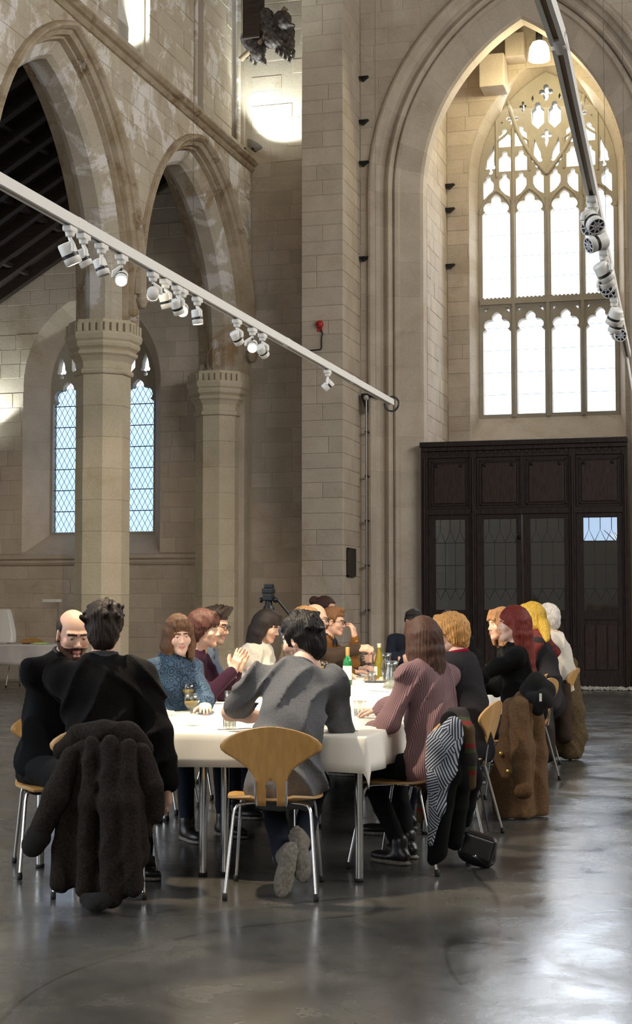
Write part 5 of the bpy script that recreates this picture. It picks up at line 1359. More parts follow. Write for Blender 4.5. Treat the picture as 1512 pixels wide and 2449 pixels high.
def cloth_mesh(x0, x1, y0, y1, z, ov, name, m, label, seed=1, step=0.05, flare=0.22):
    rg = random.Random(seed); ph = [rg.uniform(0, 6) for _ in range(6)]
    xs = list(np.arange(x0-ov, x1+ov+1e-6, step)); ys = list(np.arange(y0-ov, y1+ov+1e-6, step))
    for arr, a, b in ((xs, x0, x1), (ys, y0, y1)): arr += [a, a-0.012, b, b+0.012]; arr.sort()
    vs = []
    for y in ys:
        for x in xs:
            dx = max(x0-x, 0, x-x1); dyy = max(y0-y, 0, y-y1); cx, cy = min(max(x, x0), x1), min(max(y, y0), y1)
            d = math.hypot(dx, dyy)
            if d == 0:
                zz = z + 0.0012*math.sin(3.1*x+ph[0])*math.sin(2.3*y+ph[1]); 
                vs.append((x, y, zz)); continue
            ux, uy = (math.copysign(dx, x-x0 if x > x1 else -1) if dx else 0)/d, (math.copysign(dyy, 1 if y > y1 else -1) if dyy else 0)/d
            if x > x1: ux = dx/d
            fold = 0.016*math.sin(5.5*(cx+cy)+ph[2])+0.012*math.sin(13*(cx-cy)+ph[3])
            out = 0.006 + flare*d*0.45 + fold*min(1, d/0.12)
            drop = d*(0.93 if not (dx and dyy) else 0.97)
            k = 1.0 + 0.10*math.sin(1.7*(cx*1.3+cy)+ph[4])
            vs.append((cx + ux*out, cy + uy*out, z - drop*k))
    n = len(xs)
    fs = [(j*n+i, j*n+i+1, (j+1)*n+i+1, (j+1)*n+i) for j in range(len(ys)-1) for i in range(n-1)]
    mb = MB(); mb.add(vs, fs, 0, True); o = mb.build(name, m)
    sm = o.modifiers.new('thickness', 'SOLIDIFY'); sm.thickness = 0.002; sm.offset = 1
    return tag(o, label, 'tablecloth')
cloth_mesh(TXL-0.01, TXR+0.01, TY0-0.055, TY1+0.01, TH+0.006, 0.195, 'tablecloth', M['cloth_white'], 'long white paper tablecloth over the whole dinner table', 3)
ZT = TH + 0.0095

# ================================================================== CHAIRS
M['ply'] = mat('beech_plywood', (0.50, 0.275, 0.085), 0.38, noise=0.10, scale=5, stretch=(9, 9, 0.6), coat=0.2)
M['ply_edge'] = mat('plywood_edge', (0.42, 0.25, 0.10), 0.5)
def solid_sheet(V, F, th, mats, name, parent, smooth=True):
    """gives a sheet of quads a thickness along its vertex normals"""
    bm = bmesh.new(); vv = [bm.verts.new(v) for v in V]
    for f in F:
        q = [vv[i] for i in dict.fromkeys(f)]
        if len(q) >= 3:
            try: bm.faces.new(q)
            except ValueError: pass
    bmesh.ops.remove_doubles(bm, verts=bm.verts[:], dist=1e-5)
    bmesh.ops.recalc_face_normals(bm, faces=bm.faces[:])
    bm.normal_update(); bm.verts.index_update()
    nv = len(bm.verts); P0 = [v.co - v.normal*th/2 for v in bm.verts]; P1 = [v.co + v.normal*th/2 for v in bm.verts]
    fs = [[v.index for v in f.verts] for f in bm.faces]; be = [(e.verts[0].index, e.verts[1].index) for e in bm.edges if len(e.link_faces) == 1]
    bm.free()
    mb = MB(); mb.add(P0 + P1, [f[::-1] for f in fs] + [[i+nv for i in f] for f in fs], 0, smooth)
    mb.f += [[a, b, b+nv, a+nv] for a, b in be]; mb.m += [1]*len(be); mb.sm += [False]*len(be)
    return mb.build(name, mats, parent)
def lerp_tab(tab, z):
    for (a, wa), (b, wb) in zip(tab, tab[1:]):
        if a <= z <= b: t = (z-a)/(b-a); return wa + (wb-wa)*t
    return tab[-1][1] if z > tab[-1][0] else tab[0][1]
def make_chair(label):
    t = thing('dining_chair', label, 'chair')
    # back: fan on two prongs
    wt = [(0.43, 0.071), (0.545, 0.073), (0.57, 0.080), (0.60, 0.100), (0.63, 0.137), (0.655, 0.175), (0.675, 0.212), (0.69, 0.231), (0.705, 0.2385), (0.72, 0.236), (0.74, 0.218), (0.76, 0.186), (0.775, 0.150), (0.79, 0.098), (0.80, 0.04), (0.803, 0.0)]
    zs = sorted(set([0.43, 0.46, 0.49, 0.52, 0.533, 0.542, 0.548, 0.5505, 0.57, 0.585, 0.60, 0.615, 0.63, 0.645, 0.66, 0.675, 0.69, 0.70, 0.71, 0.72, 0.73, 0.74, 0.75, 0.76, 0.77, 0.78, 0.788, 0.795, 0.80, 0.803]))
    def yb(x, z): return -0.215 - (z-0.45)*0.20 + 0.55*x*x - 0.02*max(0, (z-0.66))
    V, F = [], []; nx = 9; rows = []
    for z in zs:
        w = max(lerp_tab(wt, z), 0.001); s = 0.0255*math.sqrt(max(0.0, 1 - max(0, (z-0.525)/0.0255)**2)) if z < 0.5505 else 0.0
        r = []
        for sd in (-1, 1):
            for i in range(nx):
                x = (s + (w-s)*i/(nx-1))*sd; r.append(len(V)); V.append((x, yb(x, z), z))
        rows.append(r)
    for a, b in zip(rows, rows[1:]):
        for sd in (0, 1):
            for i in range(nx-1):
                k = sd*nx+i; q = (a[k], a[k+1], b[k+1], b[k]); F.append(q if sd else q[::-1])
    solid_sheet(V, F, 0.011, [M['ply'], M['ply_edge']], 'backrest', t)
    # seat: broad, slightly dished, narrowing to the back
    V, F = [], []; ny, nx = 15, 13
    for j in range(ny):
        q = j/(ny-1); y = -0.21 + 0.43*q
        w = 0.235*math.sqrt(max(0, 1 - (abs(q-0.52)/0.56)**3.2))*(0.93+0.07*q)
        for i in range(nx):
            p = -1+2*i/(nx-1); x = p*w
            V.append((x, y, 0.447 + 0.018*p*p*(1-q)*0.8 - 0.016*max(0, (q-0.82)/0.18)**2 + 0.012*max(0, (0.2-q)/0.2) - 0.010*(1-p*p)*math.sin(PI*q)))
    for j in range(ny-1):
        for i in range(nx-1): F.append((j*nx+i, j*nx+i+1, (j+1)*nx+i+1, (j+1)*nx+i))
    solid_sheet(V, F, 0.011, [M['ply'], M['ply_edge']], 'seat', t)
    for s in (-1, 1):
        MB().tube([(s*0.060, -0.08, 0.428), (s*0.066, -0.20, 0.425), (s*0.071, -0.228, 0.44), (s*0.073, -0.236, 0.50), (s*0.074, -0.245, 0.55)], 0.0065, 8).build('back_rod', M['chrome'], t)
    for sx in (-1, 1):
        for sy in (-1, 1):
            fx, fy = sx*0.212, (-0.255 if sy < 0 else 0.245)
            top = (sx*0.178, -0.155 if sy < 0 else 0.165, 0.405)
            lg = MB().tube([(fx, fy, 0.012), (sx*0.183, top[1]*1.04, 0.380), top, (sx*0.166, top[1]*0.95, 0.423), (sx*0.145, top[1]*0.86, 0.430), (sx*0.05, top[1]*0.35, 0.430)], 0.0088, 8).build('leg', M['chrome'], t)
            MB().lathe([(0.0, 0.0), (0.012, 0.001), (0.0135, 0.012), (0.0125, 0.034), (0.0, 0.036)], 10, (fx, fy, 0)).build('foot', M['rubber'], lg)
    MB().lathe([(0, 0.422), (0.07, 0.422), (0.07, 0.436), (0, 0.436)], 14).build('seat_plate', M['chrome'], t)
    return t
chair0 = make_chair('wooden fan-backed chair of the man in grey, its whole back facing the camera')
def chair(x, y, rz, label, group='fan-backed chairs round the table', first=[True]):
    if first[0]: c = chair0; first[0] = False
    else: c = copy_tree(chair0)
    c.location = (x, y, 0); c.rotation_euler = (0, 0, rz); c['label'] = label; c['category'] = 'chair'; c['group'] = group
    return c
chair(-2.20, 7.10, 0.22, 'wooden fan-backed chair of the man in grey, its whole back facing the camera')
chair(-2.985, 6.92, 0.24, 'fan-backed chair hidden under the long dark coat at the near end')
chair(-3.45, 7.36, -PI/2 - 1.05, 'fan-backed chair of the bald bearded man at the left corner')
chair(-1.735, 7.95, PI/2 - 0.20, 'fan-backed chair on the right hung with a striped lining and handbag')
chair(-1.71, 9.05, PI/2 - 0.10, 'fan-backed chair of the blonde woman, pale back edge showing behind the striped jacket')
chair(-1.66, 10.48, PI/2 - 0.42, 'fan-backed chair under the brown overcoat with buttons')
chair(-1.74, 11.98, PI/2 - 0.30, 'fan-backed chair with a pale arched back just behind the brown overcoat')
chair(-1.87, 13.15, PI/2 - 0.25, 'fan-backed chair with a pale back, left of the khaki coat')
chair(-1.75, 13.85, PI/2 - 0.1, 'fan-backed chair at the far right under the khaki coat')
for (x, y, lb) in ((-3.80, 8.95, 'chair of the woman in the blue patterned jumper'), (-3.84, 9.65, 'chair of the clapping woman in plum'), (-3.88, 10.45, 'chair of the man with the quiff'),
                   (-3.82, 11.35, 'chair of the woman in the cream top'), (-3.90, 12.15, 'chair of the sandy-haired person'), (-3.92, 12.95, 'chair of the man who reaches for the bottle'), (-3.84, 13.55, 'chair of the man in the rust jacket'), (-4.0, 14.25, 'chair of the person with the dark bun')):
    chair(x, y, -PI/2, 'fan-backed ' + lb + ', on the left side')
for (x, lb) in ((-3.36, 'chair of the dark-haired man at the far end'), (-2.70, 'chair of the half-hidden person at the far end')): chair(x, 15.0, PI, 'fan-backed ' + lb)
c = chair(-11.55, 23.25, PI, 'fan-backed chair behind the white side table in the aisle', 'fan-backed chairs in the aisle')

# ================================================================== ON THE TABLE
M['glass'] = glass_mat('drinking_glass', (0.93, 0.94, 0.92), 0.16, 0.02)
M['glass_rim'] = glass_mat('glass_rim', (0.62, 0.63, 0.62), 0.35, 0.05)
M['wine'] = mat('white_wine', (0.72, 0.50, 0.10), 0.1, alpha=0.85)
M['water'] = glass_mat('water', (0.90, 0.92, 0.92), 0.12, 0.02)
def bottle_glass(name, c, a=0.9):
    m, nt, b = new_mat(name); b.inputs['Base Color'].default_value = (*c, 1); b.inputs['Roughness'].default_value = 0.06; b.inputs['Alpha'].default_value = a; b.inputs['Coat Weight'].default_value = 0.5
    return m
M['label'] = mat('cream_label', (0.78, 0.74, 0.64), 0.6)
def bottle(label, x, y, gm, capm, kind):
    t = thing('wine_bottle', label, 'bottle', (x, y, ZT))
    prof = [(0.0, 0.006), (0.030, 0.002), (0.0365, 0.006), (0.0375, 0.02), (0.0375, 0.175), (0.036, 0.190), (0.029, 0.208), (0.018, 0.222), (0.0145, 0.235), (0.014, 0.285), (0.016, 0.287), (0.016, 0.298), (0, 0.299)]
    if kind == 'slope': prof = [(0.0, 0.006), (0.034, 0.002), (0.042, 0.006), (0.043, 0.02), (0.043, 0.125), (0.040, 0.15), (0.030, 0.195), (0.019, 0.235), (0.0145, 0.26), (0.0142, 0.285), (0.016, 0.288), (0.016, 0.298), (0, 0.299)]
    MB().lathe(prof, 24).build('glass_body', gm, t)
    z0 = 0.232 if kind != 'slope' else 0.268
    MB().lathe([(0.0158, z0), (0.0165, z0+0.004), (0.0172, 0.298), (0.0165, 0.302), (0, 0.303)], 18).build('capsule', capm, t)
    r = prof[4][0] + 0.0006; lb = MB(); n = 16; a0, a1 = (-PI*0.95, -0.25) if kind != 'slope' else (-PI*1.3, -PI*0.55)
    zs = (0.045, 0.155) if kind != 'slope' else (0.03, 0.105)
    vs = [(r*math.cos(a0+(a1-a0)*i/n), r*math.sin(a0+(a1-a0)*i/n), z) for z in zs for i in range(n+1)]
    lb.add(vs, [(i, i+1, n+2+i, n+1+i) for i in range(n)], 0, True); l = lb.build('paper_label', M['label'], t)
    if kind != 'slope':
        bnd = MB(); r += 0.0006; vs = [(r*math.cos(-1.95+0.55*i/6), r*math.sin(-1.95+0.55*i/6), z) for z in (0.060, 0.074) for i in range(7)]
        bnd.add(vs, [(i, i+1, 8+i, 7+i) for i in range(6)]); bnd.build('label_print', mat('label_print', (0.45, 0.33, 0.26), 0.6), l)
    return t
bottle('dark green wine bottle with gold capsule and cream label on the table', -3.07, 11.85, bottle_glass('green_glass', (0.012, 0.16, 0.05), 0.86), mat('gold_foil', (0.50, 0.33, 0.11), 0.4, metal=0.5), 'shoulder')
bottle('olive-yellow wine bottle held at the neck by a reaching hand', -3.09, 13.02, bottle_glass('olive_glass', (0.20, 0.16, 0.012), 0.86), mat('cream_foil', (0.65, 0.56, 0.38), 0.4), 'slope')
def tumbler_proto():
    t = thing('tumbler', 'glass', 'glass')
    MB().lathe([(0.0, 0.0), (0.029, 0.0), (0.031, 0.003), (0.034, 0.045), (0.038, 0.090), (0.0365, 0.090), (0.032, 0.045), (0.027, 0.010), (0.0, 0.009)], 20).build('bowl', M['glass'], t)
    fl = MB()
    for k in range(10):
        a = 2*PI*k/10; fl.tube([(0.0315*math.cos(a), 0.0315*math.sin(a), 0.004), (0.0345*math.cos(a), 0.0345*math.sin(a), 0.046)], 0.0022, 5)
    fl.build('facets', M['glass_rim'], t)
    MB().tube([(0.0372*math.cos(a), 0.0372*math.sin(a), 0.09) for a in [2*PI*i/24 for i in range(25)]], 0.0012, 5, caps=False).build('rim', M['glass_rim'], t)
    MB().lathe([(0.0, 0.009), (0.0275, 0.010), (0.030, 0.030), (0.0, 0.030)], 18).build('water', M['water'], t)
    return t
def wineglass_proto(fill):
    t = thing('wine_glass', 'glass', 'glass')
    MB().lathe([(0.0, 0.0), (0.034, 0.0), (0.034, 0.0015), (0.008, 0.006), (0.004, 0.012), (0.0038, 0.075), (0.008, 0.083), (0.026, 0.097), (0.037, 0.118), (0.0385, 0.138), (0.033, 0.170), (0.032, 0.170), (0.0372, 0.138), (0.0355, 0.118), (0.024, 0.099), (0.0, 0.090)], 22).build('bowl', M['glass'], t)
    MB().tube([(0.0325*math.cos(a), 0.0325*math.sin(a), 0.17) for a in [2*PI*i/24 for i in range(25)]], 0.0010, 5, caps=False).build('rim', M['glass_rim'], t)
    MB().lathe([(0.0, 0.091), (0.0235, 0.0995), (0.035, 0.118), (0.0362, 0.118+fill), (0.0, 0.118+fill)], 20).build('wine', M['wine'], t)
    return t
tp = tumbler_proto(); used = []
for i, (x, y, lb) in enumerate(((-2.15, 8.58, 'small faceted tumbler of water alone on the bright cloth, right of the man in grey'), (-2.61, 7.62, 'faceted tumbler at the near edge, left of the grey elbow'), (-3.20, 9.35, 'plain tumbler beyond the elbow of the man in grey'),
        (-3.14, 8.55, 'tumbler half behind the wine glasses at the left'), (-2.30, 10.45, 'tumbler beside the striped sleeve, nearest below the big pitcher'), (-3.33, 11.95, 'tumbler left of the green bottle'),
        (-2.98, 12.30, 'tumbler right behind the green bottle'), (-2.90, 13.6, 'tumbler right of the olive bottle'), (-3.02, 14.0, 'tumbler standing farthest along the table'))):
    o = tp if i == 0 else copy_tree(tp); o.location = (x, y, ZT); o['label'] = lb; o['group'] = 'tumblers on the table'
wp = wineglass_proto(0.012); used = 0
for i, (x, y, lb) in enumerate(((-2.86, 7.72, 'wine glass with golden wine, nearest on the left of the table'), (-3.26, 8.75, 'wine glass of pale wine in front of the blue patterned jumper'), (-3.40, 12.35, 'short wine glass beyond the shoulder of the man in grey'))):
    o = wp if i == 0 else copy_tree(wp); o.location = (x, y, ZT); o['label'] = lb; o['group'] = 'wine glasses'
def pitcher_proto():
    t = thing('water_pitcher', 'glass', 'pitcher')
    MB().lathe([(0.0, 0.0), (0.055, 0.0), (0.062, 0.006), (0.068, 0.03), (0.070, 0.075), (0.064, 0.12), (0.052, 0.155), (0.049, 0.175), (0.056, 0.21), (0.054, 0.21), (0.047, 0.175), (0.060, 0.12), (0.065, 0.075), (0.060, 0.02), (0.0, 0.014)], 26).build('jug', M['glass'], t)
    MB().tube([(0.055*math.cos(a), 0.055*math.sin(a), 0.21) for a in [2*PI*i/26 for i in range(27)]], 0.0028, 6, caps=False).tube([(0.066*math.cos(a), 0.066*math.sin(a), 0.015) for a in [2*PI*i/26 for i in range(27)]], 0.003, 6, caps=False).build('rim', M['glass_rim'], t)
    MB().tube([(0.052, 0, 0.195), (0.085, 0, 0.215), (0.112, 0, 0.195), (0.115, 0, 0.14), (0.095, 0, 0.085), (0.068, 0, 0.065)], [0.008, 0.009, 0.009, 0.009, 0.008, 0.008], 10).build('handle', M['glass_rim'], t)
    MB().lathe([(0.0, 0.014), (0.060, 0.016), (0.0645, 0.075), (0.0595, 0.118), (0.0, 0.118)], 22).build('water', M['water'], t)
    return t
pt = pitcher_proto()
for i, (x, y, rz, lb) in enumerate(((-2.62, 11.45, PI*0.8, 'largest glass pitcher, right of the plate beside the striped jacket'), (-3.10, 13.3, PI, 'glass pitcher behind the olive bottle, under the reaching hand'), (-2.62, 12.75, PI*0.7, 'glass pitcher whose handle shows beside the brown hair'))):
    o = pt if i == 0 else copy_tree(pt); o.location = (x, y, ZT); o.rotation_euler = (0, 0, rz); o['label'] = lb; o['group'] = 'water pitchers'
M['china'] = mat('white_china', (0.80, 0.79, 0.76), 0.25)
def plate(x, y, label, sq=False, r=0.12, rz=0.0):
    t = thing('serving_plate' if sq else 'dinner_plate', label, 'plate', (x, y, ZT), rz)
    if sq: MB().lathe([(0.0, 0.004), (r*0.95, 0.004), (r*1.35, 0.02), (r*1.36, 0.024), (r*0.95, 0.010), (0, 0.010)], 4, rot0=PI/4, smooth=False).build('dish', M['china'], t)
    else: MB().lathe([(0.0, 0.002), (r*0.6, 0.002), (r*0.66, 0.008), (r, 0.018), (r*1.0, 0.021), (r*0.64, 0.012), (0, 0.010)], 28).build('dish', M['china'], t)
    return t
plate(-2.97, 12.42, 'square white plate of rust-coloured bites between the bottles', True, 0.115, 0.15)
M['bread'] = mat('tomato_toast', (0.42, 0.13, 0.04), 0.7, noise=0.5, scale=60, bump=0.4, color2=(0.62, 0.36, 0.14)); M['cheese'] = mat('pale_cheese', (0.75, 0.62, 0.36), 0.6, noise=0.2, scale=50)
rg = random.Random(3)
for i, (dx, dy, lb) in enumerate(((-0.075, -0.05, 'nearest left'), (-0.03, -0.055, 'near middle'), (0.015, -0.05, 'near right'), (-0.05, 0.0, 'second-row left'), (0.0, 0.0, 'second-row right'))):
    t = thing('toast_bite', lb + ' rust-coloured toast bite on the square plate', 'food', (-2.97+dx, 12.42+dy, ZT+0.010), rg.uniform(-.4, .4), 'toast bites')
    MB().box(-0.019, 0.019, -0.022, 0.022, 0, 0.014, bev=0.004).build('toast', M['bread'], t)
    f = Field((-0.04, -0.04, -0.01), (0.04, 0.04, 0.05), 0.004)
    for _ in range(5): f.ell((rg.uniform(-.011, .011), rg.uniform(-.013, .013), 0.016), (0.009, 0.009, 0.008), k=0.004)
    V, Q = f.mesh(); fmesh('topping', [(V, Q, 0)], M['bread'], t)
for i, (dx, dy, lb) in enumerate(((0.055, 0.03, 'lower pale cheese cube'), (0.075, -0.005, 'right-hand pale cheese cube'), (0.035, 0.055, 'far pale cheese cube'))):
    t = tag(MB().box(-0.018, 0.018, -0.018, 0.018, 0, 0.03, bev=0.005).build('cheese_cube', M['cheese']), lb + ' on the square plate', 'food', 'cheese cubes'); t.location = (-2.97+dx, 12.42+dy, ZT+0.010); t.rotation_euler = (0, 0, i*0.7)
plate(-3.38, 12.75, 'round white plate at the left of the table past the green bottle', r=0.125); plate(-2.45, 13.3, 'round white plate at the far right of the table', r=0.125); plate(-3.36, 10.35, 'round white plate before the clapping woman', r=0.125)
M['steel'] = mat('cutlery_steel', (0.45, 0.45, 0.46), 0.25, metal=1.0)
def fork(x, y, rz, label):
    t = thing('fork', label, 'cutlery', (x, y, ZT+0.0035), rz, 'cutlery')
    mb = MB().box(-0.004, 0.004, -0.09, 0.03, -0.002, 0.002, bev=0.0012).box(-0.010, 0.010, 0.03, 0.055, -0.001, 0.003, bev=0.001)
    for k in (-1.5, -0.5, 0.5, 1.5): mb.box(k*0.0055-0.0013, k*0.0055+0.0013, 0.055, 0.095, 0.0, 0.003)
    mb.build('fork_body', M['steel'], t)
def knife(x, y, rz, label):
    t = thing('knife', label, 'cutlery', (x, y, ZT+0.0035), rz, 'cutlery')
    MB().box(-0.005, 0.005, -0.10, 0.0, -0.0025, 0.0025, bev=0.0015).build('handle', M['steel'], t)
    MB().prism([(-0.004, 0.0), (0.007, 0.0), (0.008, 0.08), (0.002, 0.11), (-0.004, 0.11)], lambda u, v, d: (u, v, d), -0.001, 0.001).build('blade', M['steel'], t)
fork(-2.55, 7.52, -0.9, 'fork at the near edge left of the grey elbow'); knife(-2.05, 7.50, PI/2+0.1, 'knife lying along the near edge right of the grey elbow'); fork(-2.00, 7.58, PI/2, 'fork beside the knife right of the grey elbow')
knife(-2.0, 8.62, PI/2-0.3, 'knife right of the lone tumbler, pointing to the striped sleeve'); fork(-2.02, 8.45, PI/2+0.35, 'fork right of the lone tumbler'); fork(-2.62, 11.05, 1.1, 'fork before the large pitcher'); knife(-3.28, 10.05, 0.4, 'knife near the left side of the cloth')
# dark tumbler beside the blue jumper
dg = thing('dark_cup', 'dark green cup at the table edge beside the blue jumper', 'cup', (-3.46, 8.62, ZT))
MB().lathe([(0.0, 0.0), (0.030, 0.0), (0.033, 0.01), (0.038, 0.10), (0.036, 0.10), (0.030, 0.012), (0.0, 0.010)], 20).build('wall', mat('dark_green_glaze', (0.012, 0.02, 0.016), 0.25), dg); MB().lathe([(0.0, 0.085), (0.0355, 0.085)], 18).build('drink', mat('dark_drink', (0.03, 0.015, 0.01), 0.1), dg)
# papers in front of the clapping woman
for i, (x, y, rz, lb) in enumerate(((-3.42, 9.95, 0.3, 'folded dark menu sheet leaning by the clapping woman'),)):
    t = thing('menu_card', lb, 'menu', (x, y, ZT), rz); 
    for s in (-1, 1):
        o = MB().box(-0.10, 0.10, -0.002, 0.002, 0, 0.10).build('leaf', mat('grey_card', (0.20, 0.15, 0.13), 0.7), t); o.rotation_euler = (s*0.35, 0, 0); o.location = (0, s*0.036, 0)

# ================================================================== SIDE TABLE IN THE AISLE
st_t = thing('side_table', 'white-clothed side table in the aisle at the left edge', 'table', (-11.60, 22.6, 0))
MB().box(-1.1, 1.05, -0.36, 0.36, 0.70, 0.725, bev=0.004).build('tabletop', M['tabletop'], st_t)
for sx in (-0.62, 0.9):
    for sy in (-0.28, 0.28):
        MB().lathe([(0.0, 0), (0.022, 0.001), (0.022, 0.70)], 12, (sx, sy, 0)).build('leg', M['chrome'], st_t)
cloth_mesh(-12.70, -10.56, 22.25, 22.95, 0.728, 0.33, 'side_tablecloth', mat('lilac_white_paper', (0.60, 0.56, 0.56), 0.8, noise=0.05, scale=9), 'white paper cloth with faint bands over the aisle side table', 8, 0.06, 0.05)
mo = thing('white_monitor', 'white plastic screen back standing on the aisle table at the left edge', 'monitor', (-11.76, 22.5, 0.735))
f = Field((-0.6, -0.2, -0.06), (0.6, 0.2, 0.65), 0.012)
f.box((0, 0.0, 0.27), (0.40, 0.10, 0.28), rd=0.06, k=0.01)
for s in (-1, 1): f.plane_cut((s*0.43, 0, 0), nrm((s*1.0, 0, 0.26)))
f.plane_cut((0, 0, 0.012), (0, 0, -1)); f.plane_cut((0, -0.10, 0.0), nrm((0, -1.0, 0.15)))
V, Q = f.mesh(); fmesh('casing', [(V, Q, 0)], mat('glossy_white_plastic', (0.80, 0.78, 0.74), 0.3), mo); MB().box(-0.3, 0.3, -0.08, 0.08, 0.0, 0.014, bev=0.004).build('stand_foot', M['white_paint'], mo)
for i, (x, y, w, hh_, c, lb) in enumerate(((-10.85, 22.42, 0.11, 0.02, (0.38, 0.62, 0.16), 'bright green note pad on the aisle table'), (-11.1, 22.4, 0.06, 0.014, (0.09, 0.05, 0.04), 'small dark wallet on the aisle table'))):
    t = thing('note_pad' if i == 0 else 'wallet', lb, 'stationery', (x, y, 0.7325), 0.2); MB().box(-w, w, -0.06, 0.06, 0, hh_, bev=0.003).build('cover', mat('pad_colour_%d' % i, c, 0.5), t); MB().box(-w+0.008, w-0.008, -0.055, 0.055, hh_, hh_+0.004).build('top_sheet', mat('pad_sheet_%d' % i, c, 0.6), t)
rs = thing('reading_stand', 'slim white-topped reading stand by the aisle wall', 'stand', (-11.6, 24.35, 0))
MB().box(-0.13, 0.15, -0.10, 0.10, 1.40, 1.45, bev=0.01).build('tray', M['white_paint'], rs); MB().tube([(0.14, 0, 0.02), (0.14, 0, 1.41)], 0.016, 8).build('post', mat('grey_post', (0.25, 0.24, 0.23), 0.5), rs); MB().lathe([(0, 0), (0.17, 0.002), (0.17, 0.016), (0.03, 0.03), (0, 0.03)], 18, (0.14, 0, 0)).build('base', M['iron'], rs)
# video tripod behind the woman in cream
tr = thing('camera_tripod', 'black video tripod with fluid head standing behind the left-hand diners', 'tripod', (-4.75, 15.1, 0))
for k in range(3):
    a = 2*PI*k/3 + 0.5; lg = MB().tube([(0.05*math.cos(a), 0.05*math.sin(a), 1.30), (0.25*math.cos(a), 0.25*math.sin(a), 0.68)], 0.016, 8).build('leg', mat('tripod_alloy', (0.35, 0.35, 0.37), 0.35, metal=0.7), tr)
    MB().tube([(0.25*math.cos(a), 0.25*math.sin(a), 0.70), (0.47*math.cos(a), 0.47*math.sin(a), 0.0)], 0.012, 8).build('lower_leg', M['black_plastic'], lg)
MB().lathe([(0.03, 1.24), (0.06, 1.29), (0.06, 1.33), (0.04, 1.36), (0.035, 1.40)], 14).build('crown', M['black_plastic'], tr)
MB().box(-0.055, 0.055, -0.05, 0.05, 1.40, 1.47, bev=0.012).box(-0.065, 0.06, -0.045, 0.045, 1.475, 1.53, bev=0.012).box(-0.045, 0.05, -0.03, 0.03, 1.53, 1.575, bev=0.008).build('fluid_head', M['black_plastic'], tr)
for s in (-1, 1): MB().lathe([(0.0, 0), (0.028, 0.004), (0.028, 0.03), (0, 0.034)], 12, (s*0.06, -0.01, 1.41), axis=(s, -0.3, 0)).build('knob', M['black_plastic'], tr)
MB().tube([(0.05, 0.03, 1.45), (0.22, 0.12, 1.22)], 0.011, 8).build('pan_handle', M['black_plastic'], tr)

# ================================================================== THE DINERS
def paisley():
    m, nt, b = new_mat('blue_swirl_knit'); N, L = nt.nodes, nt.links
    tc = N.new('ShaderNodeTexCoord'); v = N.new('ShaderNodeTexVoronoi'); v.inputs['Scale'].default_value = 21
    L.new(tc.outputs['Object'], v.inputs['Vector'])
    s = N.new('ShaderNodeMath'); s.operation = 'MULTIPLY'; s.inputs[1].default_value = 24; L.new(v.outputs['Distance'], s.inputs[0])
    q = N.new('ShaderNodeMath'); q.operation = 'SINE'; L.new(s.outputs[0], q.inputs[0])
    r = N.new('ShaderNodeValToRGB'); e = r.color_ramp.elements; e[0].position = 0.45; e[0].color = (0.026, 0.070, 0.125, 1); e[1].position = 0.62; e[1].color = (0.006, 0.015, 0.04, 1)
    mr = N.new('ShaderNodeMapRange'); mr.inputs[1].default_value = -1; mr.inputs[2].default_value = 1; L.new(q.outputs[0], mr.inputs[0]); L.new(mr.outputs[0], r.inputs['Fac'])
    L.new(r.outputs['Color'], b.inputs['Base Color']); b.inputs['Roughness'].default_value = 0.85; return m
def striped(name, c1, c2, scale, axis='X', rough=0.8, dist=0.0, lo=0.45, hi=0.6):
    m, nt, b = new_mat(name); N, L = nt.nodes, nt.links
    tc = N.new('ShaderNodeTexCoord'); w = N.new('ShaderNodeTexWave'); w.bands_direction = axis; w.inputs['Scale'].default_value = scale; w.inputs['Distortion'].default_value = dist
    L.new(tc.outputs['Object'], w.inputs['Vector'])
    r = N.new('ShaderNodeValToRGB'); e = r.color_ramp.elements; e[0].position = lo; e[0].color = (*c1, 1); e[1].position = hi; e[1].color = (*c2, 1)
    L.new(w.outputs['Fac'], r.inputs['Fac']); L.new(r.outputs['Color'], b.inputs['Base Color']); b.inputs['Roughness'].default_value = rough; b.inputs['Specular IOR Level'].default_value = 0.2; return m
BLACK = cloth('black_cotton', (0.0055, 0.0055, 0.006)); JACKET = cloth('black_wool_jacket', (0.0045, 0.004, 0.0042), noise=0.3); GREYC = cloth('charcoal_collar', (0.05, 0.05, 0.052))
GREYK = cloth('grey_marl_knit', (0.105, 0.108, 0.118), noise=0.25, scale=220); PLUM = cloth('plum_jersey', (0.022, 0.007, 0.016)); SLATE = cloth('slate_blue_shirt', (0.11, 0.14, 0.19)); CREAM = cloth('cream_jersey', (0.62, 0.57, 0.48))
BROWN = cloth('dark_brown_knit', (0.045, 0.030, 0.022)); RUST = cloth('rust_corduroy', (0.17, 0.075, 0.020)); NAVY = cloth('navy_cotton', (0.014, 0.017, 0.028)); CHAR = cloth('charcoal_cardigan', (0.022, 0.021, 0.024)); CRIM = cloth('crimson_collar', (0.20, 0.008, 0.03))
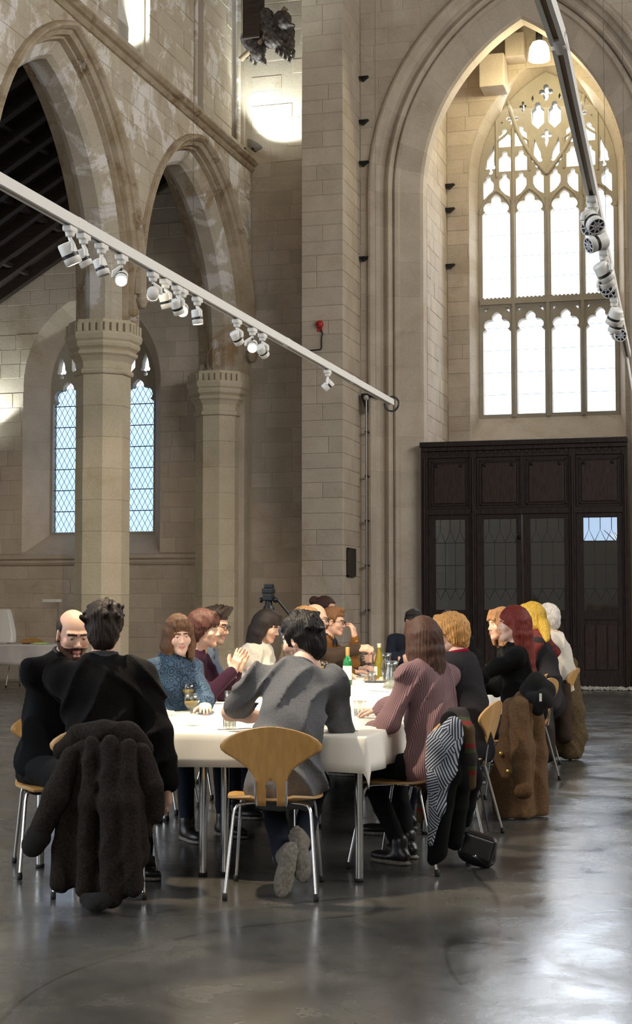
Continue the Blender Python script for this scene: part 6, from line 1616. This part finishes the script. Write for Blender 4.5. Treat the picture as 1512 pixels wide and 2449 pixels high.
def pinstripe():
    m, nt, b = new_mat('pink_pinstripe_shirt'); N, L = nt.nodes, nt.links
    at = N.new('ShaderNodeAttribute'); at.attribute_name = 'stripe'
    mu = N.new('ShaderNodeMath'); mu.operation = 'MULTIPLY'; mu.inputs[1].default_value = 2*PI/0.0095; L.new(at.outputs['Fac'], mu.inputs[0])
    si = N.new('ShaderNodeMath'); si.operation = 'SINE'; L.new(mu.outputs[0], si.inputs[0])
    mr = N.new('ShaderNodeMapRange'); mr.inputs[1].default_value = -1; mr.inputs[2].default_value = 1; L.new(si.outputs[0], mr.inputs[0])
    r = N.new('ShaderNodeValToRGB'); e = r.color_ramp.elements; e[0].position = 0.2; e[0].color = (0.115, 0.045, 0.058, 1); e[1].position = 0.55; e[1].color = (0.225, 0.155, 0.16, 1)
    L.new(mr.outputs[0], r.inputs['Fac']); L.new(r.outputs['Color'], b.inputs['Base Color']); b.inputs['Roughness'].default_value = 0.85; b.inputs['Specular IOR Level'].default_value = 0.15; return m
PINKS = pinstripe()
REDP = mat('red_patterned_wool', (0.22, 0.012, 0.012), 0.9, noise=0.2, scale=40, color2=(0.03, 0.01, 0.01)); OFFW = cloth('off_white_wool', (0.55, 0.51, 0.45)); TAN = cloth('tan_knit', (0.30, 0.20, 0.12))
FRAME = mat('dark_spectacle_frame', (0.015, 0.012, 0.011), 0.3)
FLAT = dict(curl=0.18, thumb=0.5)
PE = []
def P_(key, *a, **k):
    t, J = person(*a, **k); PE.append((key, t, J)); return t, J
P_('bald', 'bald bearded man in a black shirt, smiling down at the near left corner', -3.49, 7.31, -PI/2-0.42, BLACK, (0.035, 0.022, 0.016), 'fringe_side', rh=(-3.28, 7.52, 0.775), lh=(-3.20, 7.70, 0.775), lean=13, side=0, twist=0, head=(-24, -16, 0), trousers=M['trousers_black'], lk=dict(beard=(0.07, 0.03, 0.018), smile=1.0, seed=2, lids=0.8), collar=('shirt', GREYC), bulk=1.04, cup=0.016, sc=1.02, headdrop=0.03)
P_('jacket', 'man in a black jacket, back to the camera, a long dark coat on his chair', -3.01, 6.92, 0.24, JACKET, (0.020, 0.012, 0.008), 'messy', lean=6, side=-2, head=(6, -6, 0), rh=(-2.686, 6.950, 0.498), lh=(-3.20, 7.42, 0.775), bulk=1.20, sc=1.0, headdrop=-0.005, shd=0.085, cup=0.022, wr=0.020, hem=0.03, collar=('shirt', GREYC), topname='jacket', lk=dict(seed=5), rhand=dict(dir=(0.05, 0.15, -1), back=(1, 0, 0.1), curl=0.4), relb=(0.7, -0.6, 0), lelb=(-0.9, -0.3, 0.1))
P_('blue', 'woman with a brown bob in a blue swirl-patterned jumper, smiling at the camera', -3.43, 8.82, -PI/2-0.62, paisley(), (0.085, 0.042, 0.021), 'bob', fem=True, lean=10, head=(-20, -8, 3), sc=0.93, bulk=0.98, lk=dict(smile=1.0, seed=7, fr=0.034, hl=-0.15, lids=0.62), skin=SKIN2, collar=None, lh=(-3.08, 8.55, 0.775), rh=(-3.3, 8.42, 0.74), cup=0.014)
P_('plum', 'auburn-haired woman in a plum top clapping her hands', -3.63, 9.55, -PI/2-0.02, PLUM, (0.045, 0.015, 0.010), 'pixie', fem=True, lean=14, head=(0, -3, 0), sc=0.97, lk=dict(smile=1.0, seed=9), rh=(-3.24, 9.53, 0.93), lh=(-3.24, 9.60, 0.93), rhand=dict(dir=(0.1, 0.35, 0.9), back=(1, -0.2, 0.0), curl=0.12, thumb=0.2), lhand=dict(dir=(-0.1, 0.4, 0.9), back=(-1, -0.2, 0.0), curl=0.12, thumb=0.2), relb=(0.4, -0.1, -1), lelb=(-0.4, -0.1, -1))
P_('quiff', 'man with a dark quiff and glasses in a slate-blue shirt', -3.88, 10.22, -PI/2+0.05, SLATE, (0.022, 0.014, 0.010), 'quiff', lean=20, head=(-6, -12, 0), sc=1.02, glasses=FRAME, lk=dict(seed=3, stubble=True, lids=0.8), sleeve='rolled', collar=('shirt', SLATE), lh=(-3.42, 10.30, 0.775), rh=(-3.45, 10.08, 0.775))
P_('cream', 'woman with long straight dark hair in a cream cap-sleeved top, looking down', -3.73, 11.25, -PI/2-0.05, CREAM, (0.016, 0.010, 0.009), 'straight', fem=True, lean=14, head=(0, -22, 0), sc=0.97, lk=dict(seed=4, hl=-0.27, lids=1.0), sleeve='cap', lh=(-3.38, 11.40, 0.775), rh=(-3.40, 11.15, 0.775), cup=0.016)
P_('grey', 'man in a grey jumper, back to the camera, leaning on the table and looking left', -2.165, 7.16, 0.22, GREYK, (0.010, 0.008, 0.008), 'messy', lean=27, side=5, head=(62, -10, 0), rh=(-2.06, 7.76, 0.775), lh=(-2.36, 7.62, 0.775), sc=1.03, bulk=1.02, cup=0.012, wr=0.022, sleeve='elbow', lk=dict(seed=6, stubble=True), legs='tuck', relb=(0.15, -0.7, -0.9), lelb=(-1.0, -0.35, 0.0), shoe=mat('grey_canvas', (0.16, 0.14, 0.12), 0.8), collar=('crew', GREYK), hem=0.03, skin=SKIN2)
P_('sandy', 'sandy-haired person mostly hidden behind the head of the man in grey', -3.66, 12.1, -PI/2, TAN, (0.26, 0.14, 0.06), 'short', lean=12, head=(0, -10, 0), sc=0.98, near=False)
P_('reach', 'balding grey-haired man with glasses, arm stretched to the olive bottle', -3.80, 12.74, -PI/2+0.05, BROWN, (0.22, 0.20, 0.18), 'fringe_side', lean=16, head=(0, -8, 0), sc=1.03, glasses=FRAME, near=False, lk=dict(seed=8), rh=(-3.255, 12.90, 0.985), rhand=dict(dir=(0.05, 1, 0.05), back=(0.6, 0, 0.8), curl=0.75, thumb=0.9), relb=(0.3, -0.2, -1))
P_('rust', 'brown-haired man with glasses in a rust jacket, hand held to his face', -3.80, 13.45, -PI/2, RUST, (0.16, 0.075, 0.030), 'short', lean=14, head=(0, -8, 0), sc=0.98, glasses=FRAME, near=False, lk=dict(seed=11), lh=(-3.43, 13.50, 1.07), lhand=dict(dir=(-0.2, -0.25, 1), back=(0.2, 1, 0.1), curl=0.5), lelb=(-0.2, 0.3, -1), collar=('shirt', NAVY))
P_('bun', 'dark-haired person with a pinned bun behind the man in the rust jacket', -4.02, 14.3, -PI/2, BROWN, (0.045, 0.018, 0.012), 'bun', fem=True, lean=6, head=(-5, 0, 0), sc=1.09, near=False, lk=dict(seed=12))
P_('end', 'dark-haired man in black with folded arms at the far end', -3.32, 14.98, PI+0.12, NAVY, (0.012, 0.010, 0.010), 'short', lean=22, side=-13, head=(-18, -14, 0), sc=1.0, near=False, lk=dict(seed=13, lids=0.9), rh=(-3.22, 14.58, 0.84), lh=(-3.48, 14.58, 0.82), rhand=dict(dir=(-1, 0.1, 0.1), back=(0, 1, 0.3)), lhand=dict(dir=(1, 0.1, 0.1), back=(0, 1, 0.3)))
P_('half', 'dark-haired person at the far end, half hidden behind the blonde woman', -2.70, 15.02, PI, BLACK, (0.014, 0.011, 0.010), 'short', lean=10, side=14, head=(0, -10, 0), sc=0.94, near=False, lk=dict(seed=14))
P_('stripe', 'woman with long brown hair in a pink pinstriped shirt, back turned', -1.60, 7.97, 0.98, PINKS, (0.052, 0.023, 0.016), 'straight', fem=True, lean=8, side=3, head=(-8, -6, 0), sc=0.95, headdrop=0.02, lk=dict(seed=15, hl=-0.33), lh=(-1.93, 8.02, 0.705), rh=(-2.0, 8.36, 0.775), trousers=M['trousers_black'], cup=0.014, wr=0.016, hem=0.02, stripes=True, lelb=(-0.6, -0.9, -0.3), skin=SKIN2, legs='side', lhand=dict(curl=0.4, dir=(0.1, 1, 0.1)))
P_('blonde', 'woman with short blonde hair and glasses in a charcoal cardigan', -1.60, 9.03, 1.40, CHAR, (0.48, 0.25, 0.085), 'pixie', fem=True, lean=8, head=(30, -4, 0), sc=0.97, headdrop=0.03, bulk=1.03, glasses=FRAME, lk=dict(seed=16), collar=('crew', CRIM), skin=SKIN2, cup=0.012)
P_('red', 'woman with long red hair in black, turned to her neighbour', -1.50, 10.50, 1.64, BLACK, (0.13, 0.016, 0.010), 'long', fem=True, lean=2, head=(8, 0, 0), sc=0.98, lk=dict(smile=0.6, seed=17, hl=-0.46, fringe=False), lh=(-1.98, 10.2, 0.80), skin=SKIN2)
P_('fawn', 'woman with light brown hair leaning forward beyond the red-haired woman', -1.64, 11.98, 2.0, BLACK, (0.26, 0.13, 0.06), 'bob', fem=True, lean=18, head=(14, -4, 0), sc=1.0, near=False, lk=dict(smile=1.0, seed=18, hl=-0.18))
P_('yellow', 'person in a yellow headscarf and red patterned jacket', -1.66, 13.12, 1.55, CHAR, (0.36, 0.23, 0.03), 'bob', fem=True, lean=8, head=(0, -4, 0), sc=1.02, near=False, lk=dict(seed=19, hl=-0.20), cup=0.02)
P_('white', 'white-haired person in an off-white jacket at the far right', -1.60, 13.86, 1.55, OFFW, (0.50, 0.47, 0.44), 'pixie', fem=True, lean=10, head=(0, -6, 0), sc=1.0, near=False, lk=dict(seed=20), cup=0.02)
for key, t, J in PE:
    if key == 'yellow':
        for ch in t.children:
            if ch.name.startswith('hair'): ch.name = 'headscarf'
        lo = np.minimum(J['Sl'], J['Sr']) - 0.25; f = Field(lo, np.maximum(J['Sl'], J['Sr']) + 0.25, 0.014)
        f.cap(J['Sl'], J['nb'], 0.085, 0.09, 0.04).cap(J['nb'], J['Sr'], 0.09, 0.085, 0.04).cap(J['nb'], J['nb'] + np.array((0, -0.14, -0.14)), 0.09, 0.06, 0.05); f.cap(J['Sl'], J['Sl']*0.6 + J['El']*0.4, 0.085, 0.07, 0.03); f.warp(wrinkle(5), 0.012); V, Q = f.mesh(); fmesh('shawl', [(V, Q, 0)], REDP, t)
        f = Field(J['nb'] - 0.3, J['nb'] + 0.3, 0.014); f.cap(J['nb'] + np.array((-0.05, -0.06, 0.1)), J['nb'] + np.array((-0.16, -0.10, -0.02)), 0.06, 0.035, 0.03); f.warp(wrinkle(6), 0.01); V, Q = f.mesh(); fmesh('headscarf_end', [(V, Q, 0)], hair_color((0.36, 0.23, 0.03)), t)
# ================================================================== COATS, SCARVES, BAG
COATD = cloth('dark_brown_black_wool', (0.019, 0.0145, 0.012), noise=0.35, scale=90); FUR = mat('black_fur', (0.008, 0.007, 0.007), 1.0, noise=0.5, scale=300, bump=1.0)
def soft(name, pts_list, m, parent, h=0.013, k=0.03, warp=0.005, sd=1, pad=0.16):
    allp = np.array([p for pts, rs in pts_list for p in pts]); lo = allp.min(0) - pad; lo[2] = max(lo[2], 0.004)
    f = Field(lo, allp.max(0) + pad, h)
    for pts, rs in pts_list:
        rs = rs if isinstance(rs, (list, tuple)) else [rs]*len(pts)
        f.chain(pts, rs, k)
    if warp: f.warp(wrinkle(sd, 34), warp)
    f.plane_cut((0, 0, 0.012), (0, 0, -1))
    V, Q = f.mesh(); return fmesh(name, [(V, Q, 0)], m, parent)
cw = thing('draped_coat', 'long dark brown coat hanging over the chair of the man in the black jacket', 'coat')
cf = []
for i, (p, q, w) in enumerate((((-2.979, 6.500, 0.691), (-3.028, 6.460, 0.107), 0.042), ((-2.938, 6.520, 0.719), (-2.969, 6.500, 0.154), 0.036), ((-2.875, 6.470, 0.738), (-2.875, 6.420, 0.097), 0.044), ((-2.858, 6.540, 0.738), (-2.845, 6.500, 0.057), 0.036), ((-2.785, 6.470, 0.748), (-2.744, 6.400, 0.065), 0.046), ((-2.769, 6.540, 0.737), (-2.735, 6.500, 0.081), 0.036), ((-2.703, 6.480, 0.730), (-2.653, 6.430, 0.116), 0.044), ((-2.687, 6.540, 0.695), (-2.651, 6.520, 0.231), 0.038))):
    m1 = tuple(p[k]*0.6 + q[k]*0.4 - (0.015 if k == 1 else 0) for k in range(3)); cf.append(([p, m1, q], [w*0.8, w, w*1.08]))
for p, q in (((-2.966, 6.560, 0.686), (-2.989, 6.500, 0.143)), ((-2.893, 6.560, 0.698), (-2.881, 6.490, 0.094)), ((-2.821, 6.560, 0.700), (-2.791, 6.490, 0.080)), ((-2.753, 6.570, 0.691), (-2.703, 6.510, 0.137))): cf.append(([p, q], [0.055, 0.065]))
soft('coat_body', cf, COATD, cw, k=0.035, warp=0.007, sd=3)
soft('collar', [([(-3.070, 6.580, 0.691), (-2.987, 6.580, 0.757), (-2.853, 6.560, 0.784), (-2.737, 6.580, 0.772), (-2.673, 6.600, 0.709)], [0.045, 0.055, 0.055, 0.055, 0.045])], COATD, cw, k=0.02, sd=4, pad=0.1)
soft('sleeve', [([(-2.987, 6.500, 0.663), (-3.024, 6.420, 0.501), (-3.117, 6.400, 0.300)], [0.055, 0.062, 0.052])], COATD, cw, k=0.02, sd=5)
soft('sleeve', [([(-2.673, 6.550, 0.695), (-2.617, 6.550, 0.546), (-2.616, 6.580, 0.420)], [0.05, 0.055, 0.05]), ([(-2.655, 6.560, 0.525), (-2.644, 6.560, 0.337)], [0.045, 0.03])], COATD, cw, k=0.02, sd=6)
soft('fur_trim', [([(-2.858, 6.380, 0.059), (-2.786, 6.340, 0.056), (-2.744, 6.380, 0.065)], [0.032, 0.045, 0.03])], FUR, cw, k=0.01, warp=0.006, sd=8, pad=0.1)
soft('cuff', [([(-3.101, 6.400, 0.323), (-3.126, 6.400, 0.284)], [0.058, 0.056])], FUR, cw, k=0.01, warp=0.003, sd=9, pad=0.1)

jk = thing('draped_jacket', 'black jacket with navy and white striped lining hung on the right-hand chair', 'coat')
soft('jacket_body', [([(-1.473, 7.750, 0.774), (-1.484, 7.720, 0.512), (-1.524, 7.720, 0.113)], [0.05, 0.065, 0.04]), ([(-1.448, 7.850, 0.756), (-1.443, 7.850, 0.479), (-1.473, 7.850, 0.159)], [0.05, 0.07, 0.05]), ([(-1.423, 7.950, 0.717), (-1.408, 7.980, 0.466), (-1.438, 7.980, 0.249)], [0.045, 0.06, 0.04]), ([(-1.493, 7.700, 0.410), (-1.555, 7.700, 0.083)], [0.045, 0.030])], BLACK, jk, k=0.03, sd=12)
def lining():
    m, nt, b = new_mat('navy_white_stripe_lining'); N, L = nt.nodes, nt.links
    tc = N.new('ShaderNodeTexCoord'); v = N.new('ShaderNodeTexVoronoi'); v.inputs['Scale'].default_value = 7.5; L.new(tc.outputs['Object'], v.inputs['Vector'])
    sp = N.new('ShaderNodeSeparateColor'); L.new(v.outputs['Color'], sp.inputs[0])
    an = N.new('ShaderNodeMath'); an.operation = 'MULTIPLY'; an.inputs[1].default_value = 2.4; L.new(sp.outputs[0], an.inputs[0])
    vr = N.new('ShaderNodeVectorRotate'); vr.rotation_type = 'Y_AXIS'; L.new(tc.outputs['Object'], vr.inputs['Vector']); L.new(an.outputs[0], vr.inputs['Angle'])
    w = N.new('ShaderNodeTexWave'); w.bands_direction = 'Z'; w.inputs['Scale'].default_value = 24; L.new(vr.outputs[0], w.inputs['Vector'])
    r = N.new('ShaderNodeValToRGB'); e = r.color_ramp.elements; e[0].position = 0.40; e[0].color = (0.016, 0.02, 0.035, 1); e[1].position = 0.56; e[1].color = (0.33, 0.35, 0.40, 1)
    L.new(w.outputs['Fac'], r.inputs['Fac']); L.new(r.outputs['Color'], b.inputs['Base Color']); b.inputs['Roughness'].default_value = 0.8; b.inputs['Specular IOR Level'].default_value = 0.2; return m
LIN = lining()
soft('striped_lining', [([(-1.435, 7.660, 0.760), (-1.506, 7.620, 0.678), (-1.537, 7.620, 0.563)], [0.045, 0.055, 0.038]), ([(-1.477, 7.620, 0.648), (-1.503, 7.620, 0.502), (-1.514, 7.620, 0.356), (-1.549, 7.630, 0.177)], [0.06, 0.058, 0.038, 0.018]), ([(-1.424, 7.660, 0.708), (-1.443, 7.640, 0.522)], [0.04, 0.025])], LIN, jk, k=0.03, sd=14, warp=0.006)
def scarf_mat():
    m, nt, b = new_mat('olive_red_plaid'); N, L = nt.nodes, nt.links
    tc = N.new('ShaderNodeTexCoord'); v = N.new('ShaderNodeTexWave'); v.bands_direction = 'Z'; v.inputs['Scale'].default_value = 1.3; v.inputs['Distortion'].default_value = 2.0
    L.new(tc.outputs['Object'], v.inputs['Vector']); r = N.new('ShaderNodeValToRGB'); r.color_ramp.interpolation = 'CONSTANT'
    e = r.color_ramp.elements; e[0].position = 0; e[0].color = (0.075, 0.045, 0.016, 1); e[1].position = 0.35; e[1].color = (0.14, 0.010, 0.010, 1)
    q = e.new(0.62); q.color = (0.035, 0.045, 0.018, 1); q = e.new(0.85); q.color = (0.02, 0.015, 0.015, 1)
    L.new(v.outputs['Fac'], r.inputs['Fac']); L.new(r.outputs['Color'], b.inputs['Base Color']); b.inputs['Roughness'].default_value = 0.95; return m
sf = thing('plaid_scarf', 'olive, red and green plaid scarf over the back of the striped jacket', 'scarf')
soft('scarf_cloth', [([(-1.515, 7.800, 0.763), (-1.467, 7.800, 0.810), (-1.414, 7.780, 0.809), (-1.371, 7.720, 0.736), (-1.355, 7.720, 0.600), (-1.355, 7.740, 0.451)], [0.022, 0.030, 0.034, 0.032, 0.028, 0.020])], scarf_mat(), sf, k=0.02, sd=16, warp=0.004)
soft('scarf_end', [([(-1.627, 7.850, 0.494), (-1.636, 7.850, 0.376), (-1.646, 7.850, 0.258)], [0.02, 0.024, 0.022])], scarf_mat(), sf, k=0.02, sd=17, warp=0.003)
hb_ = thing('handbag', 'small black leather handbag hanging by its strap from the right-hand chair', 'bag')
BAGM = mat('black_bag_leather', (0.010, 0.010, 0.012), 0.28, coat=0.3)
f = Field(np.array((-1.373, 8.020, 0.099)) - 0.2, np.array((-1.373, 8.020, 0.099)) + 0.2, 0.008)
Rb = roty(0.28); f.box((-1.373, 8.020, 0.099), (0.092, 0.05, 0.078), Rb, rd=0.035, k=0.01); f.ell(np.array((-1.373, 8.020, 0.099)) + Rb @ np.array((0, 0, -0.03)), (0.10, 0.062, 0.062), Rb, k=0.03)
V, Q = f.mesh(); fmesh('bag_body', [(V, Q, 0)], BAGM, hb_)
f = Field(np.array((-1.364, 7.970, 0.146)) - 0.16, np.array((-1.364, 7.970, 0.146)) + 0.16, 0.008); f.box(np.array((-1.373, 8.020, 0.099)) + Rb @ np.array((0, -0.048, 0.012)), (0.090, 0.016, 0.062), Rb, rd=0.014, k=0.01); V, Q = f.mesh(); fmesh('flap', [(V, Q, 0)], BAGM, hb_)
MB().tube([(-1.445, 8.020, 0.135), (-1.451, 8.060, 0.368), (-1.437, 8.120, 0.714), (-1.415, 8.120, 0.737), (-1.387, 8.080, 0.477), (-1.319, 8.030, 0.182)], 0.006, 6).build('strap', BAGM, hb_)
MB().lathe([(0, 0), (0.010, 0.001), (0.010, 0.006), (0, 0.008)], 10, np.array((-1.373, 8.020, 0.099)) + Rb @ np.array((0, -0.063, -0.035)), axis=(0, -1, 0)).build('clasp', M['steel'], hb_)

bc = thing('draped_coat', 'brown wool overcoat with gold buttons on the third chair of the right side', 'coat')
BRW = cloth('brown_wool', (0.115, 0.066, 0.034), noise=0.2, scale=90)
soft('coat_body', [([(-1.487, 9.950, 0.707), (-1.501, 9.900, 0.415), (-1.497, 9.840, 0.037)], [0.055, 0.07, 0.065]), ([(-1.418, 10.000, 0.759), (-1.414, 9.950, 0.413), (-1.412, 9.880, 0.009)], [0.055, 0.075, 0.075]), ([(-1.350, 10.100, 0.727), (-1.339, 10.100, 0.401), (-1.316, 10.000, 0.031)], [0.05, 0.065, 0.065]), ([(-1.514, 9.900, 0.415), (-1.572, 9.880, 0.229), (-1.541, 9.880, 0.070)], [0.05, 0.045, 0.06])], BRW, bc, h=0.012, k=0.05, sd=21, warp=0.005)
soft('sleeve', [([(-1.411, 9.800, 0.718), (-1.397, 9.760, 0.431), (-1.380, 9.740, 0.203)], [0.065, 0.068, 0.060])], BRW, bc, h=0.011, k=0.02, sd=22, warp=0.006)
for i, p in enumerate(((-1.531, 9.800, 0.416), (-1.485, 9.790, 0.307))):
    MB().lathe([(0, 0.004), (0.012, 0.003), (0.014, 0.0), (0.012, -0.004), (0, -0.005)], 12, p, axis=(0, -1, 0)).build('button', mat('brass_button', (0.55, 0.38, 0.10), 0.3, metal=0.8), bc)
bs = thing('black_scarf', 'bundled black scarf with a white tag on top of the brown overcoat', 'scarf')
soft('bundle', [([(-1.378, 9.950, 0.816), (-1.316, 9.950, 0.870), (-1.254, 9.950, 0.818), (-1.243, 9.900, 0.741)], [0.045, 0.06, 0.055, 0.045]), ([(-1.350, 9.900, 0.771), (-1.265, 9.860, 0.764), (-1.292, 9.860, 0.689)], [0.04, 0.05, 0.035])], FUR, bs, k=0.025, sd=24, warp=0.010)
MB().box(-0.008, 0.008, -0.001, 0.001, -0.025, 0.025).build('tag', M['label'], bs).location = (-1.275, 9.800, 0.778)
kc = thing('draped_coat', 'khaki brown coat over the farthest chair on the right', 'coat')
KH = cloth('khaki_wool', (0.085, 0.060, 0.032), noise=0.25, scale=70)
soft('coat_body', [([(-1.601, 13.900, 0.795), (-1.617, 13.750, 0.424), (-1.632, 13.700, 0.097)], [0.07, 0.09, 0.075]), ([(-1.539, 13.950, 0.831), (-1.514, 13.750, 0.426), (-1.521, 13.650, 0.068)], [0.06, 0.11, 0.08]), ([(-1.511, 13.950, 0.637), (-1.472, 13.750, 0.207), (-1.475, 13.700, 0.065)], [0.05, 0.085, 0.06])], KH, kc, h=0.014, k=0.05, sd=27, warp=0.006)
soft('lining_fold', [([(-1.559, 13.650, 0.651), (-1.565, 13.600, 0.217)], [0.05, 0.07])], BROWN, kc, h=0.014, k=0.03, sd=28)
dk = thing('draped_coat', 'dark coat hanging low between the brown overcoat and the khaki one', 'coat')
soft('coat_body', [([(-1.645, 12.900, 0.515), (-1.629, 12.800, 0.144)], [0.07, 0.09])], cloth('dark_grey_wool', (0.03, 0.026, 0.026)), dk, h=0.014, sd=29)
soft('hem', [([(-1.659, 12.800, 0.229), (-1.595, 12.780, 0.130)], [0.07, 0.06])], cloth('dark_grey_hem', (0.022, 0.02, 0.02)), dk, h=0.014, sd=30)
